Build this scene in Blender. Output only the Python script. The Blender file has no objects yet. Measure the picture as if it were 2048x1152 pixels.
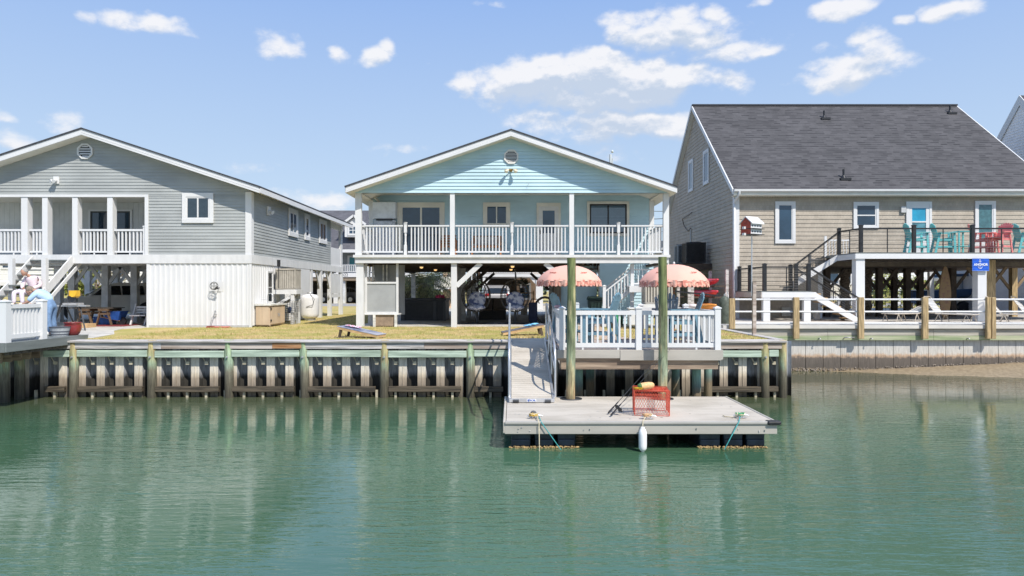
import bpy, math, random
from mathutils import Vector, Matrix, noise as mnoise
random.seed(7)
SC = bpy.context.scene
COL = SC.collection
R = math.radians
F = 1365.333          # focal length of the photograph in its own pixels (24 mm on 36 mm)
H0 = 1.34             # eye height above the lawn
WZ = -1.49            # water level

# ------------------------------------------------------------ camera
cam = bpy.data.cameras.new('camera'); cam_o = bpy.data.objects.new('camera', cam); COL.objects.link(cam_o)
cam.lens = 24; cam.sensor_width = 36; cam.shift_y = 4 / 2048; cam.clip_end = 3000; cam.clip_start = .1
cam_o.location = (0, 0, H0); cam_o.rotation_euler = (R(90), 0, 0)
SC.camera = cam_o
SC.view_settings.view_transform = 'Standard'; SC.view_settings.look = 'None'
SC.view_settings.exposure = 0.1; SC.view_settings.gamma = 1

# ------------------------------------------------------------ sun
SUN = Vector((.389, -.519, .760)).normalized()      # direction towards the sun
sl = bpy.data.lights.new('sun', 'SUN'); sl.energy = 5.0; sl.angle = R(.5); sl.color = (1, .945, .86)
so = bpy.data.objects.new('sun', sl); COL.objects.link(so)
so.rotation_euler = SUN.to_track_quat('Z', 'Y').to_euler(); so.location = (20, -25, 40)

# ------------------------------------------------------------ sky
W = bpy.data.worlds.new('World'); SC.world = W; W.use_nodes = True
nt = W.node_tree; N = nt.nodes; L = nt.links; N.clear()
def nd(t, typ, **k):
    n = t.nodes.new(typ)
    for a, b in k.items(): setattr(n, a, b)
    return n
def mth(t, op, a, b=None, clamp=False):
    n = nd(t, 'ShaderNodeMath', operation=op, use_clamp=clamp)
    for i, v in enumerate((a, b)):
        if v is None: continue
        if isinstance(v, (int, float)): n.inputs[i].default_value = v
        else: t.links.new(v, n.inputs[i])
    return n.outputs[0]
def mrange(t, v, a, b, c=0., d=1., smooth=True):
    n = nd(t, 'ShaderNodeMapRange', interpolation_type='SMOOTHSTEP' if smooth else 'LINEAR')
    t.links.new(v, n.inputs[0])
    for i, q in enumerate((a, b, c, d)): n.inputs[i + 1].default_value = q
    return n.outputs[0]
def mixc(t, fac, a, b):
    n = nd(t, 'ShaderNodeMix', data_type='RGBA')
    for s, v in ((0, fac), (6, a), (7, b)):
        if isinstance(v, (int, float)): n.inputs[s].default_value = v
        elif isinstance(v, tuple): n.inputs[s].default_value = (*v, 1) if len(v) == 3 else v
        else: t.links.new(v, n.inputs[s])
    return n.outputs[2]

# the clouds of that afternoon: (photo x, photo y, half width, half height, weight), turned into azimuth / height
CL = [(1180,150,235,62,1.12),(935,165,45,34,.9),(1000,150,50,32,.9),(1095,125,62,34,1.0),(1215,118,70,34,1.0),(1300,132,60,30,.95),(1385,142,52,24,.9),(1225,55,40,40,.8),(1290,38,46,32,.8),(1365,40,50,34,.85),(1425,28,42,26,.8),(1530,100,46,20,.75),(1735,75,42,30,.7),(1660,150,50,34,.8),(1060,165,150,56,1.12),(1320,160,140,52,1.0),(1200,190,240,50,1.0),(1290,248,200,38,1.02),(1180,238,220,30,.8),
      (1330,65,130,50,.86),(1250,45,75,38,.85),(1400,70,90,46,.86),(1480,100,100,34,.8),(1400,110,160,28,.6),(1460,160,50,30,.72),
      (1700,145,95,42,.95),(1750,110,50,45,.74),(1640,170,75,22,.75),(1780,135,50,30,.66),(1645,95,40,18,.5),
      (1690,15,70,28,.95),(1810,42,26,16,.68),(1900,12,60,26,.9),(1515,8,30,14,.7),(975,6,40,14,.5),
      (250,45,62,26,.82),(330,55,65,24,.84),(170,35,30,18,.6),(560,92,52,32,.95),(750,105,45,30,.98),(770,95,28,28,.9),(670,105,30,20,.52),
      (40,280,38,26,.75),(125,242,50,28,.62),(5,230,24,22,.62),(850,125,30,10,.45),(830,292,130,20,.47),(620,400,150,26,.66),(1220,300,120,30,.42),
      (2010,300,60,30,.4),(520,330,160,20,.3)]
grp = bpy.data.node_groups.new('cloud_density', 'ShaderNodeTree')
grp.interface.new_socket('Vector', in_out='INPUT', socket_type='NodeSocketVector')
grp.interface.new_socket('D', in_out='OUTPUT', socket_type='NodeSocketFloat')
gi = nd(grp, 'NodeGroupInput'); go = nd(grp, 'NodeGroupOutput')
cur = None
wn = nd(grp, 'ShaderNodeTexNoise'); wn.inputs['Scale'].default_value = 13; wn.inputs['Detail'].default_value = 3
grp.links.new(gi.outputs[0], wn.inputs['Vector'])
w1 = nd(grp, 'ShaderNodeVectorMath', operation='SUBTRACT'); grp.links.new(wn.outputs['Color'], w1.inputs[0]); w1.inputs[1].default_value = (.5, .5, .5)
w2 = nd(grp, 'ShaderNodeVectorMath', operation='SCALE'); grp.links.new(w1.outputs[0], w2.inputs[0]); w2.inputs['Scale'].default_value = .05
w3 = nd(grp, 'ShaderNodeVectorMath', operation='ADD'); grp.links.new(w2.outputs[0], w3.inputs[0]); grp.links.new(gi.outputs[0], w3.inputs[1])
for (px, py, rw, rh, wt) in CL:
    az = math.atan((px - 1024) / F); el = (580 - py) / F * math.cos(az)
    a = nd(grp, 'ShaderNodeVectorMath', operation='SUBTRACT'); grp.links.new(w3.outputs[0], a.inputs[0]); a.inputs[1].default_value = (az, el, 0)
    b = nd(grp, 'ShaderNodeVectorMath', operation='MULTIPLY'); grp.links.new(a.outputs[0], b.inputs[0]); b.inputs[1].default_value = (F / rw / 1.25, F / rh / 1.25, 0)
    c = nd(grp, 'ShaderNodeVectorMath', operation='LENGTH'); grp.links.new(b.outputs[0], c.inputs[0])
    m = mrange(grp, c.outputs['Value'], 1.15, .1, 0, wt)
    cur = m if cur is None else mth(grp, 'MAXIMUM', cur, m)
mp = nd(grp, 'ShaderNodeMapping'); mp.inputs['Scale'].default_value = (1, 1.5, 1); grp.links.new(gi.outputs[0], mp.inputs[0])
nz = nd(grp, 'ShaderNodeTexNoise'); nz.inputs['Scale'].default_value = 17; nz.inputs['Detail'].default_value = 9; nz.inputs['Roughness'].default_value = .6
grp.links.new(mp.outputs[0], nz.inputs['Vector'])
s = mth(grp, 'ADD', mth(grp, 'MULTIPLY', cur, 1.0), mth(grp, 'MULTIPLY', mth(grp, 'SUBTRACT', nz.outputs[0], .5), 1.55))
grp.links.new(s, go.inputs[0])

tc = nd(nt, 'ShaderNodeTexCoord'); sp = nd(nt, 'ShaderNodeSeparateXYZ'); L.new(tc.outputs['Generated'], sp.inputs[0])
azn = mth(nt, 'ARCTAN2', sp.outputs[0], sp.outputs[1])
hyp = mth(nt, 'SQRT', mth(nt, 'ADD', mth(nt, 'MULTIPLY', sp.outputs[0], sp.outputs[0]), mth(nt, 'MULTIPLY', sp.outputs[1], sp.outputs[1])))
eln = mth(nt, 'DIVIDE', sp.outputs[2], mth(nt, 'MAXIMUM', hyp, .02))
def dens(dy):
    cb = nd(nt, 'ShaderNodeCombineXYZ'); L.new(azn, cb.inputs[0]); L.new(mth(nt, 'ADD', eln, dy), cb.inputs[1])
    g = nd(nt, 'ShaderNodeGroup'); g.node_tree = grp; L.new(cb.outputs[0], g.inputs[0]); return g.outputs[0]
d0 = dens(0); d1 = dens(.03); d2 = dens(.007)
alpha = mrange(nt, d0, .3, .88)
bil = mth(nt, 'MULTIPLY', mth(nt, 'SUBTRACT', d0, d2), 2.2)
thick = mth(nt, 'SUBTRACT', mrange(nt, d1, .35, 1.0), bil, True)
sky = nd(nt, 'ShaderNodeTexSky', sky_type='NISHITA', sun_disc=False)
sky.sun_elevation = math.asin(SUN.z); sky.sun_rotation = math.atan2(SUN.x, SUN.y)
sky.altitude = 0; sky.air_density = 1.0; sky.dust_density = .6; sky.ozone_density = 2.5
hz = .86                       # bright milky air, thicker near the horizon
skyc = mixc(nt, hz, sky.outputs[0], mixc(nt, mrange(nt, eln, .04, .44, 0, 1, False), (7.4, 9.2, 10.9), (3.8, 6.0, 10.7)))
ccol = mixc(nt, thick, (10.6, 10.6, 10.9), (6.5, 7.5, 9.1))
out = mixc(nt, mth(nt, 'MULTIPLY', alpha, .93), skyc, ccol)
bg = nd(nt, 'ShaderNodeBackground'); bg.inputs['Strength'].default_value = .083; L.new(out, bg.inputs[0])
wo = nd(nt, 'ShaderNodeOutputWorld'); L.new(bg.outputs[0], wo.inputs[0])

# ------------------------------------------------------------ helpers
def X(px, Y): return (px - 1024) * Y / F
def Z(py, Y): return H0 + (580 - py) * Y / F
ORG = {}
def tag(o, label=None, cat=None, group=None, kind=None):
    if label: o['label'] = label
    if cat: o['category'] = cat
    if group: o['group'] = group
    if kind: o['kind'] = kind
    return o
def thing(name, label, cat, loc=(0, 0, 0), group=None):
    o = bpy.data.objects.new(name, None); COL.objects.link(o); o.location = loc; o.empty_display_size = .2
    ORG[o] = Vector(loc); return tag(o, label, cat, group)
def copy_tree(o, parent=None):
    c = o.copy(); COL.objects.link(c)
    if parent: c.parent = parent
    for ch in [q for q in bpy.data.objects if q.parent == o]: copy_tree(ch, c)
    return c
def dup(o, loc, label, rz=None, group=None, scale=None):
    c = copy_tree(o); c.location = loc; c['label'] = label
    if rz is not None: c.rotation_euler[2] = rz
    if scale: c.scale = scale
    if group: c['group'] = group
    return c
class MB:
    """collects shapes, then becomes one mesh object"""
    def __init__(s, T=None): s.v = []; s.f = []; s.s = []; s.T = T
    def add(s, vs, fs, sm=False):
        k = len(s.v)
        for p in vs:
            p = Vector(p); s.v.append(s.T @ p if s.T else p)
        for f in fs: s.f.append([i + k for i in f]); s.s.append(sm)
        return s
    def box(s, x0, x1, y0, y1, z0, z1):
        if x0 > x1: x0, x1 = x1, x0
        if y0 > y1: y0, y1 = y1, y0
        if z0 > z1: z0, z1 = z1, z0
        return s.hexa([(x0, y0, z0), (x1, y0, z0), (x1, y1, z0), (x0, y1, z0), (x0, y0, z1), (x1, y0, z1), (x1, y1, z1), (x0, y1, z1)])
    def cb(s, c, d): return s.box(c[0] - d[0] / 2, c[0] + d[0] / 2, c[1] - d[1] / 2, c[1] + d[1] / 2, c[2] - d[2] / 2, c[2] + d[2] / 2)
    def hexa(s, p): return s.add(p, [(0, 3, 2, 1), (4, 5, 6, 7), (0, 1, 5, 4), (1, 2, 6, 5), (2, 3, 7, 6), (3, 0, 4, 7)])
    def quad(s, a, b, c, d): return s.add([a, b, c, d], [(0, 1, 2, 3)])
    def beam(s, p, q, w, h, up=(0, 0, 1)):
        p = Vector(p); q = Vector(q); d = (q - p).normalized(); u = Vector(up)
        if abs(d.dot(u)) > .98: u = Vector((0, 1, 0))
        sd = d.cross(u).normalized(); u = sd.cross(d).normalized(); a = sd * w / 2; b = u * h / 2
        return s.hexa([p - a - b, p + a - b, q + a - b, q - a - b, p - a + b, p + a + b, q + a + b, q - a + b])
    def cyl(s, p, q, r, r2=None, n=10, sm=True, cap=True):
        p = Vector(p); q = Vector(q); r2 = r if r2 is None else r2; d = (q - p).normalized()
        a = d.orthogonal().normalized(); b = d.cross(a); vs = []
        for c, rr in ((p, r), (q, r2)):
            for i in range(n):
                t = 2 * math.pi * i / n; vs.append(c + (a * math.cos(t) + b * math.sin(t)) * rr)
        s.add(vs, [(i, (i + 1) % n, n + (i + 1) % n, n + i) for i in range(n)], sm)
        if cap: s.add(vs[:n], [list(range(n))[::-1]]); s.add(vs[n:], [list(range(n))])
        return s
    def tube(s, pts, r, n=6, closed=False):
        pts = [Vector(p) for p in pts]; m = len(pts); vs = []; pa = None
        for i, p in enumerate(pts):
            if closed: d = pts[(i + 1) % m] - pts[i - 1]
            else: d = pts[min(i + 1, m - 1)] - pts[max(i - 1, 0)]
            if d.length < 1e-9: d = Vector((0, 0, 1))
            d.normalize()
            a = d.orthogonal() if pa is None else pa - d * pa.dot(d)
            if a.length < 1e-6: a = d.orthogonal()
            a.normalize(); pa = a; b = d.cross(a)
            rr = r[i] if isinstance(r, (list, tuple)) else r
            for k in range(n):
                t = 2 * math.pi * k / n; vs.append(p + (a * math.cos(t) + b * math.sin(t)) * rr)
        fs = [(i * n + k, i * n + (k + 1) % n, (i + 1) * n + (k + 1) % n, (i + 1) * n + k) for i in range(m - 1) for k in range(n)]
        if closed: fs += [((m - 1) * n + k, (m - 1) * n + (k + 1) % n, (k + 1) % n, k) for k in range(n)]
        s.add(vs, fs, True)
        if not closed: s.add(vs[:n], [list(range(n))[::-1]]); s.add(vs[-n:], [list(range(n))])
        return s
    def lathe(s, c, prof, n=16, sm=True, sx=1, sy=1):
        c = Vector(c); vs = []
        for r, z in prof:
            for i in range(n):
                t = 2 * math.pi * i / n; vs.append(c + Vector((r * sx * math.cos(t), r * sy * math.sin(t), z)))
        m = len(prof)
        fs = [(j * n + i, j * n + (i + 1) % n, (j + 1) * n + (i + 1) % n, (j + 1) * n + i) for j in range(m - 1) for i in range(n)]
        s.add(vs, fs, sm); s.add(vs[:n], [list(range(n))[::-1]]); return s.add(vs[-n:], [list(range(n))])
    def ball(s, c, rx, ry=None, rz=None, n=12, m=8, fn=None):
        ry = ry or rx; rz = rz or rx; vs = [(0, 0, -1)]; c = Vector(c)
        for j in range(1, m):
            a = -math.pi / 2 + math.pi * j / m
            for i in range(n):
                t = 2 * math.pi * i / n; vs.append((math.cos(a) * math.cos(t), math.cos(a) * math.sin(t), math.sin(a)))
        vs.append((0, 0, 1)); k = len(vs) - 1
        P = []
        for v in vs:
            g = fn(v) if fn else 1
            P.append(c + Vector((v[0] * rx * g, v[1] * ry * g, v[2] * rz * g)))
        fs = [(0, 1 + (i + 1) % n, 1 + i) for i in range(n)]
        for j in range(m - 2): fs += [(1 + j * n + i, 1 + j * n + (i + 1) % n, 1 + (j + 1) * n + (i + 1) % n, 1 + (j + 1) * n + i) for i in range(n)]
        fs += [(k, k - n + i, k - n + (i + 1) % n) for i in range(n)]
        return s.add(P, fs, True)
    def prism(s, pts, vec, sm=False):
        n = len(pts); v = Vector(vec); a = [Vector(p) for p in pts]
        s.add(a + [p + v for p in a], [list(range(n))[::-1], [n + i for i in range(n)]])
        return s.add(a + [p + v for p in a], [(i, (i + 1) % n, n + (i + 1) % n, n + i) for i in range(n)], sm)
    def lap(s, O, U, Nn, length, z0, z1, pitch, dep=.016, clip=None, zref=None):
        """lap siding: every course leans out at its foot. O,U,Nn: corner, direction, outward normal"""
        O = Vector(O); U = Vector(U); Nn = Vector(Nn); z = z0 if zref is None else zref
        while z < z1 - .002:
            zb = max(z, z0); zt = min(z + pitch, z1)
            if zt > zb:
                a0, a1 = clip(zb) if clip else (0, length); b0, b1 = clip(zt) if clip else (0, length)
                if a1 - a0 > .02:
                    if b1 < b0: b0 = b1 = (b0 + b1) / 2
                    P = lambda u, zz, o: O + U * u + Nn * o + Vector((0, 0, zz))
                    s.quad(P(a0, zb, dep), P(a1, zb, dep), P(b1, zt, .002), P(b0, zt, .002))
                    s.quad(P(a0, zb, 0), P(a1, zb, 0), P(a1, zb, dep), P(a0, zb, dep))
            z += pitch
        return s
    def ribs(s, O, U, Nn, length, z0, z1, pitch=.2, dep=.02):
        """vertical ribbed sheet"""
        O = Vector(O); U = Vector(U); Nn = Vector(Nn); u = 0; pts = [(0, 0)]
        while u < length:
            for a, b in ((.0, dep), (.32, dep), (.4, 0), (.92, 0)):
                if u + a * pitch < length: pts.append((u + a * pitch + .006, b))
            u += pitch
        pts.append((length, 0))
        vs = []
        for a, b in pts: vs += [O + U * a + Nn * b + Vector((0, 0, z0)), O + U * a + Nn * b + Vector((0, 0, z1))]
        return s.add(vs, [(2 * i, 2 * i + 2, 2 * i + 3, 2 * i + 1) for i in range(len(pts) - 1)])
    def build(s, name, mat, parent=None, loc=None, bevel=0, label=None, cat=None, group=None, kind=None, seg=1):
        me = bpy.data.meshes.new(name); o = bpy.data.objects.new(name, me); COL.objects.link(o)
        if parent is not None: org = ORG[parent]; o.parent = parent
        else: org = Vector(loc) if loc else Vector((0, 0, 0)); o.location = org
        ORG[o] = org
        me.from_pydata([tuple(v - org) for v in s.v], [], s.f); me.polygons.foreach_set('use_smooth', s.s)
        me.materials.append(mat); me.update()
        if bevel:
            w = o.modifiers.new('weld', 'WELD'); w.merge_threshold = .0002
            m = o.modifiers.new('bevel', 'BEVEL'); m.width = bevel; m.segments = seg; m.limit_method = 'ANGLE'; m.angle_limit = R(40)
        return tag(o, label, cat, group, kind)
def FR(O, U, D):
    """frame: local x along the wall, local y into the wall, local z up"""
    m = Matrix.Identity(4); U = Vector(U); D = Vector(D)
    for i in range(3): m[i][0] = U[i]; m[i][1] = D[i]; m[i][2] = (0, 0, 1)[i]; m[i][3] = O[i]
    return m
def rot(loc, rz=0, rx=0, ry=0):
    return Matrix.Translation(loc) @ Matrix.Rotation(rz, 4, 'Z') @ Matrix.Rotation(rx, 4, 'X') @ Matrix.Rotation(ry, 4, 'Y')

# ------------------------------------------------------------ materials
MATS = {}
def newmat(name):
    m = bpy.data.materials.new(name); m.use_nodes = True; t = m.node_tree; b = t.nodes['Principled BSDF']; return m, t, b
def mk(name, col, rough=.6, var=.12, scale=6, st=(1, 1, 1), bump=0, bs=None, metal=0, col2=None, lo=.35, hi=.65, spec=None, coat=0, detail=5, ior=None, trans=0, emit=0):
    m, t, b = newmat(name); MATS[name] = m
    tc = nd(t, 'ShaderNodeTexCoord'); mp = nd(t, 'ShaderNodeMapping'); mp.inputs['Scale'].default_value = st; t.links.new(tc.outputs['Object'], mp.inputs[0])
    nz = nd(t, 'ShaderNodeTexNoise'); nz.inputs['Scale'].default_value = scale; nz.inputs['Detail'].default_value = detail; nz.inputs['Roughness'].default_value = .6
    t.links.new(mp.outputs[0], nz.inputs['Vector'])
    f = mrange(t, nz.outputs[0], lo, hi)
    a = tuple(min(1, c * (1 - var)) for c in col); c2 = tuple(min(1, c * (1 + var)) for c in col) if col2 is None else col2
    t.links.new(mixc(t, f, a, c2), b.inputs['Base Color'])
    b.inputs['Roughness'].default_value = rough; b.inputs['Metallic'].default_value = metal
    if spec is not None: b.inputs['Specular IOR Level'].default_value = spec
    if ior: b.inputs['IOR'].default_value = ior
    if coat: b.inputs['Coat Weight'].default_value = coat
    if emit: b.inputs['Emission Color'].default_value = (*col, 1); b.inputs['Emission Strength'].default_value = emit
    if bump:
        n2 = nz
        if bs:
            n2 = nd(t, 'ShaderNodeTexNoise'); n2.inputs['Scale'].default_value = bs; n2.inputs['Detail'].default_value = 6; t.links.new(mp.outputs[0], n2.inputs['Vector'])
        bm = nd(t, 'ShaderNodeBump'); bm.inputs['Strength'].default_value = bump; bm.inputs['Distance'].default_value = .02
        t.links.new(n2.outputs[0], bm.inputs['Height']); t.links.new(bm.outputs[0], b.inputs['Normal'])
    return m
def zmat(name, stops, jit=.25, nscale=5, st=(1, 1, .35), rough=.8, bump=.4, streak=.25, band=None, zlo=-9):
    """colour by height (tide stain): stops = [(z, colour)...] low to high"""
    m, t, b = newmat(name)
    g = nd(t, 'ShaderNodeNewGeometry'); sp = nd(t, 'ShaderNodeSeparateXYZ'); t.links.new(g.outputs['Position'], sp.inputs[0])
    mp = nd(t, 'ShaderNodeMapping'); mp.inputs['Scale'].default_value = st; t.links.new(g.outputs['Position'], mp.inputs[0])
    nz = nd(t, 'ShaderNodeTexNoise'); nz.inputs['Scale'].default_value = nscale; nz.inputs['Detail'].default_value = 7; nz.inputs['Roughness'].default_value = .65
    t.links.new(mp.outputs[0], nz.inputs['Vector'])
    z = mth(t, 'ADD', sp.outputs[2], mth(t, 'MULTIPLY', mth(t, 'SUBTRACT', nz.outputs[0], .5), jit))
    z0 = stops[0][0]; z1 = stops[-1][0]
    v = mrange(t, z, z0, z1, 0, 1, False); cr = nd(t, 'ShaderNodeValToRGB'); t.links.new(v, cr.inputs[0])
    el = cr.color_ramp.elements
    el[0].position = 0; el[0].color = (*stops[0][1], 1); el[1].position = 1; el[1].color = (*stops[-1][1], 1)
    for zz, c in stops[1:-1]:
        e = el.new((zz - z0) / (z1 - z0)); e.color = (*c, 1)
    n3 = nd(t, 'ShaderNodeTexNoise'); n3.inputs['Scale'].default_value = nscale * 4; n3.inputs['Detail'].default_value = 6; n3.inputs['Roughness'].default_value = .7
    m3 = nd(t, 'ShaderNodeMapping'); m3.inputs['Scale'].default_value = (1, 1, .12); t.links.new(g.outputs['Position'], m3.inputs[0]); t.links.new(m3.outputs[0], n3.inputs['Vector'])
    k = mrange(t, n3.outputs[0], .3, .7, 1 - streak, 1 + streak)
    base = cr.outputs[0]
    if band:                         # long flakes of another colour running with the grain
        n4 = nd(t, 'ShaderNodeTexNoise'); n4.inputs['Scale'].default_value = 7; n4.inputs['Detail'].default_value = 5; n4.inputs['Distortion'].default_value = .5
        m4 = nd(t, 'ShaderNodeMapping'); m4.inputs['Scale'].default_value = (1.6, 1.6, .22); t.links.new(g.outputs['Position'], m4.inputs[0]); t.links.new(m4.outputs[0], n4.inputs['Vector'])
        fm = mth(t, 'MULTIPLY', mrange(t, n4.outputs[0], .5, .62, 0, .8), mrange(t, sp.outputs[2], zlo, zlo + .4))
        base = mixc(t, fm, base, band)
    vm = nd(t, 'ShaderNodeVectorMath', operation='SCALE'); t.links.new(base, vm.inputs[0]); t.links.new(k, vm.inputs['Scale'])
    t.links.new(vm.outputs[0], b.inputs['Base Color']); b.inputs['Roughness'].default_value = rough
    bm = nd(t, 'ShaderNodeBump'); bm.inputs['Strength'].default_value = bump; bm.inputs['Distance'].default_value = .02
    t.links.new(n3.outputs[0], bm.inputs['Height']); t.links.new(bm.outputs[0], b.inputs['Normal'])
    return m

white = mk('white_vinyl', (.67, .67, .67), .5, .03, 1.2, (1, 1, .6))
whitep = mk('white_paint_wood', (.64, .64, .635), .6, .05, 2, (2, 2, .7), bump=.1)
whitedirty = mk('weathered_white_paint', (.62, .61, .57), .7, .2, 3, (1, 1, 2.5), bump=.15)
ivory = mk('cream_trim', (.66, .64, .57), .6, .06, 2)
soffit_m = mk('soffit_cream', (.68, .66, .60), .7, .05, 2)
bluesid = mk('pale_aqua_siding', (.455, .62, .685), .55, .075, 1.1, (.6, .6, 1.2))
greysid = mk('grey_siding', (.355, .37, .362), .55, .10, 1.1, (.5, .5, 1.2))
tansid = None
shingle_dark = mk('shingle_edge', (.05, .052, .062), .9, .3, 20)
glass = mk('window_glass', (.022, .05, .085), .04, .3, .6, spec=.7, ior=1.55)
glassd = mk('dark_glass', (.012, .016, .02), .04, .3, 1, ior=1.6)
def paneglass():
    m, t, b = newmat('clear_pane'); t.nodes.remove(b); o = t.nodes['Material Output']
    tr = nd(t, 'ShaderNodeBsdfTransparent'); tr.inputs[0].default_value = (.72, .8, .86, 1); gl = nd(t, 'ShaderNodeBsdfGlossy'); gl.inputs['Roughness'].default_value = .03
    fr = nd(t, 'ShaderNodeFresnel'); fr.inputs[0].default_value = 1.6
    mx = nd(t, 'ShaderNodeMixShader'); t.links.new(mth(t, 'ADD', fr.outputs[0], .06), mx.inputs[0]); t.links.new(tr.outputs[0], mx.inputs[1]); t.links.new(gl.outputs[0], mx.inputs[2])
    t.links.new(mx.outputs[0], o.inputs[0]); return m
pane = paneglass()
blind_m = mk('blind_slats', (.42, .45, .47), .5, .08, 2)
blackm = mk('black_metal', (.018, .018, .02), .4, .3, 8)
darkpl = mk('dark_plastic', (.03, .032, .036), .5, .3, 4)
alum = mk('brushed_aluminium', (.62, .62, .63), .35, .08, 6, metal=.75)
steel = mk('galvanised_steel', (.45, .45, .45), .45, .15, 8, metal=.6)
concrete = mk('concrete', (.50, .475, .43), .85, .16, 2.2, bump=.2, bs=40)
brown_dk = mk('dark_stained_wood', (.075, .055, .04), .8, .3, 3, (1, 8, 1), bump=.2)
wood_tan = mk('treated_post_wood', (.40, .29, .15), .75, .3, 4, (5, 5, .6), bump=.4)
wood_raw = mk('raw_pine', (.52, .34, .17), .7, .2, 4, (1, 6, 6), bump=.2)
wood_grey = mk('weathered_plank', (.42, .39, .36), .85, .3, 3, (.35, 7, 7), bump=.5, col2=(.62, .58, .56))
wood_rust = mk('weathered_plank_reddish', (.40, .31, .25), .85, .3, 1.2, (.4, 6, 6), bump=.5, col2=(.56, .49, .44))
wale_m = mk('green_treated_wood', (.33, .42, .33), .8, .25, 2, (.35, 5, 5), bump=.4, col2=(.50, .60, .49))
beam_dk = mk('wet_dark_timber', (.055, .044, .03), .7, .35, 3, (.4, 6, 6), bump=.5, col2=(.115, .09, .06))
deck_m = mk('composite_decking', (.43, .385, .32), .7, .05, 1.6, (.6, 1.6, 1), bump=.12, bs=30, col2=(.53, .48, .41), lo=.3, hi=.62)
deck_fas = mk('composite_fascia', (.40, .375, .33), .6, .07, 2, (.4, 2, 2))
deck_grey = mk('grey_green_decking', (.155, .17, .165), .6, .1, 3, (3, .4, 3))
joist_m = mk('deck_beam_wood', (.25, .18, .13), .8, .3, 2.5, (.3, 5, 5), bump=.4, col2=(.38, .29, .21))
teal_m = mk('slate_blue_plastic', (.17, .31, .39), .5, .12, 5)
turq_m = mk('turquoise_plastic', (.13, .49, .50), .5, .1, 5)
coral_m = mk('coral_plastic', (.70, .21, .20), .5, .1, 5)
red_m = mk('red_vinyl_wire', (.58, .085, .045), .45, .15, 20)
tanmet = mk('tan_condenser_metal', (.40, .37, .32), .5, .1, 4)
tanmetd = mk('condenser_coil', (.12, .11, .10), .6, .3, 30)
# ------------------------------------------------------------ special materials
def water_mat():
    m, t, b = newmat('canal_water')
    g = nd(t, 'ShaderNodeNewGeometry'); nz = nd(t, 'ShaderNodeTexNoise'); nz.inputs['Scale'].default_value = .16; nz.inputs['Detail'].default_value = 3
    t.links.new(g.outputs['Position'], nz.inputs['Vector'])
    sp = nd(t, 'ShaderNodeSeparateXYZ'); t.links.new(g.outputs['Position'], sp.inputs[0])
    # shallower, siltier water towards the bulkheads
    sh = mrange(t, sp.outputs[1], 13.5, 19, 0, 1)
    c = mixc(t, mrange(t, nz.outputs[0], .3, .7), (.048, .112, .060), (.066, .142, .084))
    c = mixc(t, sh, c, (.085, .092, .05))
    t.links.new(c, b.inputs['Base Color'])
    b.inputs['Roughness'].default_value = .035; b.inputs['IOR'].default_value = 1.5; b.inputs['Specular IOR Level'].default_value = 1.0
    hs = []
    def layer(scale, st, rz, w, det=2, dist=0.):
        mp = nd(t, 'ShaderNodeMapping'); mp.inputs['Scale'].default_value = st; mp.inputs['Rotation'].default_value = (0, 0, rz); t.links.new(g.outputs['Position'], mp.inputs[0])
        n = nd(t, 'ShaderNodeTexNoise'); n.inputs['Scale'].default_value = scale; n.inputs['Detail'].default_value = det; n.inputs['Distortion'].default_value = dist
        t.links.new(mp.outputs[0], n.inputs['Vector']); hs.append(mth(t, 'MULTIPLY', n.outputs[0], w))
    layer(1.0, (.9, 4.2, 1), R(-16), .42, 3, .6)
    layer(1.0, (2.0, 10.5, 1), R(8), .30, 3, .4)
    layer(1.0, (4.5, 17, 1), R(-12), .13, 2, .3)
    layer(9., (1, 2.2, 1), R(4), .05, 2)
    h = hs[0]
    for q in hs[1:]: h = mth(t, 'ADD', h, q)
    # calmer and rougher patches; calm close to the walls
    pn = nd(t, 'ShaderNodeTexNoise'); pn.inputs['Scale'].default_value = .22; t.links.new(g.outputs['Position'], pn.inputs['Vector'])
    amp = mth(t, 'MULTIPLY', mrange(t, pn.outputs[0], .35, .65, .35, 1.35), mrange(t, sp.outputs[1], 12, 18, 1, .35))
    h = mth(t, 'MULTIPLY', h, amp)
    bm = nd(t, 'ShaderNodeBump'); bm.inputs['Strength'].default_value = 1; bm.inputs['Distance'].default_value = .034
    t.links.new(h, bm.inputs['Height']); t.links.new(bm.outputs[0], b.inputs['Normal'])
    return m
def grass_mat(name, a, b_, c_):
    m, t, b = newmat(name); g = nd(t, 'ShaderNodeNewGeometry')
    n1 = nd(t, 'ShaderNodeTexNoise'); n1.inputs['Scale'].default_value = .9; n1.inputs['Detail'].default_value = 4
    n2 = nd(t, 'ShaderNodeTexNoise'); n2.inputs['Scale'].default_value = 16; n2.inputs['Detail'].default_value = 5
    for n in (n1, n2): t.links.new(g.outputs['Position'], n.inputs['Vector'])
    c = mixc(t, mrange(t, n1.outputs[0], .38, .62), a, b_); c = mixc(t, mrange(t, n2.outputs[0], .45, .68, 0, .8), c, c_)
    t.links.new(c, b.inputs['Base Color']); b.inputs['Roughness'].default_value = .95; b.inputs['Specular IOR Level'].default_value = .1
    bm = nd(t, 'ShaderNodeBump'); bm.inputs['Strength'].default_value = .6; t.links.new(n2.outputs[0], bm.inputs['Height']); t.links.new(bm.outputs[0], b.inputs['Normal'])
    return m
wm = water_mat()
gm = grass_mat('dormant_lawn', (.37, .33, .11), (.53, .40, .19), (.33, .28, .10))
asph = mk('street_asphalt', (.30, .29, .28), .9, .1, 4, bump=.2, bs=60)
sandm = mk('tidal_mud', (.25, .19, .12), .5, .15, 9, bump=.4, bs=30, col2=(.33, .26, .17))

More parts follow.
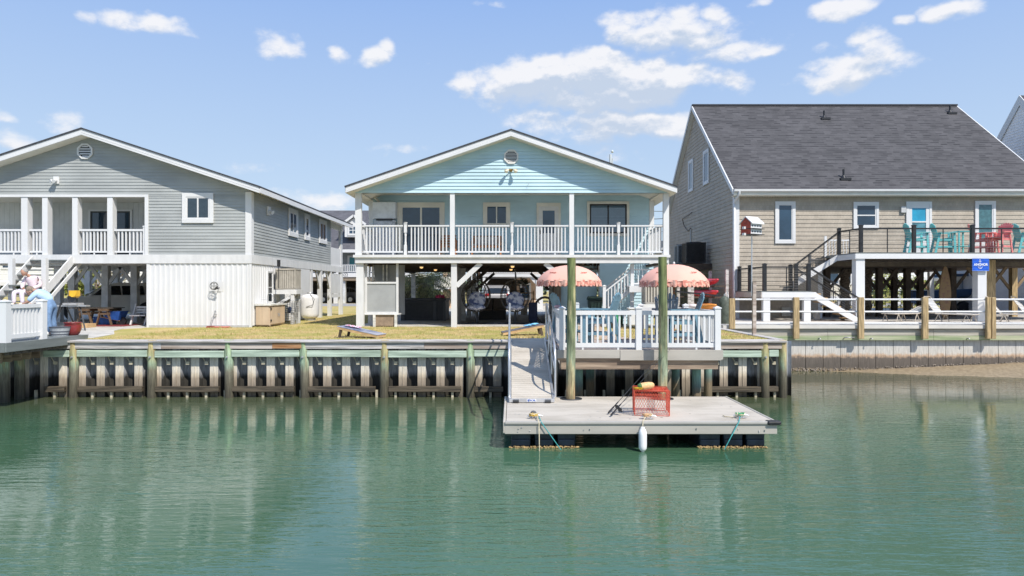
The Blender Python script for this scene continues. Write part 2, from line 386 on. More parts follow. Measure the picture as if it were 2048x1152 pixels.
# ------------------------------------------------------------ water, ground, slabs
m = MB(); m.quad((-400, -400, WZ), (400, -400, WZ), (400, 24.2, WZ), (-400, 24.2, WZ)); m.build('water', wm, kind='structure')
m = MB(); m.quad((-600, 18.35, 0), (7.12, 18.35, 0), (7.12, 700, 0), (-600, 700, 0)); m.quad((7.12, 24.0, 0), (600, 24.0, 0), (600, 700, 0), (7.12, 700, 0))
m.build('ground', gm, kind='structure')
m = MB(); m.box(-5.7, 5.4, 24.85, 38.5, -.1, .03); m.build('carport_slab', concrete, kind='structure')
m = MB(); m.prism([(-5.72, 38.51, .026), (5.4, 38.51, .026), (6, 56, .026), (-6, 56, .026)], (0, 0, -.1)); m.build('driveway', concrete, kind='structure')
pts = [(-26, 18.35), (-11.6, 18.9), (-12.0, 20.6), (-13.0, 22.3), (-13.35, 23.4), (-13.02, 24.0), (-12.98, 38), (-26, 38)]
m = MB(); m.prism([(a, b, .018) for a, b in pts], (0, 0, -.1)); m.build('patio_slab', concrete, kind='structure')
m = MB(); m.box(7.3, 30, 23.95, 46, -.2, .125); m.build('raised_patio', mk('pale_patio_concrete', (.54, .50, .45), .85, .1, 2), kind='structure')
m = MB(); m.box(-300, 300, 56, 67, -.1, .02); m.build('street', asph, kind='structure')
# mud bank at the foot of the right-hand seawall
m = MB(); vs = []; nx, ny = 60, 16
for j in range(ny):
    for i in range(nx):
        x = 10.8 + 20 * i / (nx - 1); y = 24.0 - 3.2 * j / (ny - 1)
        top = -1.49 + .33 * min(1, max(0, (x - 11.0) / 7))
        f = j / (ny - 1); reach = .22 + .55 * min(1, max(0, (x - 11.0) / 6)); z = top - (f / reach) * (top + 1.52) + .03 * mnoise.noise(Vector((x * 1.3, y * 2, 0))) + .012 * mnoise.noise(Vector((x * 6, y * 6, 3)))
        vs.append((x, y, max(z, -1.75)))
m.add(vs, [(j * nx + i, (j + 1) * nx + i, (j + 1) * nx + i + 1, j * nx + i + 1) for j in range(ny - 1) for i in range(nx - 1)], True)
m.build('mud_bank', sandm, kind='structure')
# loose blades over the near lawn
bl = MB(); rg = random.Random(3)
def blades(n, x0, x1, y0, y1, ok=lambda x, y: True):
    for _ in range(n):
        x = rg.uniform(x0, x1); y = rg.uniform(y0, y1)
        if not ok(x, y): continue
        h = rg.uniform(.02, .055); a = rg.uniform(0, 6.28); w = .006; lx = rg.uniform(-.02, .02); ly = rg.uniform(-.02, .02)
        dx, dy = math.cos(a) * w, math.sin(a) * w
        k = len(bl.v); bl.v += [Vector((x - dx, y - dy, -.005)), Vector((x + dx, y + dy, -.005)), Vector((x + lx, y + ly, h))]; bl.f.append([k, k + 1, k + 2]); bl.s.append(False)
blades(42000, -11.5, 7.0, 18.4, 24.8, lambda x, y: not (x < -11.6 + (y - 18) * .1 and y < 24 and x < -11.3))
blades(9000, -9.2, -5.6, 24.8, 38)
for _ in range(260):
    x = rg.uniform(-11.3, 6.9); y = 18.3 + rg.random() ** 2 * 6
    for _k in range(9):
        h = rg.uniform(.05, .12); dx = rg.uniform(-.03, .03); dy = rg.uniform(-.03, .03); k = len(bl.v); bl.v += [Vector((x + dx - .007, y + dy, -.005)), Vector((x + dx + .007, y + dy, -.005)), Vector((x + dx * 2.6, y + dy * 2.6, h))]; bl.f.append([k, k + 1, k + 2]); bl.s.append(False)
bl.build('grass', grass_mat('straw_blades', (.40, .37, .13), (.57, .43, .24), (.33, .31, .10)), kind='stuff', label='short straw coloured lawn grass', cat='grass')

# ------------------------------------------------------------ wooden bulkhead along the lawn
pile_m = zmat('bulkhead_pile', [(-1.6, (.05, .045, .03)), (-1.15, (.085, .075, .05)), (-.82, (.15, .14, .10)), (-.62, (.24, .30, .20)), (-.35, (.38, .38, .20)), (0, (.52, .40, .19))], jit=.35, streak=.4, band=(.36, .27, .14), zlo=-.9)
pileg_m = zmat('green_bulkhead_pile', [(-1.6, (.05, .045, .03)), (-1.1, (.09, .08, .055)), (-.8, (.16, .15, .11)), (-.55, (.32, .42, .30)), (-.2, (.34, .44, .28)), (0, (.26, .35, .17))], jit=.35, streak=.4, band=(.36, .33, .18), zlo=-.9)
dockpile_m = zmat('dock_pile_wood', [(-1.5, (.16, .11, .06)), (-.75, (.33, .24, .13)), (-.45, (.27, .32, .22)), (.1, (.17, .205, .12)), (.9, (.125, .15, .07)), (2.1, (.15, .175, .06))], jit=.5, nscale=3.5, streak=.55, bump=.8, band=(.34, .30, .16), zlo=-1.2)
sheet_m = zmat('sheet_piling', [(-1.6, (.045, .04, .03)), (-1.3, (.20, .165, .125)), (-1.0, (.34, .275, .205)), (-.9, (.54, .46, .35)), (-.8, (.62, .56, .47)), (-.5, (.60, .56, .49)), (0, (.58, .58, .58))], jit=.22, nscale=7, streak=.22, bump=.15)
bk = thing('wood_bulkhead', 'weathered timber bulkhead with round piles and corrugated sheets along the lawn', 'bulkhead', (-3, 18, WZ))
YF = 17.95
pl_px = [150, 305, 458, 608, 770, 941, 1528]
for i, px in enumerate(pl_px):
    x = X(px, YF + .05); mm = MB(); j = (i * 37 % 7 - 3) * .004
    mm.cyl((x + j * 4, YF + .04, -2.2), (x, YF + .04, .005 + (i % 3) * .01), .118, .112, 14)
    mm.build('pile', pile_m if i in (0, 1, 4, 6) else pileg_m, bk, label='tan topped pile' if i in (0, 1) else None)
    q = MB(); q.cyl((x, YF - .1, -.42), (x, YF - .06, -.42), .03, .03, 8); q.cyl((x, YF - .12, -.42), (x, YF - .1, -.42), .018, .018, 6); q.build('bolt', steel, bk)
x = 7.13; MB().cyl((x, 17.98, -2.2), (x, 17.98, .02), .1, .1, 12).build('pile', pile_m, bk)
# cap and fascia boards in lengths
xs = [-12.1, -9.2, -5.55, -2.3, 0.02]; seg = list(zip(xs[:-1], xs[1:])) + [(.86, 1.1), (4.6, 7.2)]
for i, (a, b) in enumerate(seg):
    MB().box(a, b - .006, 17.84, 18.37, -.035, .012 + .004 * (i % 2)).build('cap', wood_grey, bk, bevel=.006)
    MB().box(a, b - .006, 17.9, 17.955, -.2, -.037).build('fascia_board', wood_rust if i % 2 else wood_grey, bk)
MB().box(X(545, 17.9), X(603, 17.9), 17.885, 17.898, -.19, -.05).build('fascia_board', mk('orange_stained_wood', (.34, .13, .04), .8, .3, 2, (.4, 6, 6), bump=.4, col2=(.46, .26, .13)), bk, label='short orange stained board')
# horizontal wales between piles
wx = [-12.4] + [X(p, YF + .05) for p in pl_px[:-1]] + [.02, 4.7, X(1528, 18), 7.1]
for i, (a, b) in enumerate(zip(wx[:-1], wx[1:])):
    if a == .02: continue
    MB().box(a + .1, b - .1, 17.9, 18.03, -.42 + .012 * math.sin(i * 2.3), -.245 + .012 * math.sin(i * 2.3)).build('upper_wale', wale_m, bk, bevel=.008)
    MB().box(a + .1, b - (.25 if i < 7 else .1), 17.925, 18.05, -1.34 + .015 * math.sin(i * 3.1), -1.2 + .015 * math.sin(i * 3.1)).build('lower_wale', beam_dk, bk, bevel=.008)
# corrugated sheets: raised pans and hollow curves
m = MB(); m_r = MB(); x = -16.5; prof = []
recess_m = zmat('sheet_recess', [(-1.6, (.02, .018, .013)), (-1.0, (.04, .036, .03)), (-.84, (.36, .36, .37)), (0, (.46, .48, .50))], jit=.3, nscale=6, streak=.3, bump=.1)  # algae black low down; the blue-grey above has shade put into the colour
while x < 7.05:
    prof += [(x, 18.08), (x + .215, 18.08)]
    for k in range(1, 6):
        a = math.pi * k / 6; prof.append((x + .215 + .285 * (1 - math.cos(a)) / 2, 18.08 + .30 * math.sin(a) ** .6))
    x += .5
vs = []
for a, b in prof: vs += [(a, b, -2.2), (a, b, -.03)]
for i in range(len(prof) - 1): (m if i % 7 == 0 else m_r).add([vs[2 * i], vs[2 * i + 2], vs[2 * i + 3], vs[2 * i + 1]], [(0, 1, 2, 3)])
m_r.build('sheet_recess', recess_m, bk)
x = -16.5
while x < 7.0:                                  # seam beads
    m.box(x + .103, x + .113, 18.066, 18.083, -2.1, -.05); x += .5
m.build('sheet_panel', sheet_m, bk)
m = MB(); x = -16.2
while x < 6.9:
    m.box(x + .1, x + .16, 18.0, 18.06, -1.9, -1.3); m.tube([(x + .02, 18.05, -.43), (x + .09, 18.05, -.56)], .014, 5); m.box(x + .08, x + .17, 18.03, 18.075, -.63, -.55); x += .5  # timber ends below; the hooks under the wale model patches of sunlight
m.build('strut_ends_lit_hooks', mk('ochre_ends_lit_hooks', (.46, .41, .30), .8, .2), bk, kind='stuff')
# return wall going back to the neighbour's seawall
rw = thing('return_wall', 'low timber retaining wall running back from the bulkhead corner', 'wall', (7.15, 21, WZ))
MB().box(7.1, 7.16, 18.2, 23.9, -2, -.04).build('wall_sheet', sheet_m, rw)
MB().box(7.0, 7.26, 18.22, 23.9, -.035, .03).build('cap', wood_grey, rw, bevel=.005)

# ------------------------------------------------------------ neighbour's seawall on the right
swm = zmat('stained_seawall', [(-1.75, (.13, .10, .07)), (-1.45, (.26, .20, .13)), (-1.36, (.10, .085, .07)), (-1.04, (.13, .108, .09)), (-.95, (.48, .34, .23)), (-.86, (.53, .50, .45)), (-.4, (.50, .50, .49))], jit=.34, nscale=6, streak=.17, st=(1, 1, .8))
sw = thing('seawall', 'pale panelled seawall with rust and oyster stains under the neighbour fence', 'seawall', (15, 23.8, WZ))
m = MB(); x = 7.2
while x < 30:
    m.box(x + .004, x + .597, 23.84, 24.0, -2.2, -.3); x += .612
m.build('concrete_panels', swm, sw)
MB().box(7.2, 30, 23.86, 23.98, -2.2, -.31).build('joint_backing', beam_dk, sw)
capm = mk('green_stained_cap_board', (.40, .37, .31), .8, .15, 2, (.3, 5, 5), bump=.4, col2=(.50, .47, .40))
gbm = mk('algae_green_board', (.30, .38, .20), .8, .2, 2, (.3, 5, 5), bump=.4, col2=(.44, .45, .30))
x = 7.3; i = 0
while x < 30:
    w = 3.67; MB().box(x, x + w - .01, 23.7, 23.835, -.24, .005).build('cap_board', capm, sw); MB().box(x, x + w - .01, 23.69, 23.835, -.40, -.244).build('lower_board', gbm, sw); x += w; i += 1
MB().box(7.3, 30, 23.6, 23.948, .008, .122).build('coping', mk('coping_offwhite', (.62, .59, .54), .7, .08, 1), sw)
for px in (1640, 1744, 1938): MB().tube([(X(px, 23.6), 23.69, -.33), (X(px, 23.6), 23.6, -.33), (X(px, 23.6) + .02, 23.6, -.37)], .02, 6).build('bolt', steel, sw)
MB().tube([(X(1690, 23.6), 23.68, -.335), (X(1690, 23.6), 23.6, -.3), (X(1709, 23.6), 23.6, -.3), (X(1709, 23.6), 23.68, -.335)], .022, 6).build('cleat', steel, sw)
# oyster clumps on the wall foot
om = mk('oyster_shell', (.26, .22, .18), .7, .4, 12); m = MB(); rg = random.Random(5)
for _ in range(420):
    x = rg.uniform(9.4, 22); z = -1.49 + (.26 * min(1, max(0, (x - 12) / 7))) + rg.uniform(0, .12)
    m.ball((x, 23.83, z), rg.uniform(.012, .04), .03, rg.uniform(.01, .03), 5, 4)
m.build('oysters', om, sw, kind='stuff')
# fence of wooden posts and three white pipes
fc = thing('pipe_fence', 'wooden posts with three white pipe rails along the neighbour seawall', 'fence', (15, 23.6, .1))
for px in (1463, 1591, 1720, 1848, 1974, 1984, 2112):
    x = X(px, 23.6); MB().box(x - .095 * (.75 if px in (1974, 1984) else 1), x + .095 * (.75 if px in (1974, 1984) else 1), 23.49, 23.6, -.34 if px > 1500 else .0, 1.09 if px > 1500 else 1.05).build('fence_post', wood_tan, fc, bevel=.008)
for py in (599, 623.5, 647): MB().cyl((X(1468, 23.62), 23.64, Z(py, 23.6)), (24, 23.64, Z(py, 23.6)), .032, None, 8).build('rail', white, fc)

# ------------------------------------------------------------ floating dock
DZ = -.99
dk = thing('floating_dock', 'beige composite floating dock on black tubs in the green water', 'dock', (2.27, 13.5, WZ))
m = MB(); y = 12.1; k = 0
while y < 14.9:
    m.box(-.1, 4.64, y, min(y + .138, 14.93), DZ - .03, DZ + .0006 * (k % 2)); y += .141; k += 1
m.build('deck_boards', deck_m, dk)
MB().box(-.11, 4.66, 12.12, 14.9, DZ - .16, DZ - .031).build('frame', deck_fas, dk)
MB().box(-.13, 4.68, 12.045, 12.115, DZ - .215, DZ - .045).build('front_fascia', deck_fas, dk, bevel=.008)
MB().box(-.13, 4.68, 12.02, 12.096, DZ - .045, DZ + .012).build('edge_moulding', mk('edge_moulding_grey', (.36, .345, .315), .5, .06, 2), dk, bevel=.018, seg=3)
MB().box(-.16, -.112, 12.05, 14.93, DZ - .2, DZ + .006).build('side_fascia', deck_m, dk, bevel=.01)
MB().box(4.645, 4.7, 12.12, 14.93, DZ - .2, DZ + .01).build('side_fascia', deck_fas, dk, bevel=.01)
MB().box(4.5, 4.74, 11.99, 12.15, DZ - .05, DZ + .022).build('corner_bumper', blackm, dk, bevel=.02, seg=2)
def tub(x0, x1, y0, y1):
    z0, z1 = WZ - .25, DZ - .165
    m = MB(); m.hexa([(x0 + .03, y0 + .03, z0), (x1 - .03, y0 + .03, z0), (x1 - .03, y1, z0), (x0 + .03, y1, z0), (x0, y0, z1), (x1, y0, z1), (x1, y1, z1), (x0, y1, z1)])
    w = x1 - x0
    m.box(x0 + w * .04, x1 - w * .04, y0 - .015, y0 + .05, WZ + .02, WZ + .16)
    return m
tubm = mk('black_float_plastic', (.018, .024, .038), .33, .2, 4, col2=(.03, .042, .065))
for a, b in ((1021, 1063), (1068, 1109), (1114, 1152), (1398, 1442), (1447, 1487), (1492, 1531)):
    for y0 in (12.25, 13.9): tub(X(a, 12.25), X(b, 12.25), y0, y0 + .8).build('float_tub', tubm, dk, bevel=.035, seg=3)
barn = MB(); rg = random.Random(11)
for a, b in ((1018, 1156), (1396, 1534)):
    for _ in range(150): barn.ball((X(rg.uniform(a, b), 12.23), 12.225 + rg.uniform(-.012, .01), WZ + rg.uniform(-.01, .03)), rg.uniform(.012, .03), .02, .016, 5, 4)
barn.build('barnacles', mk('barnacle_ochre', (.32, .22, .10), .8, .5, 20), dk, kind='stuff')
m = MB(); rg = random.Random(2)
for px in (1036, 1043, 1060, 1180, 1168, 1394, 1478, 1520, 1531, 1037, 1044):
    m.cyl((X(px, 12), 12.04, DZ - .12 - rg.uniform(-.03, .05)), (X(px, 12), 12.03, DZ - .12 - rg.uniform(-.03, .05)), .008, .008, 6)
m.build('screws', steel, dk)
m = MB(); rg = random.Random(12)
for _ in range(46):
    x = rg.uniform(0, 4.5); y = rg.uniform(12.2, 14.8); n = 9; r = rg.uniform(.008, .03)
    m.add([(x + r * rg.uniform(.6, 1.4) * math.cos(2 * math.pi * i / n), y + r * rg.uniform(.6, 1.4) * math.sin(2 * math.pi * i / n), DZ + .0025) for i in range(n)], [list(range(n))])
m.build('droppings', mk('chalky_spots', (.66, .65, .6), .8, .1, 20, col2=(.2, .18, .14)), dk, kind='stuff')
for px in (1142, 1325):
    x = X(px, 14.6); q = MB(); n = 20
    ro = [(x + .22 * math.cos(2 * math.pi * i / n), 14.6 + .2 * math.sin(2 * math.pi * i / n), DZ + .004) for i in range(n)]
    q.tube(ro, .02, 6, True); q.add(ro, [list(range(n))]); q.build('pile_collar', darkpl, dk)
# mooring piles
for i, (px, pt) in enumerate(((1142, 516), (1325, 514))):
    x = X(px, 14.6); xt = x - .01
    prof = []; zt = Z(pt, 14.6); m = MB(); n = 20
    rings = 16; vs = []
    for j in range(rings + 1):
        z = -2.6 + (zt + 2.6) * j / rings; r0 = .104 - .014 * j / rings + .003 * math.sin(j * 1.7 + i)
        for k in range(n):
            t = 2 * math.pi * k / n; r = r0 * (1 + .03 * mnoise.noise(Vector((math.cos(t) * 1.5, math.sin(t) * 1.5, z * 1.1 + i * 9))))
            vs.append((x + .012 * math.sin(z * 1.1 + i) + r * math.cos(t), 14.6 + r * math.sin(t), z))
    m.add(vs, [(j * n + k, j * n + (k + 1) % n, (j + 1) * n + (k + 1) % n, (j + 1) * n + k) for j in range(rings) for k in range(n)], True)
    m.add(vs[-n:], [list(range(n))])
    lb = ['tall green mottled mooring pile beside the gangway end', 'tall green mottled mooring pile behind the crab trap'][i]
    o = m.build('mooring_pile', dockpile_m, loc=(x, 14.6, WZ), label=lb, cat='mooring pile', group='mooring piles holding the floating dock')
# ------------------------------------------------------------ gangway
P0 = Vector((0, 14.15, DZ + .075)); P1 = Vector((0, 18.15, .06))
gw = thing('gangway', 'aluminium gangway with tube handrails sloping from the lawn to the dock', 'gangway', (.4, 14.15, DZ))
m = MB(); xl, xr = -.04, .86; n = 34
for i in range(n):
    a = P0.lerp(P1, (i + .06) / n); b = P0.lerp(P1, (i + .94) / n)
    m.hexa([(xl + .03, a.y, a.z - .02), (xr - .03, a.y, a.z - .02), (xr - .03, b.y, b.z - .02), (xl + .03, b.y, b.z - .02), (xl + .03, a.y, a.z), (xr - .03, a.y, a.z), (xr - .03, b.y, b.z), (xl + .03, b.y, b.z)])
m.build('deck_planks', deck_m, gw)
for x in (xl, xr):
    MB().beam((x, P0.y, P0.z - .03), (x, P1.y, P1.z - .03), .05, .1).build('side_channel', alum, gw)
MB().box(xl - .02, xr + .02, 14.08, 14.13, DZ + .012, DZ + .085).build('end_plate', alum, gw, bevel=.004)
for x in (xl + .12, xr - .12): MB().cyl((x - .06, 14.06, DZ + .037), (x + .06, 14.06, DZ + .037), .034, None, 12).build('roller', darkpl, gw)
sx = X(1063, 14.06); MB().box(sx - .1, sx + .1, 14.066, 14.078, DZ + .022, DZ + .084).build('name_plate', white, gw)
def text_obj(name, s, size, mat, parent, T, ext=.002, sx=1, font_shear=0, bold=.0):
    cu = bpy.data.curves.new(name, 'FONT'); cu.body = s; cu.size = size; cu.extrude = ext; cu.align_x = 'CENTER'; cu.align_y = 'CENTER'; cu.shear = font_shear; cu.offset = bold
    tmp = bpy.data.objects.new(name + '_t', cu); COL.objects.link(tmp); bpy.context.view_layer.update()
    me = bpy.data.meshes.new_from_object(tmp.evaluated_get(bpy.context.evaluated_depsgraph_get())); bpy.data.objects.remove(tmp)
    me.transform(Matrix.Diagonal((sx, 1, 1, 1))); me.transform(T); me.transform(Matrix.Translation(-ORG[parent]))
    me.materials.clear(); me.materials.append(mat); o = bpy.data.objects.new(name, me); COL.objects.link(o); o.parent = parent; return o
bluep = mk('blue_print', (.02, .09, .42), .5, .05)
text_obj('plate_lettering', 'EVA', .055, bluep, gw, Matrix.Translation((sx, 14.062, DZ + .053)) @ Matrix.Rotation(R(90), 4, 'X'), sx=1.7, bold=.001)
def grail(x):
    m = MB(); H = 1.0; d = P1 - P0
    A = P0 + d * .035; B = P0 + d * .99
    def at(t, h): p = A.lerp(B, t); return (x, p.y, p.z + h)
    m.tube([at(0, -.02), at(0, .55), at(.005, .75), at(.03, .93), at(.07, .99), at(.12, 1.0), at(.9, 1.0), at(.96, .97), at(.99, .88), at(1, .7), at(1, 0)], .024, 8)
    for t in (.34, .67): m.tube([at(t, -.02), at(t, .98)], .022, 8)
    m.tube([at(0, .5), at(1, .5)], .02, 8)
    return m
grail(xl - .02).build('handrail', alum, gw); grail(xr + .045).build('handrail', alum, gw)

# ------------------------------------------------------------ fixed deck over the water
fd = thing('fixed_deck', 'raised waterside deck with white railing and grey brown fascia', 'deck', (2.8, 16.4, 0))
DX0, DX1, DY0, DY1 = 1.0, 4.56, 14.98, 17.9
m = MB(); y = DY0
while y < 17.86: m.box(DX0 + .02, DX1 - .02, y, min(y + .138, 17.88), 0, .028); y += .142
m.build('deck_boards', mk('warm_deck_boards', (.40, .33, .29), .75, .12, 3, (.4, 3, 1)), fd)
MB().box(DX0 - .01, 2.36, DY0 - .05, DY0 - .004, -.155, .03).build('front_fascia', deck_fas, fd, bevel=.004)
MB().box(2.365, DX1 + .02, DY0 - .06, DY0 - .006, -.2, .028).build('front_fascia', deck_fas, fd, bevel=.004)
MB().box(DX0 - .06, DX0 - .015, DY0 - .05, DY1, -.18, .03).build('side_fascia', deck_fas, fd); MB().box(DX1 + .022, DX1 + .06, DY0 - .05, DY1, -.18, .03).build('side_fascia', deck_fas, fd)
for y in (15.14, 16.6): MB().prism([(DX0 + .1, y, -.19), (DX1 - .03, y, -.19), (DX1 - .14, y, -.42), (DX0 + .22, y, -.42), (DX0 + .1, y, -.34)], (0, .08, 0)).build('beam', joist_m, fd)
m = MB(); x = DX0 + .1
while x < DX1: m.box(x, x + .045, DY0 + .05, DY1, -.185, -.002); x += .4
m.build('joists', joist_m, fd)
MB().box(DX0 + .05, DX1 - .03, 15.0, 15.06, -.4, -.2).build('joist_header', joist_m, fd)
MB().box(DX0 - .012, DX1 + .02, DY0 + .0, DY0 + .04, -.2, -.002).build('rim_joist', joist_m, fd)
tealpile = zmat('teal_deck_pile', [(-1.6, (.12, .10, .06)), (-1.0, (.20, .15, .09)), (-.85, (.12, .16, .14)), (-.6, (.18, .32, .27)), (-.2, (.16, .30, .25))], jit=.3)
for px, Y in ((1157, 15.6), (1393, 15.5), (1351, 16.9), (1416, 17.3), (1180, 17.2)):
    MB().cyl((X(px, Y), Y, -2.2), (X(px, Y), Y, -.19), .105, .1, 14).build('deck_pile', tealpile, fd)
def railing(par, P, Q, zb, zt, pitch=.125, w=.038, mat=None, top=(.09, .045), bot=(.05, .06), name='railing', slope=None, foot=0):
    """P,Q: ends on plan; zb,zt: underside and top at P; slope: rise from P to Q"""
    mat = mat or white; P = Vector((*P, 0)); Q = Vector((*Q, 0)); dz = slope or 0; m = MB(); Ln = (Q - P).length; n = max(2, round(Ln / pitch))
    up = lambda p, z, t: Vector((p.x, p.y, z + dz * t))
    m.beam(up(P, zt - top[1] / 2, 0), up(Q, zt - top[1] / 2, 1), top[0], top[1])
    m.beam(up(P, zb + bot[1] / 2, 0), up(Q, zb + bot[1] / 2, 1), bot[0], bot[1])
    d = (Q - P).normalized()
    for i in range(1, n):
        t = i / n; c = P.lerp(Q, t)
        m.beam(up(c, zb + bot[1] / 2, t), up(c, zt - top[1], t), w, w, up=tuple(d))
    if foot:
        for t in ([.25, .75] if Ln > 1.2 else [.5]):
            c = P.lerp(Q, t); m.box(c.x - .02, c.x + .02, c.y - .02, c.y + .02, foot, zb + dz * t)
    return m.build(name, mat, par)
def post(par, x, y, z0, z1, w=.11, cap=True, mat=None, name='railing_post', cm=None):
    m = MB(); m.box(x - w / 2, x + w / 2, y - w / 2, y + w / 2, z0, z1)
    o = m.build(name, mat or white, par)
    if cap:
        c = MB(); e = w / 2 + .014
        c.box(x - e, x + e, y - e, y + e, z1, z1 + .022)
        c.add([(x - e, y - e, z1 + .022), (x + e, y - e, z1 + .022), (x + e, y + e, z1 + .022), (x - e, y + e, z1 + .022), (x, y, z1 + .06)], [(0, 1, 4), (1, 2, 4), (2, 3, 4), (3, 0, 4)])
        c.build('post_cap', cm or mat or white, par)
    return o
zt = .885
xp = [X(1124.5, DY0 + .03), X(1277, DY0 + .03), X(1434.5, DY0 + .03)]
for x in xp: post(fd, x, DY0 + .03, -.02, .93, .125)
for a, b in zip(xp[:-1], xp[1:]): railing(fd, (a + .06, DY0 + .03), (b - .06, DY0 + .03), .08, zt, .118, .04, top=(.09, .09), bot=(.05, .095), foot=.03)
xs = (xp[0], xp[2])
for x in xs: post(fd, x, 17.75, .02, .93, .125)
post(fd, X(1281, 17.8), 17.8, .02, .93, .125)
for x in xs: railing(fd, (x, DY0 + .1), (x, 17.68), .08, zt, .118, .04, top=(.09, .09), bot=(.05, .095))
railing(fd, (X(1286, 17.8), 17.8), (xp[2] - .05, 17.8), .08, zt, .118, .04, top=(.09, .09), bot=(.05, .095))
# shell-pink float and cup on the rails
MB().ball((xp[0] + .04, 16.9, .93), .11, .07, .045, 12, 8).build('conch_shell', mk('shell_pink', (.62, .40, .40), .5, .15, 20), loc=(xp[0] + .04, 16.9, .885), label='pink conch shell lying on the left deck rail', cat='shell')
MB().ball((X(1386, 17.8), 17.78, .925), .12, .07, .055, 12, 8).ball((X(1393, 17.8), 17.78, .925), .07, .05, .05, 10, 6).build('conch_shell', mk('shell_pale', (.70, .60, .58), .5, .12, 20), loc=(X(1388, 17.8), 17.78, .885), label='pale conch shell lying on the rear corner of the deck rail', cat='shell')
# ------------------------------------------------------------ wall furniture
def window(par, T, w, h, trim=.09, sash=.04, cols=1, rows=1, tm=None, sm_=None, gm_=None, blinds=False, name='window', arch=False, sill=False):
    """T: frame whose origin is the lower left outer corner of the trim; y runs into the wall"""
    tm = tm or white; sm_ = sm_ or tm; gm_ = gm_ or glass
    m = MB(T); d = .045
    m.box(0, w, -d, 0, h - trim, h).box(0, w, -d - (.012 if sill else 0), 0, 0, trim).box(0, trim, -d, 0, trim, h - trim).box(w - trim, w, -d, 0, trim, h - trim)
    fr = m.build(name, tm, par)
    m = MB(T); a, b, c, e = trim, w - trim, trim, h - trim; s = sash
    m.box(a, b, -.03, -.002, e - s, e).box(a, b, -.03, -.002, c, c + s).box(a, a + s, -.03, -.002, c + s, e - s).box(b - s, b, -.03, -.002, c + s, e - s)
    for i in range(1, cols): x = a + (b - a) * i / cols; m.box(x - s / 2, x + s / 2, -.034, -.002, c + s, e - s)
    for j in range(1, rows): z = c + (e - c) * j / rows; m.box(a + s, b - s, -.032, -.002, z - s / 2, z + s / 2)
    m.build('sash', sm_, fr)
    if blinds:
        q = MB(T); z = c + s
        while z < e - s - .01: q.quad((a + s, -.006, z), (b - s, -.006, z), (b - s, -.014, z + .034), (a + s, -.014, z + .034)); z += .038
        q.build('blind', blinds if not isinstance(blinds, bool) else blind_m, fr)
        MB(T).quad((a + s, -.019, c + s), (b - s, -.019, c + s), (b - s, -.019, e - s), (a + s, -.019, e - s)).build('pane', pane, fr)
        MB(T).quad((a + s, -.002, c + s), (b - s, -.002, c + s), (b - s, -.002, e - s), (a + s, -.002, e - s)).build('backing', glassd, fr)
    else:
        MB(T).quad((a + s, -.016, c + s), (b - s, -.016, c + s), (b - s, -.016, e - s), (a + s, -.016, e - s)).build('pane', gm_, fr)
    return fr
def gable_roof(par, x0, x1, xr, ze, zr, y0, y1, th=.05, fas=.2, mat=None, wm_=None, name='roof', soffit=True):
    """roof with the ridge along y; x0,x1 eave tips, ze eave top, xr/zr ridge; front fascia at y0"""
    mat = mat or shingle_dark; wm_ = wm_ or white; m = MB()
    for (xa, xb) in ((x0, xr), (xr, x1)):
        za, zb = (ze, zr) if xb == xr else (zr, ze)
        m.hexa([(xa, y0 - .03, za - th), (xb, y0 - .03, zb - th), (xb, y1, zb - th), (xa, y1, za - th), (xa, y0 - .03, za), (xb, y0 - .03, zb), (xb, y1, zb), (xa, y1, za)])
    rf = m.build(name, mat, par)
    m = MB(); g = th + .002
    for (xa, xb) in ((x0 + .03, xr), (xr, x1 - .03)):
        za, zb = (ze, zr) if xb == xr else (zr, ze); k = .03 * (zr - ze) / (xr - x0)
        za += k if xb == xr else 0; zb += k if xb != xr else 0
        m.hexa([(xa, y0, za - g - fas * .62), (xb, y0, zb - g - fas * .62), (xb, y0 + .04, zb - g - fas * .62), (xa, y0 + .04, za - g - fas * .62), (xa, y0, za - g), (xb, y0, zb - g), (xb, y0 + .04, zb - g), (xa, y0 + .04, za - g)])
        m.hexa([(xa, y0 - .02, za - g - fas), (xb, y0 - .02, zb - g - fas), (xb, y0 + .02, zb - g - fas), (xa, y0 + .02, za - g - fas), (xa, y0 - .02, za - g - fas * .66), (xb, y0 - .02, zb - g - fas * .66), (xb, y0 + .02, zb - g - fas * .66), (xa, y0 + .02, za - g - fas * .66)])
    m.build('rake_board', wm_, rf)
    for x in (x0, x1): s = 1 if x == x0 else -1; MB().box(x + s * .005, x + s * .035, y0 + .045, y1, ze - g - fas + .02, ze - g - .01).build('eave_board', wm_, rf)
    m = MB(); d = g + fas * .93
    for (xa, xb) in ((x0 + .04, xr), (xr, x1 - .04)):
        za, zb = (ze, zr) if xb == xr else (zr, ze)
        m.quad((xa, y0 + .04, za - d), (xb, y0 + .04, zb - d), (xb, y1, zb - d), (xa, y1, za - d))
    m.build('soffit', soffit_m, rf)
    return rf
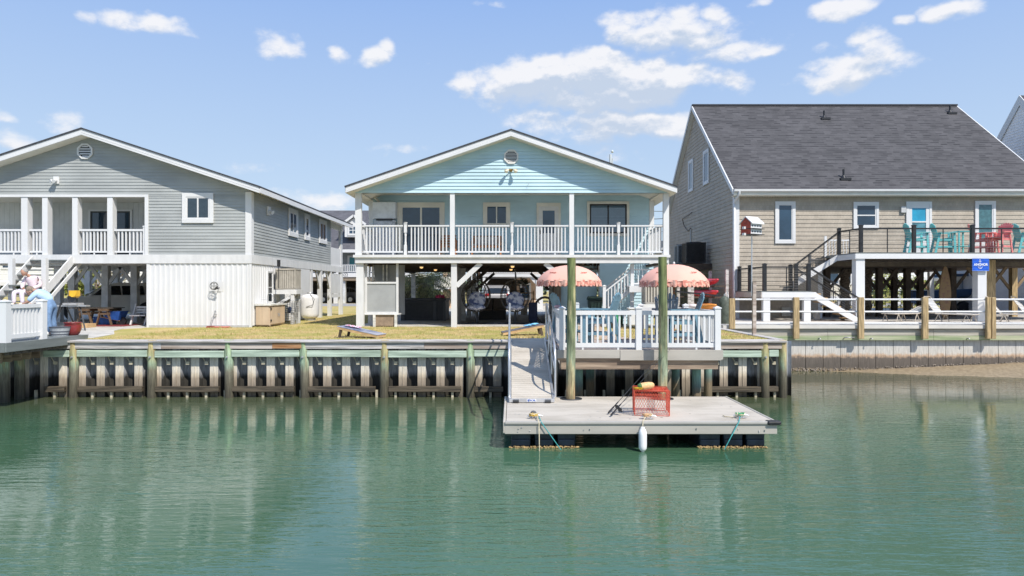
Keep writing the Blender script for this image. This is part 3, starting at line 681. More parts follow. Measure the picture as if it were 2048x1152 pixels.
def octa_vent(par, cx, y, cz, r, n=6, mat=None):
    pts = [(cx + r * math.cos(R(22.5 + 45 * i)), y - .05, cz + r * math.sin(R(22.5 + 45 * i))) for i in range(8)]
    inn = [(cx + .8 * (p[0] - cx), p[1], cz + .8 * (p[2] - cz)) for p in pts]
    m = MB(); v = pts + inn; m.add(v, [(i, (i + 1) % 8, 8 + (i + 1) % 8, 8 + i) for i in range(8)])
    m.add(pts + [(p[0], y, p[2]) for p in pts], [(i, 8 + i, 8 + (i + 1) % 8, (i + 1) % 8) for i in range(8)])
    m.add(inn + [(p[0], y - .01, p[2]) for p in inn], [(i, (i + 1) % 8, 8 + (i + 1) % 8, 8 + i) for i in range(8)])
    vn = m.build('gable_vent', mat or white, par)
    m = MB(); R8 = r * .8 * math.cos(R(22.5))
    for i in range(n):
        z = cz - R8 + 2 * R8 * (i + .15) / n; z2 = z + 2 * R8 / n * .62; h = max(abs(z - cz), abs(z2 - cz)); hw = R8 if h < R8 * .41 else R8 - (h - R8 * .414)
        m.hexa([(cx - hw, y - .048, z), (cx + hw, y - .048, z), (cx + hw, y - .035, z), (cx - hw, y - .035, z), (cx - hw, y - .02, z2), (cx + hw, y - .02, z2), (cx + hw, y - .008, z2), (cx - hw, y - .008, z2)])
    m.build('louvres', mat or white, vn); MB().add([(p[0], y - .006, p[2]) for p in inn], [list(range(8))]).build('void', darkpl, vn)
def turned_post(par, x, y, z0, z1):
    m = MB(); s = .05; H = z1 - z0
    m.box(x - s, x + s, y - s, y + s, z0, z0 + H * .3); m.box(x - s, x + s, y - s, y + s, z0 + H * .68, z1 - .08)
    m.lathe((x, y, z0), [(.05, H * .3), (.036, H * .33), (.045, H * .36), (.034, H * .42), (.034, H * .56), (.045, H * .62), (.036, H * .65), (.05, H * .68)], 10)
    m.box(x - .058, x + .058, y - .058, y + .058, z1 - .08, z1 - .05).lathe((x, y, z1), [(.03, -.05), (.068, -.03), (.07, 0)], 12)
    return m.build('newel_post', white, par)

# ============================================================ middle house
YF2, YW = 24.4, 26.6
bh = thing('blue_house', 'pale aqua stilt house in the middle with a full width white porch', 'house', (0, 30, 0))
ze, zr, xr = 4.985, 6.985, -.03
rf = gable_roof(bh, -5.86, 5.8, xr, ze, zr, 23.9, 37.8)
sl_ = (zr - ze) / (xr + 5.86)
def gclip(x0, x1, xr_, zr_, s, drop):
    def f(z):
        hw = (zr_ - drop - z) / s; a = max(x0, xr_ - hw); b = min(x1, xr_ + hw); return (a - x0, b - x0)
    return f
m = MB(); m.lap((-5.6, YF2, 0), (1, 0, 0), (0, -1, 0), 11.2, 4.81, 6.76, .1235, .03, gclip(-5.6, 5.6, xr, zr, sl_, .24))
m.quad((-5.6, YF2, 4.81), (5.6, YF2, 4.81), (5.6, YF2 + .12, 4.81), (-5.6, YF2 + .12, 4.81)); m.prism([(-5.6, YF2 + .005, 4.81), (5.6, YF2 + .005, 4.81), (5.6, YF2 + .005, 4.84), (xr, YF2 + .005, 6.74), (-5.6, YF2 + .005, 4.84)], (0, .1, 0))
m.build('gable_siding', bluesid, bh)
for x in (-5.575, 5.53): MB().box(x - .05, x + .05, YF2 - .03, YF2 - .0, 4.81, 4.9).build('gable_corner', bluesid, bh)
MB().lap((-5.52, YW, 0), (1, 0, 0), (0, -1, 0), 11.0, 2.6, 5.03, .1235, .026).build('porch_wall', bluesid, bh)
m = MB(); m.lap((5.5, YW, 0), (0, 1, 0), (1, 0, 0), 11.0, 2.34, 4.95, .1235, .018).lap((-5.52, 37.6, 0), (0, -1, 0), (-1, 0, 0), 11.0, 2.34, 4.95, .1235, .018).lap((5.5, 37.6, 0), (-1, 0, 0), (0, 1, 0), 11.0, 2.34, 5.0, .1235, .018)
m.build('side_walls', bluesid, bh)
m = MB(); m.box(-5.45, 5.45, YF2 + .12, YW + .02, 5.035, 5.06); x = -5.45
while x < 5.4: m.box(x, x + .012, YF2 + .12, YW, 5.027, 5.036); x += .13
m.build('porch_ceiling', soffit_m, bh)
m = MB()
for x in (-5.5, 5.44): m.box(x - .09, x + .06, YF2 + .12, YW, 4.82, 5.03)
m.build('porch_side_beams', ivory, bh)
for x in (-5.5, 5.43): MB().box(x - .08, x + .1, YW - .04, YW + .1, 2.35, 4.86).build('corner_trim', white, bh)
# porch floor
MB().box(-5.62, 2.7, YF2 - .07, YW, 2.525, 2.59).box(2.703, 5.62, YF2 - .07, YF2 + .45, 2.525, 2.59).build('porch_floor', whitep, bh)
MB().box(-5.6, 5.6, YF2 - .03, YF2 + .05, 2.30, 2.522).build('rim_board', whitep, bh)
MB().box(-5.66, 5.64, YF2 - .1, YF2 - .032, 2.5, 2.595).build('floor_edge', whitep, bh)
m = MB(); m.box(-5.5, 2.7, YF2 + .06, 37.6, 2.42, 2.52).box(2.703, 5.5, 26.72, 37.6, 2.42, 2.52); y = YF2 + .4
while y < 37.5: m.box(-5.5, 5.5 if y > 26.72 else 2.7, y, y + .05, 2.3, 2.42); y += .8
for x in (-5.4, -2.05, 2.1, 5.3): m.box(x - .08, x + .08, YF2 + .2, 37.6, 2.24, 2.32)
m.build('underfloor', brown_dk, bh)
for px, w in ((717.5, .22), (905, .165), (1143, .165), (1331.5, .2)):
    x = X(px, YF2 + .1); MB().box(x - w / 2, x + w / 2, YF2 + .01, YF2 + .17, 2.6, 4.81).build('porch_post', white, bh)
for px, w in ((720, .26), (908, .2), (1143, .17), (1332, .2)):
    x = X(px, YF2 + .1); MB().box(x - w / 2, x + w / 2, YF2 + .06, YF2 + .26, -.05, 2.298).build('lower_post', whitep, bh)
for y in (28.5, 32.5, 36.9):
    for x in (-5.35, -2.05, 2.1, 5.25): MB().box(x - .1, x + .1, y, y + .2, 0, 2.24).build('lower_post', whitedirty if x < 5 else whitep, bh)
def br(a, b, w=.12, mt=None): MB().beam(a, b, .06, w).build('brace', mt or whitep, bh)
br((X(913, 24.5), 24.5, Z(572, 24.5)), (X(962, 24.5), 24.5, 2.3), .17); br((X(1090, 24.5), 24.5, 2.3), (X(1142, 24.5), 24.5, Z(570, 24.5)), .17)
for y in (28.5,): br((-1.95, y, 1.35), (-.95, y, 2.25), .14, brown_dk); br((2.0, y, 1.35), (1.0, y, 2.25), .14, brown_dk)
for y in (36.9,): br((2.0, y, 1.35), (1.0, y, 2.25), .14, brown_dk); br((-1.95, y, 1.35), (-.95, y, 2.25), .14, brown_dk)
for (a, b) in ((727, 806), (816, 900), (911, 1019), (1029, 1137), (1149, 1232), (1242, 1326)):
    railing(bh, (X(a, YF2 + .1), YF2 + .1), (X(b, YF2 + .1), YF2 + .1), 2.68, 3.665, .122, .042, top=(.1, .05), bot=(.06, .055), foot=2.6)
for px in (811, 1024, 1237): turned_post(bh, X(px, YF2 + .1), YF2 + .1, 2.6, 3.77)
for x in (-5.42, 5.4): railing(bh, (x, YF2 + .25), (x, YW - .1), 2.68, 3.665, .122, .042, top=(.1, .05), bot=(.06, .055))
s_ = YW / F
def P2(px, py): return (X(px, YW), YW - .02, Z(py, YW))
def front_win(par, x0, y0, x1, y1, Y, **k):
    """outer trim rectangle in photo pixels on the plane y = Y"""
    return window(par, FR((X(x0, Y), Y, Z(y1, Y)), (1, 0, 0), (0, 1, 0)), X(x1, Y) - X(x0, Y), Z(y0, Y) - Z(y1, Y), **k)
sdoor = front_win(bh, 795, 405, 889.5, 514, YW - .02, trim=.13, sash=.07, cols=2, tm=ivory, name='sliding_door')
front_win(bh, 966, 405, 1020.5, 455, YW - .02, trim=.12, sash=.045, cols=2, tm=ivory, sm_=ivory)
front_win(bh, 1174, 403, 1258.5, 472, YW - .02, trim=.1, sash=.06, cols=2, tm=ivory, sm_=blackm, blinds=mk('blind_bluegrey', (.36, .44, .5), .5, .05))
d = MB(FR((X(1073, YW), YW - .02, 2.6), (1, 0, 0), (0, 1, 0))); w = X(1121.5, YW) - X(1073, YW); h = Z(406, YW) - 2.6
d.box(0, .09, -.05, 0, 0, h).box(w - .09, w, -.05, 0, 0, h).box(.09, w - .09, -.05, 0, h - .14, h)
dr = d.build('door', ivory, bh)
d = MB(FR((X(1073, YW) + .09, YW - .02, 2.6), (1, 0, 0), (0, 1, 0))); w2 = w - .18; hh = h - .14
gx0, gx1, gz0, gz1 = .15, w2 - .15, .95, hh - .16
d.box(0, w2, -.03, 0, 0, gz0).box(0, w2, -.03, 0, gz1, hh).box(0, gx0, -.03, 0, gz0, gz1).box(gx1, w2, -.03, 0, gz0, gz1); d.build('door_leaf', mk('door_offwhite', (.62, .62, .60), .5, .05), dr)
T = FR((X(1073, YW) + .09, YW - .02, 2.6), (1, 0, 0), (0, 1, 0)); MB(T).quad((gx0, -.012, gz0), (gx1, -.012, gz0), (gx1, -.012, gz1), (gx0, -.012, gz1)).build('door_glass', glass, dr)
MB(T).box(.05, .09, -.07, -.03, .92, 1.05).ball((.07, -.07, .95), .025).build('handle', blackm, dr)
# porch lamps (lit), floodlight, gable vent, hook
lit = mk('lit_lamp_glass', (1, .62, .25), .3, .02, emit=1.1); brass = mk('brass', (.42, .28, .10), .35, .1, metal=.8)
for px, py in ((820, 388), (1025, 387), (1222, 385)):
    x = X(px, 24.9); m = MB().lathe((x, 24.9, 5.03), [(.1, 0), (.12, -.04), (.11, -.07)], 14); lp = m.build('porch_lamp', brass, bh)
    MB().ball((x, 24.9, 4.93), .095, .095, .06, 12, 6).build('lamp_glass', lit, lp)
octa_vent(bh, X(1022.5, YF2), YF2 - .02, Z(314, YF2), .275, 8, mat=mk('vent_ivory', (.72, .70, .66), .5, .03))
cx, cz = X(1022, YF2), Z(341, YF2); m = MB().cyl((cx, YF2 - .01, cz), (cx, YF2 - .06, cz), .06, .06, 12).tube([(cx, YF2 - .06, cz), (cx - .06, YF2 - .14, cz), (cx - .1, YF2 - .17, cz - .02)], .02, 6).tube([(cx, YF2 - .06, cz), (cx + .06, YF2 - .14, cz), (cx + .1, YF2 - .17, cz - .02)], .02, 6)
fl = m.build('flood_lamp', brass, bh)
for sg in (-1, 1): MB().cyl((cx + sg * .1, YF2 - .17, cz), (cx + sg * .17, YF2 - .27, cz - .07), .035, .075, 12).ball((cx + sg * .17, YF2 - .27, cz - .07), .07, .07, .05, 10, 6).build('bulb', mk('lamp_cream', (.75, .68, .52), .35, .05), fl)
MB().tube([(X(1057, YF2), YF2 - .02, Z(368, YF2)), (X(1057, YF2), YF2 - .1, Z(368, YF2)), (X(1057, YF2), YF2 - .1, Z(371, YF2))], .008, 5).build('hook', steel, bh)
m = MB(); m.tube([(-5.3, 26.3, 4.9), (-5.2, 26.4, 4.82), (-5.12, 26.5, 4.7), (-5.12, 26.52, 2.65)], .045, 8); m.build('downspout', ivory, bh)
for px, py, Y in ((843, 533, 27.5), (871, 539, 31), (1025, 530.5, 26.6), (1022, 538, 30.5)):
    x = X(px, Y); lp = MB().cyl((x, Y, 2.3), (x, Y, 2.27), .09, None, 12).build('ceiling_lamp', white, bh); MB().ball((x, Y, 2.25), .07, .07, .045, 10, 6).build('bulb', lit, lp)
# ground floor: plank partition, store room and its door
m = MB(); y = 24.95
while y < 29.6: m.box(-2.16, -2.12, y, y + .29, .03, 2.28); y += .3
m.build('plank_partition', mk('offwhite_planks', (.52, .51, .48), .7, .12), bh)
MB().lap((1.95, 27.4, 0), (1, 0, 0), (0, -1, 0), 1.45, .03, 2.32, .1235, .026).lap((3.42, 26.66, 0), (1, 0, 0), (0, -1, 0), 2.1, .03, 2.58, .1235, .026).build('store_room_wall', bluesid, bh)
MB().box(1.62, 1.93, 27.3, 27.4, .03, 2.3).build('store_side_panel', brown_dk, bh)
MB().box(1.0 + .66, 1.95, 27.2, 27.28, .03, 2.1).build('store_door', mk('brown_door', (.15, .12, .09), .6, .25, 3, (5, 1, .5)), bh)
MB().box(X(1197, 26.8), X(1204, 26.8), 26.75, 26.9, .03, 2.3).build('corner_post', whitep, bh)
MB().lap((5.5, 27.6, 0), (0, 1, 0), (1, 0, 0), 3, .1, 2.32, .1235, .018).build('store_end_wall', bluesid, bh)
# stairs from the porch down the right side
st = thing('outdoor_stairs', 'white railed stairs folding down from the porch under the right end of the aqua house', 'stairs', (4.3, 25.2, 0))
yl = 24.7; zl = 1.5
MB().box(X(1256, yl), 5.52, 24.45, 25.5, zl - .06, zl).build('landing', whitep, st); MB().box(X(1256, yl), 5.52, 24.4, 24.448, zl - .24, zl + .002).build('landing_fascia', whitep, st)
for px, z1 in ((1264, 2.24), (1320, 2.24)): MB().box(X(px, 24.7) - .06, X(px, 24.7) + .06, 24.62, 24.74, 0, Z(528, 24.7)).build('newel_post', white, st)
railing(st, (X(1268, 24.7), 24.68), (X(1318, 24.7), 24.68), Z(569, 24.7), Z(538, 24.7), .16, .04)
xa, xb = X(1210, 24.7), X(1262, 24.7); post(st, xa - .03, 24.68, .0, Z(573, 24.7), .11)
railing(st, (xa, 24.68), (xb, 24.68), Z(624, 24.7), Z(582, 24.7), .115, .035, slope=Z(541, 24.7) - Z(582, 24.7))
railing(st, (xa + .1, 25.5), (xb + .1, 25.5), .62, 1.4, .115, .035, slope=.78)
for i in range(5):
    t = (i + .5) / 5; x = xa + (xb - xa) * t; z = .35 + (zl - .35) * (i + .5) / 5.5; MB().box(x - .14, x + .14, 24.76, 25.5, z, z + .04).build('tread', wood_grey, st)
MB().beam((xa + .02, 24.74, Z(628, 24.7)), (xb, 24.74, zl - .1), .05, .16).build('stringer', whitep, st)
for i in range(2): MB().box(xa - .5 + .25 * i, xa + .1 + .0 * i, 24.76, 25.5, .03 + .16 * i, .17 + .16 * i).build('step', wood_grey, st)
# upper flight, rises to the left behind
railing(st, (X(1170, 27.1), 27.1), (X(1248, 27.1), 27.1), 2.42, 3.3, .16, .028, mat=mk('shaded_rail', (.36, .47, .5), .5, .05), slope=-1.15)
for i in range(5):
    t = i / 5; MB().box(X(1172 + 78 * t, 27.1) - .15, X(1172 + 78 * t, 27.1) + .15, 26.95, 27.35, 2.3 - .75 * t, 2.34 - .75 * t).build('tread', brown_dk, st)

# ============================================================ left house
gh = thing('grey_house', 'grey sided stilt house on the left with recessed porch and white ribbed lower wall', 'house', (-15, 30, 0))
zrL, zeL, xrL = 7.03, 4.985, -15.07; XR = -9.33
x0L, x1L = -21.32, -8.83
rf2 = gable_roof(gh, x0L, x1L, xrL, zeL, zrL, 23.9, 37.9)
slL = (zrL - zeL) / (x1L - xrL)
pX0, pX1 = -22, X(294, 24.4)
m = MB(); m.lap((-20.8, YF2, 0), (1, 0, 0), (0, -1, 0), 20.8 + XR, 4.70, 6.8, .113, .02, gclip(-20.8, XR, xrL, zrL, slL, .25), zref=2.6)
m.prism([(-20.8, YF2 + .003, 4.7), (XR, YF2 + .003, 4.7), (XR, YF2 + .003, 4.85), (xrL, YF2 + .003, 6.76), (-20.8, YF2 + .003, 4.85)], (0, .1, 0)); m.build('gable_siding', greysid, gh)
m = MB(); m.lap((pX1, YF2, 0), (1, 0, 0), (0, -1, 0), XR - pX1, 2.6, 4.70, .113, .02, zref=2.6); m.build('front_siding', greysid, gh)
m = MB(); m.lap((XR, YF2, 0), (0, 1, 0), (1, 0, 0), X(662, 35.1) * 0 + 10.7, 2.6, 4.9, .113, .02, zref=2.6); m.build('side_siding', greysid, gh)
MB().box(XR - .19, XR + .03, YF2 - .035, YF2 + .2, 2.58, 4.84).build('corner_trim', white, gh)
# porch recess
yb = 26.2; m = MB(); m.box(-21, pX1 + .02, yb, yb + .1, 2.6, 4.72); x = -21
while x < pX1: m.box(x, x + .012, yb - .006, yb, 2.6, 4.7); x += .19
m.build('porch_back_wall', mk('board_and_batten_white', (.60, .60, .585), .6, .06, 2), gh)
MB().box(pX1 - .02, pX1 + .0, YF2 + .02, yb, 2.6, 4.7).build('porch_end_wall', white, gh)
MB().box(-21, pX1, YF2 + .12, yb, 4.69, 4.72).build('porch_ceiling', soffit_m, gh)
MB().box(-20.9, pX1 + .06, YF2 - .045, YF2 + .1, 4.66, 4.745).build('porch_header', white, gh)
MB().box(pX1 - .06, pX1 + .065, YF2 - .045, YF2 + .1, 2.6, 4.658).build('jamb', white, gh)
for a, b in ((43, 57), (85, 97), (145, 157), (215, 227)):
    MB().box(X(a, YF2), X(b, YF2) - .02, YF2 - .02, YF2 + .24, 2.6, 4.655).build('porch_post', white, gh)
for a, b in ((-30, 43), (57, 85), (157, 215), (227, 288)):
    railing(gh, (X(a, YF2) + .01, YF2 + .08), (X(b, YF2) - .01, YF2 + .08), 2.68, 3.52, .13, .05, top=(.1, .07), bot=(.06, .06), foot=2.6)
post(gh, X(288, YF2), YF2 + .06, 2.6, 3.6, .09)
MB().box(-21, pX1, YF2 + .11, yb, 2.56, 2.6).build('porch_floor', deck_grey, gh)
front_win(gh, 178, 419, 265, 512, yb - .01, trim=.07, sash=.06, cols=2, sm_=darkpl, gm_=glass, name='sliding_door')
front_win(gh, 365, 386, 427.5, 446, YF2 - .02, trim=.14, sash=.05, cols=2, blinds=mk('blind_teal_grey', (.30, .37, .38), .5, .1), sill=True)
octa_vent(gh, X(171.5, YF2), YF2 - .02, Z(303, YF2), .295, 5)
cx, cz = X(114, YF2), Z(361, YF2); fl = MB().box(cx - .1, cx + .1, YF2 - .06, YF2 - .02, cz - .12, cz + .14).build('flood_lamp', white, gh)
for sg in (-1, 1): MB().cyl((cx + sg * .02, YF2 - .06, cz), (cx + sg * .06 - .03, YF2 - .24, cz - .06), .04, .065, 10).build('lamp_head', white, fl)
# band and ribbed lower storey
MB().box(-21, XR + .05, YF2 - .06, YF2 + .1, 2.29, 2.603).build('rim_board', whitep, gh)
MB().box(XR - .1, XR + .05, YF2 + .105, 37.6, 2.29, 2.603).build('side_rim_board', whitep, gh)
lx = X(297, YF2); MB().ribs((lx, YF2 - .01, 0), (1, 0, 0), (0, -1, 0), XR - lx, .06, 2.29, .185, .022).build('ribbed_wall', white, gh)
MB().ribs((XR, YF2, 0), (0, 1, 0), (1, 0, 0), 4.55, .06, 2.29, .185, .022).build('ribbed_side_wall', white, gh)
for p in ((lx, YF2), (XR, YF2)): MB().box(p[0] - .05, p[0] + .03, p[1] - .04, p[1] + .04, .0, 2.289).build('corner_trim', white, gh)
MB().box(lx, XR, YF2 - .035, YF2 - .012, -.02, .085).build('base_board', mk('grey_base', (.45, .45, .45), .7, .1), gh)
MB().box(XR - .02, XR + .04, 29.0, 31.4, .05, 2.289).build('smooth_side_panel', white, gh)
# side windows, lamp, rear porch
SD = lambda Y, z: FR((XR + .022, Y, z), (0, 1, 0), (-1, 0, 0))
for a, b, z0, z1 in ((28.4, 29.6, 3.6, 4.78), (30.6, 31.35, 3.6, 4.78), (32.9, 34.2, 3.62, 4.78)):
    window(gh, SD(a, z0), b - a, z1 - z0, trim=.16, sash=.05, cols=2 if b - a > 1 else 1, sill=True)
window(gh, SD(25.9, .82), .62, 1.25, trim=.06, sash=.03, rows=2, gm_=glassd)
fl = MB(SD(25.9, 4.2)).box(0, .3, -.05, 0, 0, .32).build('flood_lamp', white, gh); MB(SD(25.9, 4.2)).cyl((.15, -.05, .15), (.1, -.2, .08), .05, .08, 10).build('lamp_head', white, fl)
MB().box(XR - .12, XR, 35.1, 35.2, 2.57, 4.85).build('rear_trim', white, gh)
MB().box(XR - .1, XR + .02, 37.1, 37.5, .0, 4.85).build('rear_post', white, gh)
MB().box(XR - .05, XR, 35.2, 37.1, 2.57, 3.55).build('rear_parapet', white, gh); MB().box(XR - .06, XR, 35.2, 37.1, 4.55, 4.85).build('rear_header', white, gh)
MB().box(XR - .05, XR, 35.25, 37.6, 1.15, 2.2).build('rear_lower_panel', whitep, gh); MB().box(XR - .05, XR, 34.9, 37.6, .95, 1.13).build('rear_lower_beam', whitep, gh)
for y in (31.6, 33.2, 35.0, 37.3): MB().box(XR - .14, XR + .04, y, y + .24, 0, 2.289).build('lower_post', whitep, gh)
for y in (33.2, 35.0):
    for s in (-1, 1): MB().beam((XR - .05, y + .12, 1.35), (XR - .05, y + .12 + s * .7, 2.25), .06, .12).build('brace', whitep, gh)
m = MB(); y = 31.5
while y < 37: m.box(XR - 1.55, XR - 1.52, y, y + .05, .9, 2.2); y += .18
for z in (1.0, 1.35, 1.7, 2.05): m.box(XR - 1.52, XR - 1.5, 31.5, 37, z, z + .06)
m.build('lattice', whitep, gh)
# under the house
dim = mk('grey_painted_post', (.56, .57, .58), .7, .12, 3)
m = MB(); m.box(-20.8, XR - .1, YF2 + .12, 37.6, 2.44, 2.54); m.box(-20.8, lx, YF2 + .3, YF2 + .4, 2.3, 2.44)
y = 25
while y < 37: m.box(-20.8, XR - .1, y, y + .05, 2.32, 2.44); y += .6
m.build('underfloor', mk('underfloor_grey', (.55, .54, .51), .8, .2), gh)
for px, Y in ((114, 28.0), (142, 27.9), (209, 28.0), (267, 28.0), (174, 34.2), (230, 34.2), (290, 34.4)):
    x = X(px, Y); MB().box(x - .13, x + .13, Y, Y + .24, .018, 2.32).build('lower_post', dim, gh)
    if px in (142, 209, 267, 174, 230):
        for s in (-1, 1): MB().beam((x, Y + .1, 1.45), (x + s * .62, Y + .1, 2.3), .06, .14).build('brace', dim, gh)
# stairs up to the porch
gs = thing('porch_stairs', 'white stringered stairs with dark grey treads up to the grey house porch', 'stairs', (-16.4, 22.5, 0))
sx0, sx1 = -17.05, -15.67; n = 14
for i in range(n):
    t = (i + .5) / n; y = YF2 - .05 - 2.9 * t; z = 2.5 - 2.5 * t
    MB().box(sx0 + .03, sx1 - .03, y - .15, y + .13, z - .04, z).build('tread', deck_grey, gs)
for x in (sx0, sx1): MB().beam((x, YF2 - .03, 2.44), (x, YF2 - 3.1, -.0), .05, .28).build('stringer', whitep, gs)
for x, y in ((-17.0, 23.2), (-15.7, 22.95)): MB().box(x - .075, x + .075, y - .075, y + .075, 0, 2.41).build('newel_post', whitep, gs)
MB().beam((sx1 + .08, 25.0, 2.56), (sx1 + .08, 22.9, .95), .04, .12).build('side_trim', whitep, gs)

# ============================================================ right house
def tan_mat():
    m, t, b = newmat('tan_shake_siding'); g = nd(t, 'ShaderNodeNewGeometry'); sp = nd(t, 'ShaderNodeSeparateXYZ'); t.links.new(g.outputs['Position'], sp.inputs[0])
    cb = nd(t, 'ShaderNodeCombineXYZ'); t.links.new(mth(t, 'ADD', sp.outputs[0], sp.outputs[1]), cb.inputs[0]); t.links.new(sp.outputs[2], cb.inputs[1])
    bt = nd(t, 'ShaderNodeTexBrick'); t.links.new(cb.outputs[0], bt.inputs['Vector']); bt.inputs['Scale'].default_value = 1; bt.inputs['Brick Width'].default_value = .14; bt.inputs['Row Height'].default_value = .178
    bt.inputs['Mortar Size'].default_value = .004; bt.inputs['Color1'].default_value = (.44, .385, .315, 1); bt.inputs['Color2'].default_value = (.39, .34, .275, 1); bt.inputs['Mortar'].default_value = (.30, .25, .2, 1)
    nz = nd(t, 'ShaderNodeTexNoise'); nz.inputs['Scale'].default_value = 2; t.links.new(g.outputs['Position'], nz.inputs['Vector'])
    vm = nd(t, 'ShaderNodeVectorMath', operation='SCALE'); t.links.new(bt.outputs[0], vm.inputs[0]); t.links.new(mrange(t, nz.outputs[0], .3, .7, .93, 1.07), vm.inputs['Scale']); t.links.new(vm.outputs[0], b.inputs['Base Color'])
    b.inputs['Roughness'].default_value = .75; return m
tansid = tan_mat()
def shingles(name, ks, c1=(.074, .071, .075), c2=(.012, .012, .015), mo=(.03, .03, .034)):
    m, t, b = newmat(name); g = nd(t, 'ShaderNodeNewGeometry'); sp = nd(t, 'ShaderNodeSeparateXYZ'); t.links.new(g.outputs['Position'], sp.inputs[0])
    cb = nd(t, 'ShaderNodeCombineXYZ'); t.links.new(sp.outputs[0], cb.inputs[0]); t.links.new(mth(t, 'MULTIPLY', sp.outputs[2], ks), cb.inputs[1])
    bt = nd(t, 'ShaderNodeTexBrick'); t.links.new(cb.outputs[0], bt.inputs['Vector']); bt.inputs['Scale'].default_value = 1; bt.inputs['Brick Width'].default_value = .30; bt.inputs['Row Height'].default_value = .19; bt.offset = .37; bt.offset_frequency = 3; bt.squash = 1.3; bt.squash_frequency = 2
    bt.inputs['Mortar Size'].default_value = .004; bt.inputs['Mortar Smooth'].default_value = .3; bt.inputs['Bias'].default_value = -.15
    tabs = mrange(t, mth(t, 'FRACT', mth(t, 'DIVIDE', mth(t, 'MULTIPLY', sp.outputs[2], ks), .19)), .45, .52)      # the dark tabs fill the lower part of a course
    bt.inputs['Color1'].default_value = (*c1, 1); bt.inputs['Color2'].default_value = (*c2, 1); bt.inputs['Mortar'].default_value = (*mo, 1)
    nz = nd(t, 'ShaderNodeTexNoise'); nz.inputs['Scale'].default_value = 1.1; nz.inputs['Detail'].default_value = 6; nz.inputs['Roughness'].default_value = .75; t.links.new(g.outputs['Position'], nz.inputs['Vector'])
    vm = nd(t, 'ShaderNodeVectorMath', operation='SCALE'); t.links.new(mixc(t, tabs, bt.outputs[0], c1), vm.inputs[0]); t.links.new(mrange(t, nz.outputs[0], .3, .7, .8, 1.22), vm.inputs['Scale']); t.links.new(vm.outputs[0], b.inputs['Base Color'])
    b.inputs['Roughness'].default_value = .9
    bm = nd(t, 'ShaderNodeBump'); bm.inputs['Strength'].default_value = .5; bm.inputs['Distance'].default_value = .01; t.links.new(bt.outputs[0], bm.inputs['Height']); t.links.new(bm.outputs[0], b.inputs['Normal'])
    return m
shing = shingles('asphalt_shingles', 1.6)
th_ = thing('tan_house', 'tan shake sided house on the right under a steep dark shingle roof', 'house', (16, 34, 0))
TX0, TX1, TY0, TY1, TYR = 9.64, 23.15, 29.5, 42.0, 35.78
tze, tzr = 5.64, 11.02
RX0, RX1 = 9.42, 23.28
m = MB(); ye = 29.08
for ya, za, yb2, zb2 in ((ye, tze, TYR, tzr), (TYR, tzr, 42.45, tze)):
    m.hexa([(RX0, ya, za - .06), (RX1, ya, za - .06), (RX1, yb2, zb2 - .06), (RX0, yb2, zb2 - .06), (RX0, ya, za), (RX1, ya, za), (RX1, yb2, zb2), (RX0, yb2, zb2)])
rf3 = m.build('roof', shing, th_)
MB().box(RX0, RX1, TYR - .14, TYR + .14, tzr - .05, tzr + .03).build('ridge_cap', shingle_dark, rf3)
for X_ in (RX0 - .0, RX1):
    m = MB()
    for ya, za, yb2, zb2 in ((ye, tze, TYR, tzr), (TYR, tzr, 42.45, tze)):
        m.hexa([(X_ - .03, ya, za - .22), (X_ + .02, ya, za - .22), (X_ + .02, yb2, zb2 - .22), (X_ - .03, yb2, zb2 - .22), (X_ - .03, ya, za + .005), (X_ + .02, ya, za + .005), (X_ + .02, yb2, zb2 + .005), (X_ - .03, yb2, zb2 + .005)])
    m.build('rake_board', white, rf3)
m = MB()
for ya, za, yb2, zb2 in ((ye + .05, tze - .24, TYR, tzr - .24), (TYR, tzr - .24, 42.4, tze - .24)): m.quad((RX0 + .02, ya, za), (TX0 + .1, ya, za), (TX0 + .1, yb2, zb2), (RX0 + .02, yb2, zb2))
m.build('rake_soffit', soffit_m, rf3)
m = MB(); m.prism([(RX0 + .02, ye - .02, tze - .02), (RX0 + .02, ye - .13, tze - .02), (RX0 + .02, ye - .12, tze - .1), (RX0 + .02, ye - .02, tze - .14)], (RX1 - RX0, 0, 0)); m.build('gutter', white, rf3)
MB().box(RX0 + .02, RX1, ye - .018, ye + .03, tze - .26, tze - .062).build('eave_board', ivory, rf3)
m = MB(); m.box(RX0 + .05, RX1, ye + .03, TY0, tze - .27, tze - .25); x = RX0 + .1
while x < RX1: m.box(x, x + .05, ye + .06, TY0, tze - .285, tze - .27); x += .11
m.build('eave_soffit', soffit_m, rf3)
m = MB(); m.tube([(TX0 + .02, ye - .08, tze - .1), (TX0 + .02, ye - .08, tze - .2), (TX0 - .05, ye + .15, tze - .42), (TX0 - .05, TY0 - .06, tze - .55), (TX0 - .05, TY0 - .06, tze - .6), (TX0 - .05, TY0 - .06, .3)], .05, 8); m.build('downspout', white, th_)
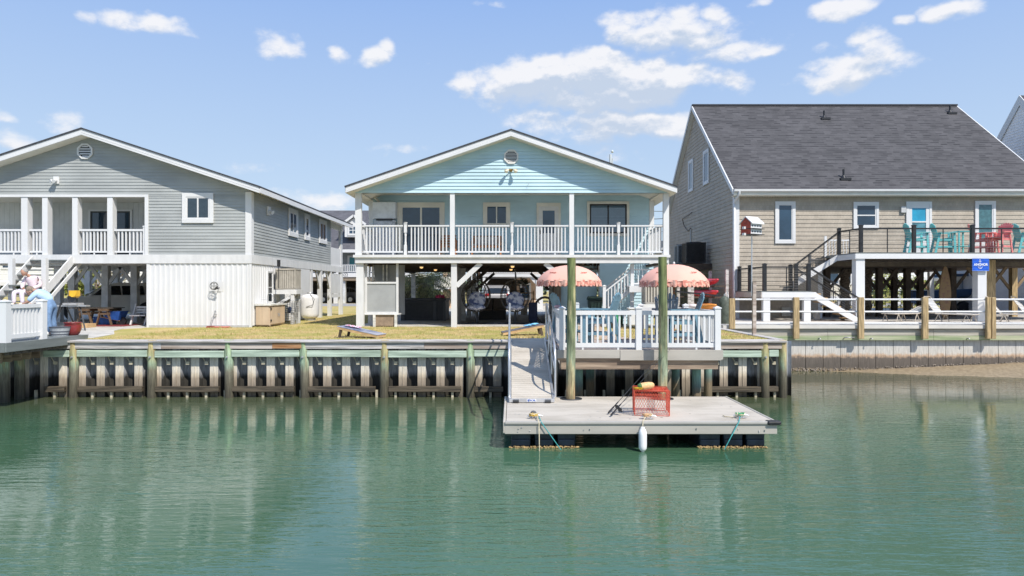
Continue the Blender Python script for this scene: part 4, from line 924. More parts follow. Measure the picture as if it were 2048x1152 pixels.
# walls
m = MB(); m.lap((TX0, TY0, 0), (1, 0, 0), (0, -1, 0), TX1 - TX0, 2.5, tze - .25, .178, .022, zref=.125); m.build('front_siding', tansid, th_)
m = MB(); m.lap((TX0, TY0, 0), (1, 0, 0), (0, -1, 0), 3.6, .125, 2.5, .178, .022, zref=.125); m.build('lower_front_siding', tansid, th_)
def sclip(z):
    ks = (tzr - tze) / (TYR - ye); h = tzr - .24 - z
    return (max(0, (TY1 - TYR) - h / ks), min(TY1 - TY0, (TY1 - TYR) + h / ks))
m = MB(); m.lap((TX0, TY1, 0), (0, -1, 0), (-1, 0, 0), TY1 - TY0, .125, tzr - .26, .178, .022, sclip); m.build('gable_siding', tansid, th_)
MB().box(TX0 - .06, TX0 + .17, TY0 - .05, TY0 + .14, .125, tze - .27).build('corner_trim', white, th_)
MB().box(TX0 + 3.58, TX0 + 3.75, TY0 - .03, TY0 + .1, .125, 2.4).build('corner_trim', white, th_)
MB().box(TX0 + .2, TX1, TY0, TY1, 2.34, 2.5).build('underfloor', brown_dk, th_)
m = MB(); m.box(TX0 + 3.6, TX1, TY0 - .12, TY0 - .02, 2.36, 2.56); m.build('band_beam', mk('olive_brown_beam', (.14, .115, .085), .8, .15), th_)
m = MB(); m.lap((TX0 + 3.6, TY0, 0), (0, 1, 0), (1, 0, 0), 6, .125, 2.4, .178, .02); m.build('store_end_wall', tansid, th_)
ww = white
front_win(th_, 1550, 403, 1590.5, 487, TY0 - .025, trim=.12, sash=.05, tm=ww)
front_win(th_, 1706.5, 404, 1757, 457.5, TY0 - .025, trim=.11, sash=.05, rows=2, tm=ww)
front_win(th_, 1949.5, 402, 1990.5, 487, TY0 - .025, trim=.11, sash=.05, tm=ww, gm_=mk('teal_reflection_glass', (.06, .15, .17), .05, .2, spec=.8))
T = FR((X(1811, TY0), TY0 - .025, 2.79), (1, 0, 0), (0, 1, 0)); w = X(1862, TY0) - X(1811, TY0); h = Z(403.5, TY0) - 2.79
dr = MB(T).box(0, .1, -.05, 0, 0, h).box(w - .1, w, -.05, 0, 0, h).box(.1, w - .1, -.05, 0, h - .1, h).build('door', white, th_)
MB(T).box(.1, .25, -.035, 0, 0, h - .1).box(w - .25, w - .1, -.035, 0, 0, h - .1).box(.25, w - .25, -.035, 0, h - .28, h - .1).box(.25, w - .25, -.035, 0, 0, .85).box(.25, w - .25, -.04, 0, 1.46, 1.52).build('door_leaf', white, dr)
MB(T).quad((.25, -.015, 1.52), (w - .25, -.015, 1.52), (w - .25, -.015, h - .28), (.25, -.015, h - .28)).build('upper_glass', mk('bright_blue_blind', (.02, .30, .48), .3, .12, 2, coat=.4), dr)
MB(T).quad((.25, -.015, .85), (w - .25, -.015, .85), (w - .25, -.015, 1.46), (.25, -.015, 1.46)).build('lower_glass', mk('teal_door_glass', (.10, .26, .32), .1, .2, 3), dr)
cx, cz = X(1805, TY0), Z(419, TY0); MB().box(cx - .1, cx + .1, TY0 - .1, TY0 - .02, cz - .14, cz + .12).build('wall_lamp', mk('lamp_grey', (.55, .55, .55), .5, .1), th_)
SL = lambda Y, z: FR((TX0 - .022, Y, z), (0, -1, 0), (1, 0, 0))
window(th_, SL(37.15, 6.62), .95, 1.7, trim=.12, sash=.05, cols=1); window(th_, SL(34.25, 6.57), .95, 1.7, trim=.12, sash=.05, cols=1)
for px, py in ((1648, 229), (1687, 349), (1900, 218)):
    zt_ = Z(py + 8, 33); k = (tzr - tze) / (TYR - ye)
    # find the point of the slope seen at this height
    Y = 31
    for _ in range(40): Y = ye + (H0 + (580 - (py + 7)) * Y / F - tze) / k
    x = X(px, Y); z = tze + (Y - ye) * k; v = MB().cyl((x, Y, z - .05), (x, Y, z + .38), .045, None, 8).build('vent_pipe', blackm, th_); MB().cyl((x, Y, z - .02), (x, Y, z + .12), .14, .06, 10).box(x - .2, x + .25, Y - .2, Y + .15, z - .12, z - .02).build('flashing', blackm, v)
MB().box(X(1562, TY0), X(1580, TY0), TY0 - .1, TY0 - .02, Z(632, TY0), Z(614, TY0)).build('utility_box', mk('utility_grey', (.40, .39, .36), .6, .1), th_)
# underside posts and braces
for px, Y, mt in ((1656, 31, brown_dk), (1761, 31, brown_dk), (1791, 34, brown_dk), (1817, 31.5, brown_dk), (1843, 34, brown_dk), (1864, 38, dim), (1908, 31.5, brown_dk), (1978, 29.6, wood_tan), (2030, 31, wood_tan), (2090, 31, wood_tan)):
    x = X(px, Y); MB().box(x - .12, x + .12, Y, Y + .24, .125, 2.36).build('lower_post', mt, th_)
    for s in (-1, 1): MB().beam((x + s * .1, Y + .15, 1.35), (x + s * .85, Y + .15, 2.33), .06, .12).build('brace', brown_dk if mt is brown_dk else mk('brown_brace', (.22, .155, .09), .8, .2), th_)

# decks of the right house
tdk = thing('upper_deck', 'upper deck of the tan house with white fascia and black cable railing', 'deck', (18, 27, 2.8))
UX0, UY0 = 13.3, 26.4
MB().box(UX0, 24, UY0, TY0 - .13, 2.745, 2.79).build('deck_boards', deck_grey, tdk)
MB().box(UX0 - .02, 24, UY0 - .03, UY0 + .02, 2.55, 2.742).build('front_fascia', white, tdk); MB().box(UX0 - .04, UX0 - .02, UY0 - .02, 27.9, 2.53, 2.742).build('side_fascia', white, tdk)
m = MB(); y = UY0 + .3
while y < TY0 - .2: m.box(UX0 + .05, 24, y, y + .05, 2.56, 2.74); y += .45
m.build('joists', brown_dk, tdk)
for px in (1719, 1962): x = X(px, 26.5); MB().box(x - .17, x + .17, 26.43, 26.75, .125, 2.55).build('deck_post', white, tdk)
for px in (1983,): x = X(px, 27.6); MB().box(x - .2, x + .17, 27.6, 27.9, .125, 2.55).build('rear_post', wood_tan, tdk)
def bpost(par, x, y, z0, z1, w=.12): return post(par, x, y, z0, z1, w, mat=blackm, cm=blackm)
def cables(par, P, Q, z0, z1, n=9, slope=0, rail=True, mid=0, r=.006):
    P = Vector((*P, 0)); Q = Vector((*Q, 0)); m = MB()
    for i in range(n):
        z = z0 + .1 + (z1 - z0 - .16) * i / (n - 1); m.cyl(P + Vector((0, 0, z)), Q + Vector((0, 0, z + slope)), r, None, 4, cap=False)
    m.build('cables', mk_cable, par)
    if rail: MB().beam(P + Vector((0, 0, z1)), Q + Vector((0, 0, z1 + slope)), .07, .055).build('top_rail', blackm, par)
    for i in range(mid):
        c = P.lerp(Q, (i + 1) / (mid + 1)); dz = slope * (i + 1) / (mid + 1); MB().box(c.x - .015, c.x + .015, c.y - .015, c.y + .015, z0 + dz, z1 + dz).build('stanchion', blackm, par)
mk_cable = mk('steel_cable', (.16, .15, .14), .5, .1, metal=.3)
ux = [X(1722, UY0 + .05), X(1828, UY0 + .05), X(1945, UY0 + .05), X(2062, UY0 + .05)]
for x in ux: bpost(tdk, x, UY0 + .06, 2.79, 3.83)
for a, b in zip(ux[:-1], ux[1:]): cables(tdk, (a, UY0 + .06), (b, UY0 + .06), 2.79, 3.72, 9, mid=1)
bpost(tdk, X(1678, 27.9), 27.9, 2.79, 3.83); cables(tdk, (ux[0], UY0 + .06), (X(1678, 27.9), 27.9), 2.79, 3.72, 9, mid=1)
ld = thing('stair_landing', 'low landing with black cable railing and two white stringered stairs at the tan house', 'stairs', (11, 27, .1))
LX1 = 11.6; LZ = 1.30
MB().box(TX0, LX1, 26.4, TY0 - .06, LZ - .04, LZ).build('landing_floor', deck_grey, ld)
MB().box(TX0 + .02, LX1 + .15, 26.36, 26.4, LZ - .26, LZ - .042).build('front_fascia', white, ld); MB().box(TX0 - .02, TX0 + .018, 26.37, TY0 - .1, LZ - .26, LZ - .042).build('side_fascia', mk('beige_fascia', (.5, .45, .4), .7, .1), ld)
for px in (1532, 1613): x = X(px, 26.5); MB().box(x - .13, x + .13, 26.42, 26.62, .125, LZ - .26).build('landing_post', white, ld)
P_ = [(X(1529, 26.46), 26.46), (X(1617, 26.46), 26.46), (TX0 + .12, 28.0), (TX0 + .12, 29.3)]
for p in P_: bpost(ld, p[0], p[1], LZ, LZ + 1.02, .13)
for p in ((X(1581, 28.2), 28.2), (X(1592, 27.6), 27.6)): bpost(ld, p[0], p[1], LZ, LZ + 1.06, .13)
cables(ld, P_[0], P_[1], LZ, LZ + .93, 9, mid=1); cables(ld, P_[0], P_[2], LZ, LZ + .93, 9); cables(ld, P_[2], P_[3], LZ, LZ + .93, 9)
MB().hexa([(11.5, 27.85, 1.42), (11.5, 27.9, 1.42), (13.3, 27.9, 2.55), (13.3, 27.85, 2.55), (11.5, 27.85, 1.72), (11.5, 27.9, 1.72), (13.3, 27.9, 2.78), (13.3, 27.85, 2.78)]).build('upper_stringer', white, ld)
for i in range(7): t = (i + .5) / 7; MB().box(11.45 + 1.8 * t - .14, 11.45 + 1.8 * t + .14, 27.92, 29.2, 1.35 + 1.42 * t, 1.39 + 1.42 * t).build('tread', deck_grey, ld)
cables(ld, (X(1581, 28.2), 27.88), (X(1678, 27.9), 27.88), LZ + .1, LZ + 1.02, 8, slope=1.4, mid=2)
MB().hexa([(LX1 + .1, 26.37, LZ - .32), (LX1 + .1, 26.42, LZ - .32), (13.2, 26.42, .125), (13.2, 26.37, .125), (LX1 + .1, 26.37, LZ - .04), (LX1 + .1, 26.42, LZ - .04), (13.55, 26.42, .16), (13.55, 26.37, .16)]).build('lower_stringer', white, ld)
for i in range(7): t = (i + .5) / 7; MB().box(LX1 + .1 + 1.8 * t - .12, LX1 + .1 + 1.8 * t + .14, 26.43, 27.7, LZ - .05 - 1.15 * t, LZ - .01 - 1.15 * t).build('tread', wood_raw, ld)
bpost(ld, 13.42, 26.46, .125, 1.0, .12); cables(ld, P_[1], (13.42, 26.46), LZ, LZ + .93, 9, slope=-1.2, mid=1)
bpost(ld, 13.42, 27.7, .125, 1.0, .12); cables(ld, (P_[1][0], 27.7), (13.42, 27.7), LZ, LZ + .93, 9, slope=-1.2)
# small white gate on the stairs head
m = MB(); x0, x1 = X(1649, 28.9), X(1700, 28.9)
m.box(x0, x0 + .1, 28.9, 28.96, 2.72, 3.62).box(x0 + .1, x1, 28.9, 28.93, 2.72, 2.78).box(x0 + .1, x1, 28.9, 28.93, 3.42, 3.48)
x = x0 + .2
while x < x1: m.tube([(x, 28.91, 2.78), (x + .02, 28.91, 3.0), (x - .01, 28.91, 3.2), (x, 28.91, 3.42)], .018, 5); x += .12
m.build('white_gate', white, ld)
# white gable house far right
def farm(par, x0, x1, y0, y1, z0, z1, mat, name='wall', pitch=.2): return MB().lap((x0, y0, 0), (1, 0, 0), (0, -1, 0), x1 - x0, z0, z1, pitch, .02).lap((x0, y1, 0), (0, -1, 0), (-1, 0, 0), y1 - y0, z0, z1, pitch, .02).lap((x1, y0, 0), (0, 1, 0), (1, 0, 0), y1 - y0, z0, z1, pitch, .02).build(name, mat, par)
wh = thing('white_house', 'pale grey gabled house rising behind the right edge of the tan house roof', 'house', (28, 40, 0))
gx = 26.9; yk = X(2041, 1) ; yr = gx / yk; zr_ = Z(199, yr)
palegrey = mk('pale_grey_siding', (.84, .82, .81), .6, .04)
yn = 30.5; z_n = 5.2; ks = (zr_ - z_n) / (yr - yn)
def wclip(z):
    h = zr_ - z; return (max(0, (yr + 6) - yr - h / ks), min(yr + 6 - yn, 6 + h / ks))
MB().lap((gx, yr + 6, 0), (0, -1, 0), (-1, 0, 0), yr + 6 - yn, .1, zr_, .15, .015, wclip).build('gable_siding', palegrey, wh)
m = MB()
for ya, za, yb2, zb2 in ((yn - .3, z_n - .3 * ks, yr, zr_ + .1), (yr, zr_ + .1, yr + 6.3, zr_ - 6.3 * ks)): m.hexa([(gx - .02, ya, za), (gx + 12, ya, za), (gx + 12, yb2, zb2), (gx - .02, yb2, zb2), (gx - .02, ya, za + .12), (gx + 12, ya, za + .12), (gx + 12, yb2, zb2 + .12), (gx - .02, yb2, zb2 + .12)])
rr = m.build('roof', shingle_dark, wh)
m = MB()
for ya, za, yb2, zb2 in ((yn - .3, z_n - .3 * ks, yr, zr_ + .1), (yr, zr_ + .1, yr + 6.3, zr_ - 6.3 * ks)): m.hexa([(gx - .07, ya, za - .4), (gx - .03, ya, za - .4), (gx - .03, yb2, zb2 - .4), (gx - .07, yb2, zb2 - .4), (gx - .07, ya, za + .13), (gx - .03, ya, za + .13), (gx - .03, yb2, zb2 + .13), (gx - .07, yb2, zb2 + .13)])
m.build('rake_board', white, rr)
# ============================================================ left neighbour's dock platform
ldk = thing('neighbour_deck', 'grey green deck platform with white railing at the far left over the water', 'deck', (-13, 17, 0))
LXR = -11.65; m = MB(); y = 15.72
while y < 18.7: m.box(-17, LXR - .01, y, y + .136, .085, .115); y += .14
m.build('deck_boards', deck_grey, ldk)
MB().box(LXR - .01, LXR + .03, 15.68, 18.72, -.1, .12).build('side_fascia', deck_grey, ldk, bevel=.006); MB().box(-17, LXR - .012, 15.68, 15.72, -.1, .12).build('front_fascia', deck_grey, ldk)
MB().box(LXR - .06, LXR - .015, 15.74, 18.7, -.17, .08).build('inner_beam', beam_dk, ldk)
for i in range(5): y = 16.45 + i * .33; MB().box(-15, -12.32, y, y + .06, -.43, -.12).build('joist', joist_m, ldk)
for y in (17.2, 17.75): MB().cyl((-12.8, y, -2.2), (-12.8, y, -.2), .12, .115, 14).build('deck_pile', pileg_m, ldk)
for y in (15.82, 17.05): post(ldk, LXR - .1, y, .1, 1.06, .17)
railing(ldk, (LXR - .1, 15.9), (LXR - .1, 16.97), .2, 1.0, .115, .05, top=(.1, .09), bot=(.06, .1))
post(ldk, -13.4, 15.82, .1, 1.06, .17); railing(ldk, (-13.3, 15.82), (LXR - .2, 15.82), .2, 1.0, .115, .05, top=(.1, .09), bot=(.06, .1))

# ============================================================ dock things
def cleat(x, y, label, ropec, rope2, drop, rg):
    t = thing('cleat', label, 'cleat', (x, y, DZ + .01), 'mooring cleats on the dock edge'); m = MB()
    m.tube([(x - .14, y, DZ + .05), (x - .07, y, DZ + .065), (x + .07, y, DZ + .065), (x + .14, y, DZ + .05)], [.012, .018, .018, .012], 8)
    m.cyl((x - .04, y, DZ + .012), (x - .04, y, DZ + .06), .015, None, 8).cyl((x + .04, y, DZ + .012), (x + .04, y, DZ + .06), .015, None, 8).box(x - .09, x + .09, y - .03, y + .03, DZ + .012, DZ + .022)
    m.build('cleat_body', alum, t)
    for c, k in ((ropec, 60), (rope2, 30)):
        p = []; 
        for i in range(k): a = i * .9; p.append((x + .09 * math.cos(a) * rg.uniform(.5, 1.1) - .02, y + .05 * math.sin(a) * rg.uniform(.5, 1.2), DZ + .05 + .05 * rg.random()))
        MB().tube(p, .008, 5).build('rope_coil', c, t)
    for c, pts in drop: MB().tube(pts, .009, 5).build('mooring_line', c, t)
    return t
rg = random.Random(4)
yel = mk('yellow_rope', (.55, .36, .06), .8, .2, 30); tealr = mk('teal_rope', (.04, .30, .30), .7, .2, 30); cream = mk('cream_rope', (.55, .48, .33), .8, .2, 30); greenr = mk('green_rope', (.04, .30, .13), .7, .2, 20)
yf = 12.0
c1 = cleat(X(1070, 12.35), 12.35, 'dock cleat wrapped in yellow rope at the left end of the dock', yel, cream, [(cream, [(X(1074, 12.3), 12.3, DZ + .05), (X(1077, 12.05), 12.05, DZ + .02), (X(1078, yf), yf, DZ - .02), (X(1079, yf), yf, WZ - .1)]), (tealr, [(X(1078, 12.3), 12.3, DZ + .05), (X(1083, yf), 12.0, DZ + .0), (X(1122, yf), 11.98, WZ + .02)])], rg)
c2 = cleat(X(1297, 12.3), 12.3, 'dock cleat with frayed orange rope above the hanging white fender', mk('frayed_orange_rope', (.60, .36, .18), .8, .2, 30), cream, [(cream, [(X(1291, 12.25), 12.25, DZ + .05), (X(1286, 12.0), 12.02, DZ + .025), (X(1285.5, 11.97), 11.97, DZ - .05)])], rg)
c3 = cleat(X(1482, 12.4), 12.4, 'dock cleat with green rope tails near the right corner of the dock', greenr, cream, [(tealr, [(X(1480, 12.3), 12.3, DZ + .05), (X(1478, yf), 12.0, DZ + .015), (X(1449, yf), 12.0, WZ + .03)]), (cream, [(X(1482, 12.45), 12.45, DZ + .03), (X(1465, 12.4), 12.4, DZ + .02), (X(1450, 12.5), 12.5, DZ + .018), (X(1446, 12.6), 12.6, DZ + .018)])], rg)
MB().ball((X(1067, 12.5), 12.5, DZ + .07), .06, .05, .055, 10, 7, lambda v: 1 + .12 * mnoise.noise(Vector(v) * 3)).build('stone', mk('dark_stone', (.10, .10, .10), .8, .3, 20), loc=(X(1067, 12.5), 12.5, DZ + .02), label='round grey stone resting behind the left dock cleat', cat='stone')
# fender
fx = X(1285.5, 11.95); fn = MB().lathe((fx, 11.95, 0), [(.012, -1.055), (.03, -1.06), (.034, -1.085), (.05, -1.10), (.068, -1.14), (.072, -1.2), (.072, -1.38), (.068, -1.43), (.05, -1.465), (.03, -1.475), (.028, -1.495), (.01, -1.5)], 18)
fn.build('boat_fender', mk('fender_white', (.80, .80, .79), .35, .03, 4), loc=(fx, 11.95, -1.06), label='white sausage shaped boat fender hanging off the dock front', cat='fender')
# crab trap
ct = thing('crab_trap', 'red wire crab trap standing on the dock', 'crab trap', (X(1304, 12.85), 12.85, DZ + .012))
T = rot((X(1302, 12.85), 12.87, DZ + .016), R(-7)); w, dp, hh = .315, .29, .46; r = .0028
m = MB(T)
for z in (0, .03, .30, .44, .46):
    m.tube([(-w, -dp, z), (w, -dp, z), (w, dp, z), (-w, dp, z)], .0055 if z in (0, .46) else .0035, 5, True)
for sx_, sy_ in ((-1, -1), (1, -1), (1, 1), (-1, 1)): m.tube([(sx_ * w, sy_ * dp, 0), (sx_ * w * 1.02, sy_ * dp, .46)], .008, 5)
m.build('frame', red_m, ct)
m = MB(T); k = 9
def meshface(a, b, z0, z1, px_, out):
    a = Vector(a); b = Vector(b); L_ = (b - a).length; n = max(3, round(L_ / px_)); hz_ = z1 - z0; rows = max(2, round(hz_ / (px_ * .9)))
    for j in range(rows):
        for i in range(n):
            for s in (0, 1):
                p = a.lerp(b, (i + (0 if s == 0 else 1)) / n); q = a.lerp(b, (i + .5) / n)
                za, zb_ = z0 + hz_ * j / rows, z0 + hz_ * (j + 1) / rows
                if j % 2: za, zb_ = zb_, za
                out.cyl((p.x, p.y, za), (q.x, q.y, zb_), .0024, None, 4, cap=False)
for a, b in (((-w, -dp, 0), (w, -dp, 0)), ((w, -dp, 0), (w, dp, 0)), ((w, dp, 0), (-w, dp, 0)), ((-w, dp, 0), (-w, -dp, 0))): meshface(a, b, .03, .44, .05, m)
for i in range(8): y = -dp + 2 * dp * i / 7; m.cyl((-w, y, .455), (w, y, .455), r, None, 4, cap=False)
for i in range(8): x = -w + 2 * w * i / 7; m.cyl((x, -dp, .453), (x, dp, .453), r, None, 4, cap=False)
for i in range(10): y = -dp + 2 * dp * i / 9; m.cyl((-w, y, .31), (w, y, .31), .003, None, 4, cap=False)
m.build('wire_mesh', red_m, ct)
m = MB(T)
for i in range(7):
    m.cyl((-.07 + .023 * i, -.06, .06), (-.07 + .023 * i, -.06, .32), .003, None, 4); 
for i in range(9): m.cyl((-.07, -.06, .07 + .03 * i), (.07, -.06, .07 + .03 * i), .003, None, 4)
m.build('bait_box', mk('dark_bait_wire', (.12, .05, .05), .5, .2, 9), ct)
m = MB(T); m.box(-w, w, dp - .03, dp - .028, .36, .45); m.build('red_panel', mk('red_sheet', (.60, .07, .03), .5, .2, 20), ct)
T2 = rot((X(1296, 12.6), 12.72, DZ + .545), R(8)) @ Matrix.Rotation(R(84), 4, 'Y')
bu = thing('trap_buoy', 'peach and green float with yellow line lying on top of the red crab trap', 'buoy', (X(1296, 12.7), 12.72, DZ + .49))
MB(T2).lathe((0, 0, 0), [(.03, -.17), (.05, -.16), (.062, -.12), (.066, -.11)], 14).build('green_end', mk('float_green', (.09, .20, .06), .6, .2, 20), bu)
MB(T2).lathe((0, 0, 0), [(.066, -.11), (.07, -.04), (.068, .05), (.055, .11), (.03, .14), (.008, .145)], 14).build('float_body', mk('float_peach', (.72, .44, .20), .6, .12, 30), bu)
m = MB(); rg = random.Random(8); cx = X(1277, 12.6)
for j in range(5):
    p = [(cx + rg.uniform(-.09, .1), 12.66 + rg.uniform(-.05, .08), DZ + .495 + rg.uniform(-.01, .03)) for _ in range(9)]; m.tube(p, .007, 4)
m.build('line', mk('bright_yellow_line', (.68, .42, .02), .6, .15, 30), bu)
for i, (a, b, lb) in enumerate((((X(1217, 12.75), 12.75, DZ + .04), (3.32, 14.86, .02), 'black fishing rod leaning on the deck edge, the left one of two'), ((X(1222, 12.5), 12.5, DZ + .04), (3.47, 14.86, .08), 'black fishing rod with a reel leaning on the deck edge, the right one of two'))):
    a = Vector(a); b = Vector(b); d = (b - a).normalized(); fr = thing('fishing_rod', lb, 'fishing rod', tuple(a), 'fishing rods leaning on the deck')
    MB().tube([a, a + d * .22, a + d * .24], [.017, .016, .009], 8).build('grip', blackm, fr); MB().tube([a + d * .24, a + d * .42], .012, 8).build('fore_grip', blackm, fr)
    MB().tube([a + d * .42, a + d * 1.2, b], [.007, .005, .0025], 6).build('blank', darkpl, fr)
    c = a + d * .3 + Vector((.03, -.02, -.035)); rl = MB().cyl(c + Vector((0, -.035, 0)), c + Vector((0, .03, 0)), .04, .035, 12).cyl(c + Vector((.02, -.05, -.03)), c + Vector((.05, -.06, -.03)), .012, None, 6).build('reel', blackm, fr)

# ============================================================ chairs, umbrellas
def tall_chair(name, label, mt, loc, rz, group, sc=1, z=0):
    """tall adirondack chair facing local +x"""
    T = rot(loc, rz); t = thing(name, label, 'chair', loc, group); s = sc
    def bx(nm, *a, tilt=None): return MB(T).box(*[q * s for q in a]).build(nm, mt, t)
    for sy in (-1, 1):
        MB(T).hexa([(.30, sy * .27 - .018, 0), (.39, sy * .27 - .018, 0), (.39, sy * .27 + .018, 0), (.30, sy * .27 + .018, 0), (.27, sy * .27 - .018, .84), (.35, sy * .27 - .018, .84), (.35, sy * .27 + .018, .84), (.27, sy * .27 + .018, .84)]).build('leg', mt, t)
        MB(T).hexa([(-.42, sy * .25 - .018, 0), (-.33, sy * .25 - .018, 0), (-.33, sy * .25 + .018, 0), (-.42, sy * .25 + .018, 0), (-.24, sy * .25 - .018, .84), (-.16, sy * .25 - .018, .84), (-.16, sy * .25 + .018, .84), (-.24, sy * .25 + .018, .84)]).build('leg', mt, t)
        MB(T).prism([(-.26, sy * .3 - .055, .84), (.05, sy * .31 - .07, .84), (.36, sy * .31 - .075, .84), (.4, sy * .31, .84), (.36, sy * .31 + .06, .84), (0, sy * .31 + .05, .84), (-.26, sy * .3 + .03, .84)], (0, 0, .028)).build('arm', mt, t)
    m = MB(T)
    for i in range(6): x = -.2 + i * .095; m.box(x, x + .085, -.25, .25, .585 + .012 * i, .607 + .012 * i)
    m.build('seat', mt, t)
    m = MB(T)
    for i in range(7):
        f = (i - 3) / 3; top = .70 - .1 * f * f; u = Vector((-.34, f * .1, 1)).normalized(); p = Vector((-.2, f * .185, .56)); q = p + u * top
        m.beam(p, q, .068, .02, up=(1, 0, 0)); m.cyl(q - u * .0 + Vector((.01, 0, 0)), q + Vector((-.01, 0, 0)), .034, None, 8)
    m.beam((-.25, -.26, .82), (-.25, .26, .82), .03, .06).beam((-.37, -.24, 1.08), (-.37, .24, 1.08), .025, .05).build('backrest', mt, t)
    MB(T).box(.2, .3, -.25, .25, .24, .27).box(.31, .4, -.25, .25, .24, .27).build('footrest', mt, t)
    for s_2 in (-1, 1):
        MB(T).box(-.35, .3, s_2 * .245, s_2 * .215, .25, .32).build('stretcher', mt, t); MB(T).box(-.2, .3, s_2 * .245, s_2 * .215, .52, .6).build('stretcher', mt, t)
    return t
def tray(name, label, mt, loc, h, w, group=None):
    t = thing(name, label, 'table', loc, group); T = Matrix.Translation(loc); m = MB(T)
    for i in range(5): y = -w + i * 2 * w / 5; m.box(-w, w, y + .008, y + 2 * w / 5 - .008, h - .025, h)
    m.build('table_top', mt, t)
    for a in (-1, 1):
        for b in (-1, 1): MB(T).box(a * (w - .05) - .03, a * (w - .05) + .03, b * (w - .05) - .02, b * (w - .05) + .02, 0, h - .026).build('leg', mt, t)
    MB(T).box(-w + .03, w - .03, -w + .03, w - .03, .3, .32).build('shelf', mt, t); return t
GA = 'slate blue tall chairs on the waterside deck'
slate2 = mk('slate_grey_plastic', (.12, .15, .19), .5, .1, 5)
tall_chair('tall_adirondack_chair', 'slate blue tall adirondack chair at the left end of the waterside deck', teal_m, (1.42, 17.15, .03), R(20), GA)
tall_chair('tall_adirondack_chair', 'slate blue tall adirondack chair just right of the left mooring pile', teal_m, (2.12, 16.2, .03), R(152), GA)
tall_chair('tall_adirondack_chair', 'dark slate tall adirondack chair under the right pink umbrella seen from behind', slate2, (3.68, 16.2, .03), R(75), GA)
tall_chair('tall_adirondack_chair', 'blue tall adirondack chair seen side on at the right end of the deck', teal_m, (4.0, 15.85, .03), R(176), GA)
tray('deck_table', 'slate blue slatted table under the left pink umbrella', teal_m, (1.62, 16.7, .03), .86, .3); tray('deck_table', 'slate blue slatted table under the right pink umbrella', teal_m, (3.87, 16.55, .03), .84, .27)
lt = thing('lantern', 'small white house shaped lantern on the left deck table', 'lantern', (1.6, 16.62, .9)); x = X(1154, 16.65)
MB().box(x - .05, x + .05, 16.6, 16.7, .895, 1.0).build('lantern_body', white, lt); MB().prism([(x - .06, 16.59, 1.0), (x + .06, 16.59, 1.0), (x + .03, 16.59, 1.04), (x - .03, 16.59, 1.04)], (0, .12, 0)).build('lantern_roof', white, lt)
pinkm = mk('salmon_canvas', (.78, .42, .33), .8, .04, 1.5); pinkd = mk('coral_ruffle', (.74, .24, .18), .8, .22, 14, col2=(.80, .50, .38)); redprint = mk('red_print', (.50, .07, .04), .7, .1)
def umbrella(label, x, y, zr_, zt_, rad, polem, tilt=0):
    t = thing('beach_umbrella', label, 'umbrella', (x, y, .03), 'salmon pink scalloped umbrellas on the deck')
    n = 48; rings = 9; vs = []; H = zt_ - zr_
    for j in range(rings + 1):
        f = j / rings; rr = rad * math.sin(f * 1.2) / math.sin(1.2); zz = zr_ + H * (math.cos(f * 1.2) - math.cos(1.2)) / (1 - math.cos(1.2))
        for i in range(n):
            a = 2 * math.pi * i / n; sag = 1 - .045 * f * abs(math.sin(a * 4)); vs.append((x + rr * sag * math.cos(a), y + rr * sag * math.sin(a), zz + .015 * (1 - abs(math.sin(a * 4))) * f))
    MB().add(vs, [(j * n + i, (j + 1) * n + i, (j + 1) * n + (i + 1) % n, j * n + (i + 1) % n) for j in range(rings) for i in range(n)], True).build('canopy', pinkm, t)
    m = MB(); n2 = 44
    for i in range(n2):                     # ruffle: overlapping scallop tabs with a gather
        a = 2 * math.pi * i / n2; w = 2 * math.pi / n2; k = 7; base = []
        for j in range(k + 1):
            b = a + w * (j / k) * 1.12; rr = rad * (1 - .045 * abs(math.sin(b * 4))) * .985 + .016 * math.sin(j / k * math.pi) * (1 if i % 2 else -.4)
            base.append((b, rr))
        vs = []
        for b, rr in base: vs.append((x + rr * math.cos(b), y + rr * math.sin(b), zr_ + .035))
        for j, (b, rr) in enumerate(base): d = .095 + .06 * math.sin(math.pi * j / k) ** .6; rr2 = rr + .012 + .012 * math.cos(i * 2.1 + j); vs.append((x + rr2 * math.cos(b), y + rr2 * math.sin(b), zr_ + .03 - d))
        m.add(vs, [(j, j + 1, k + 2 + j, k + 1 + j) for j in range(k)], True)
    m.build('scalloped_valance', pinkd, t)
    MB().cyl((x, y, .05), (x, y, zt_ - .01), .019, .017, 10).build('pole', polem, t); MB().ball((x, y, zt_ + .03), .028, .028, .035, 10, 6).build('finial', white, t)
    m = MB()
    for i in range(8): a = math.pi * i / 4 + .39; m.cyl((x, y, zt_ - .1), (x + rad * .93 * math.cos(a), y + rad * .93 * math.sin(a), zr_ + .05), .007, None, 5)
    m.build('ribs', wood_raw, t)
    m = MB()
    for s, o in ((-1, -.62), (1, .3)):
        p = []
        for k in range(9): f = k / 8; xx = o * rad + .13 * f * rad * 1.4; yy = -math.sqrt(max(.01, .62 - (xx / rad) ** 2)) * rad; rr = math.hypot(xx, yy) / rad; th = math.asin(min(1, rr * math.sin(1.2))); p.append((x + xx, y + yy - .01, zr_ + H * (math.cos(th) - math.cos(1.2)) / (1 - math.cos(1.2)) + .012 + .008 * math.sin(k * 2)))
        m.tube(p, .008, 4)
    m.build('red_motif', redprint, t)
    return t
umbrella('salmon pink scalloped umbrella behind the left mooring pile', X(1138, 17.0), 17.0, 1.55, 1.955, .80, wood_raw)
umbrella('salmon pink scalloped umbrella with white finial behind the right mooring pile', X(1350, 16.3), 16.4, 1.53, 1.955, .83, mk('orange_brown_pole', (.40, .16, .06), .5, .1))
GT = 'tall adirondack chairs along the upper deck of the tan house'; fz = 2.79
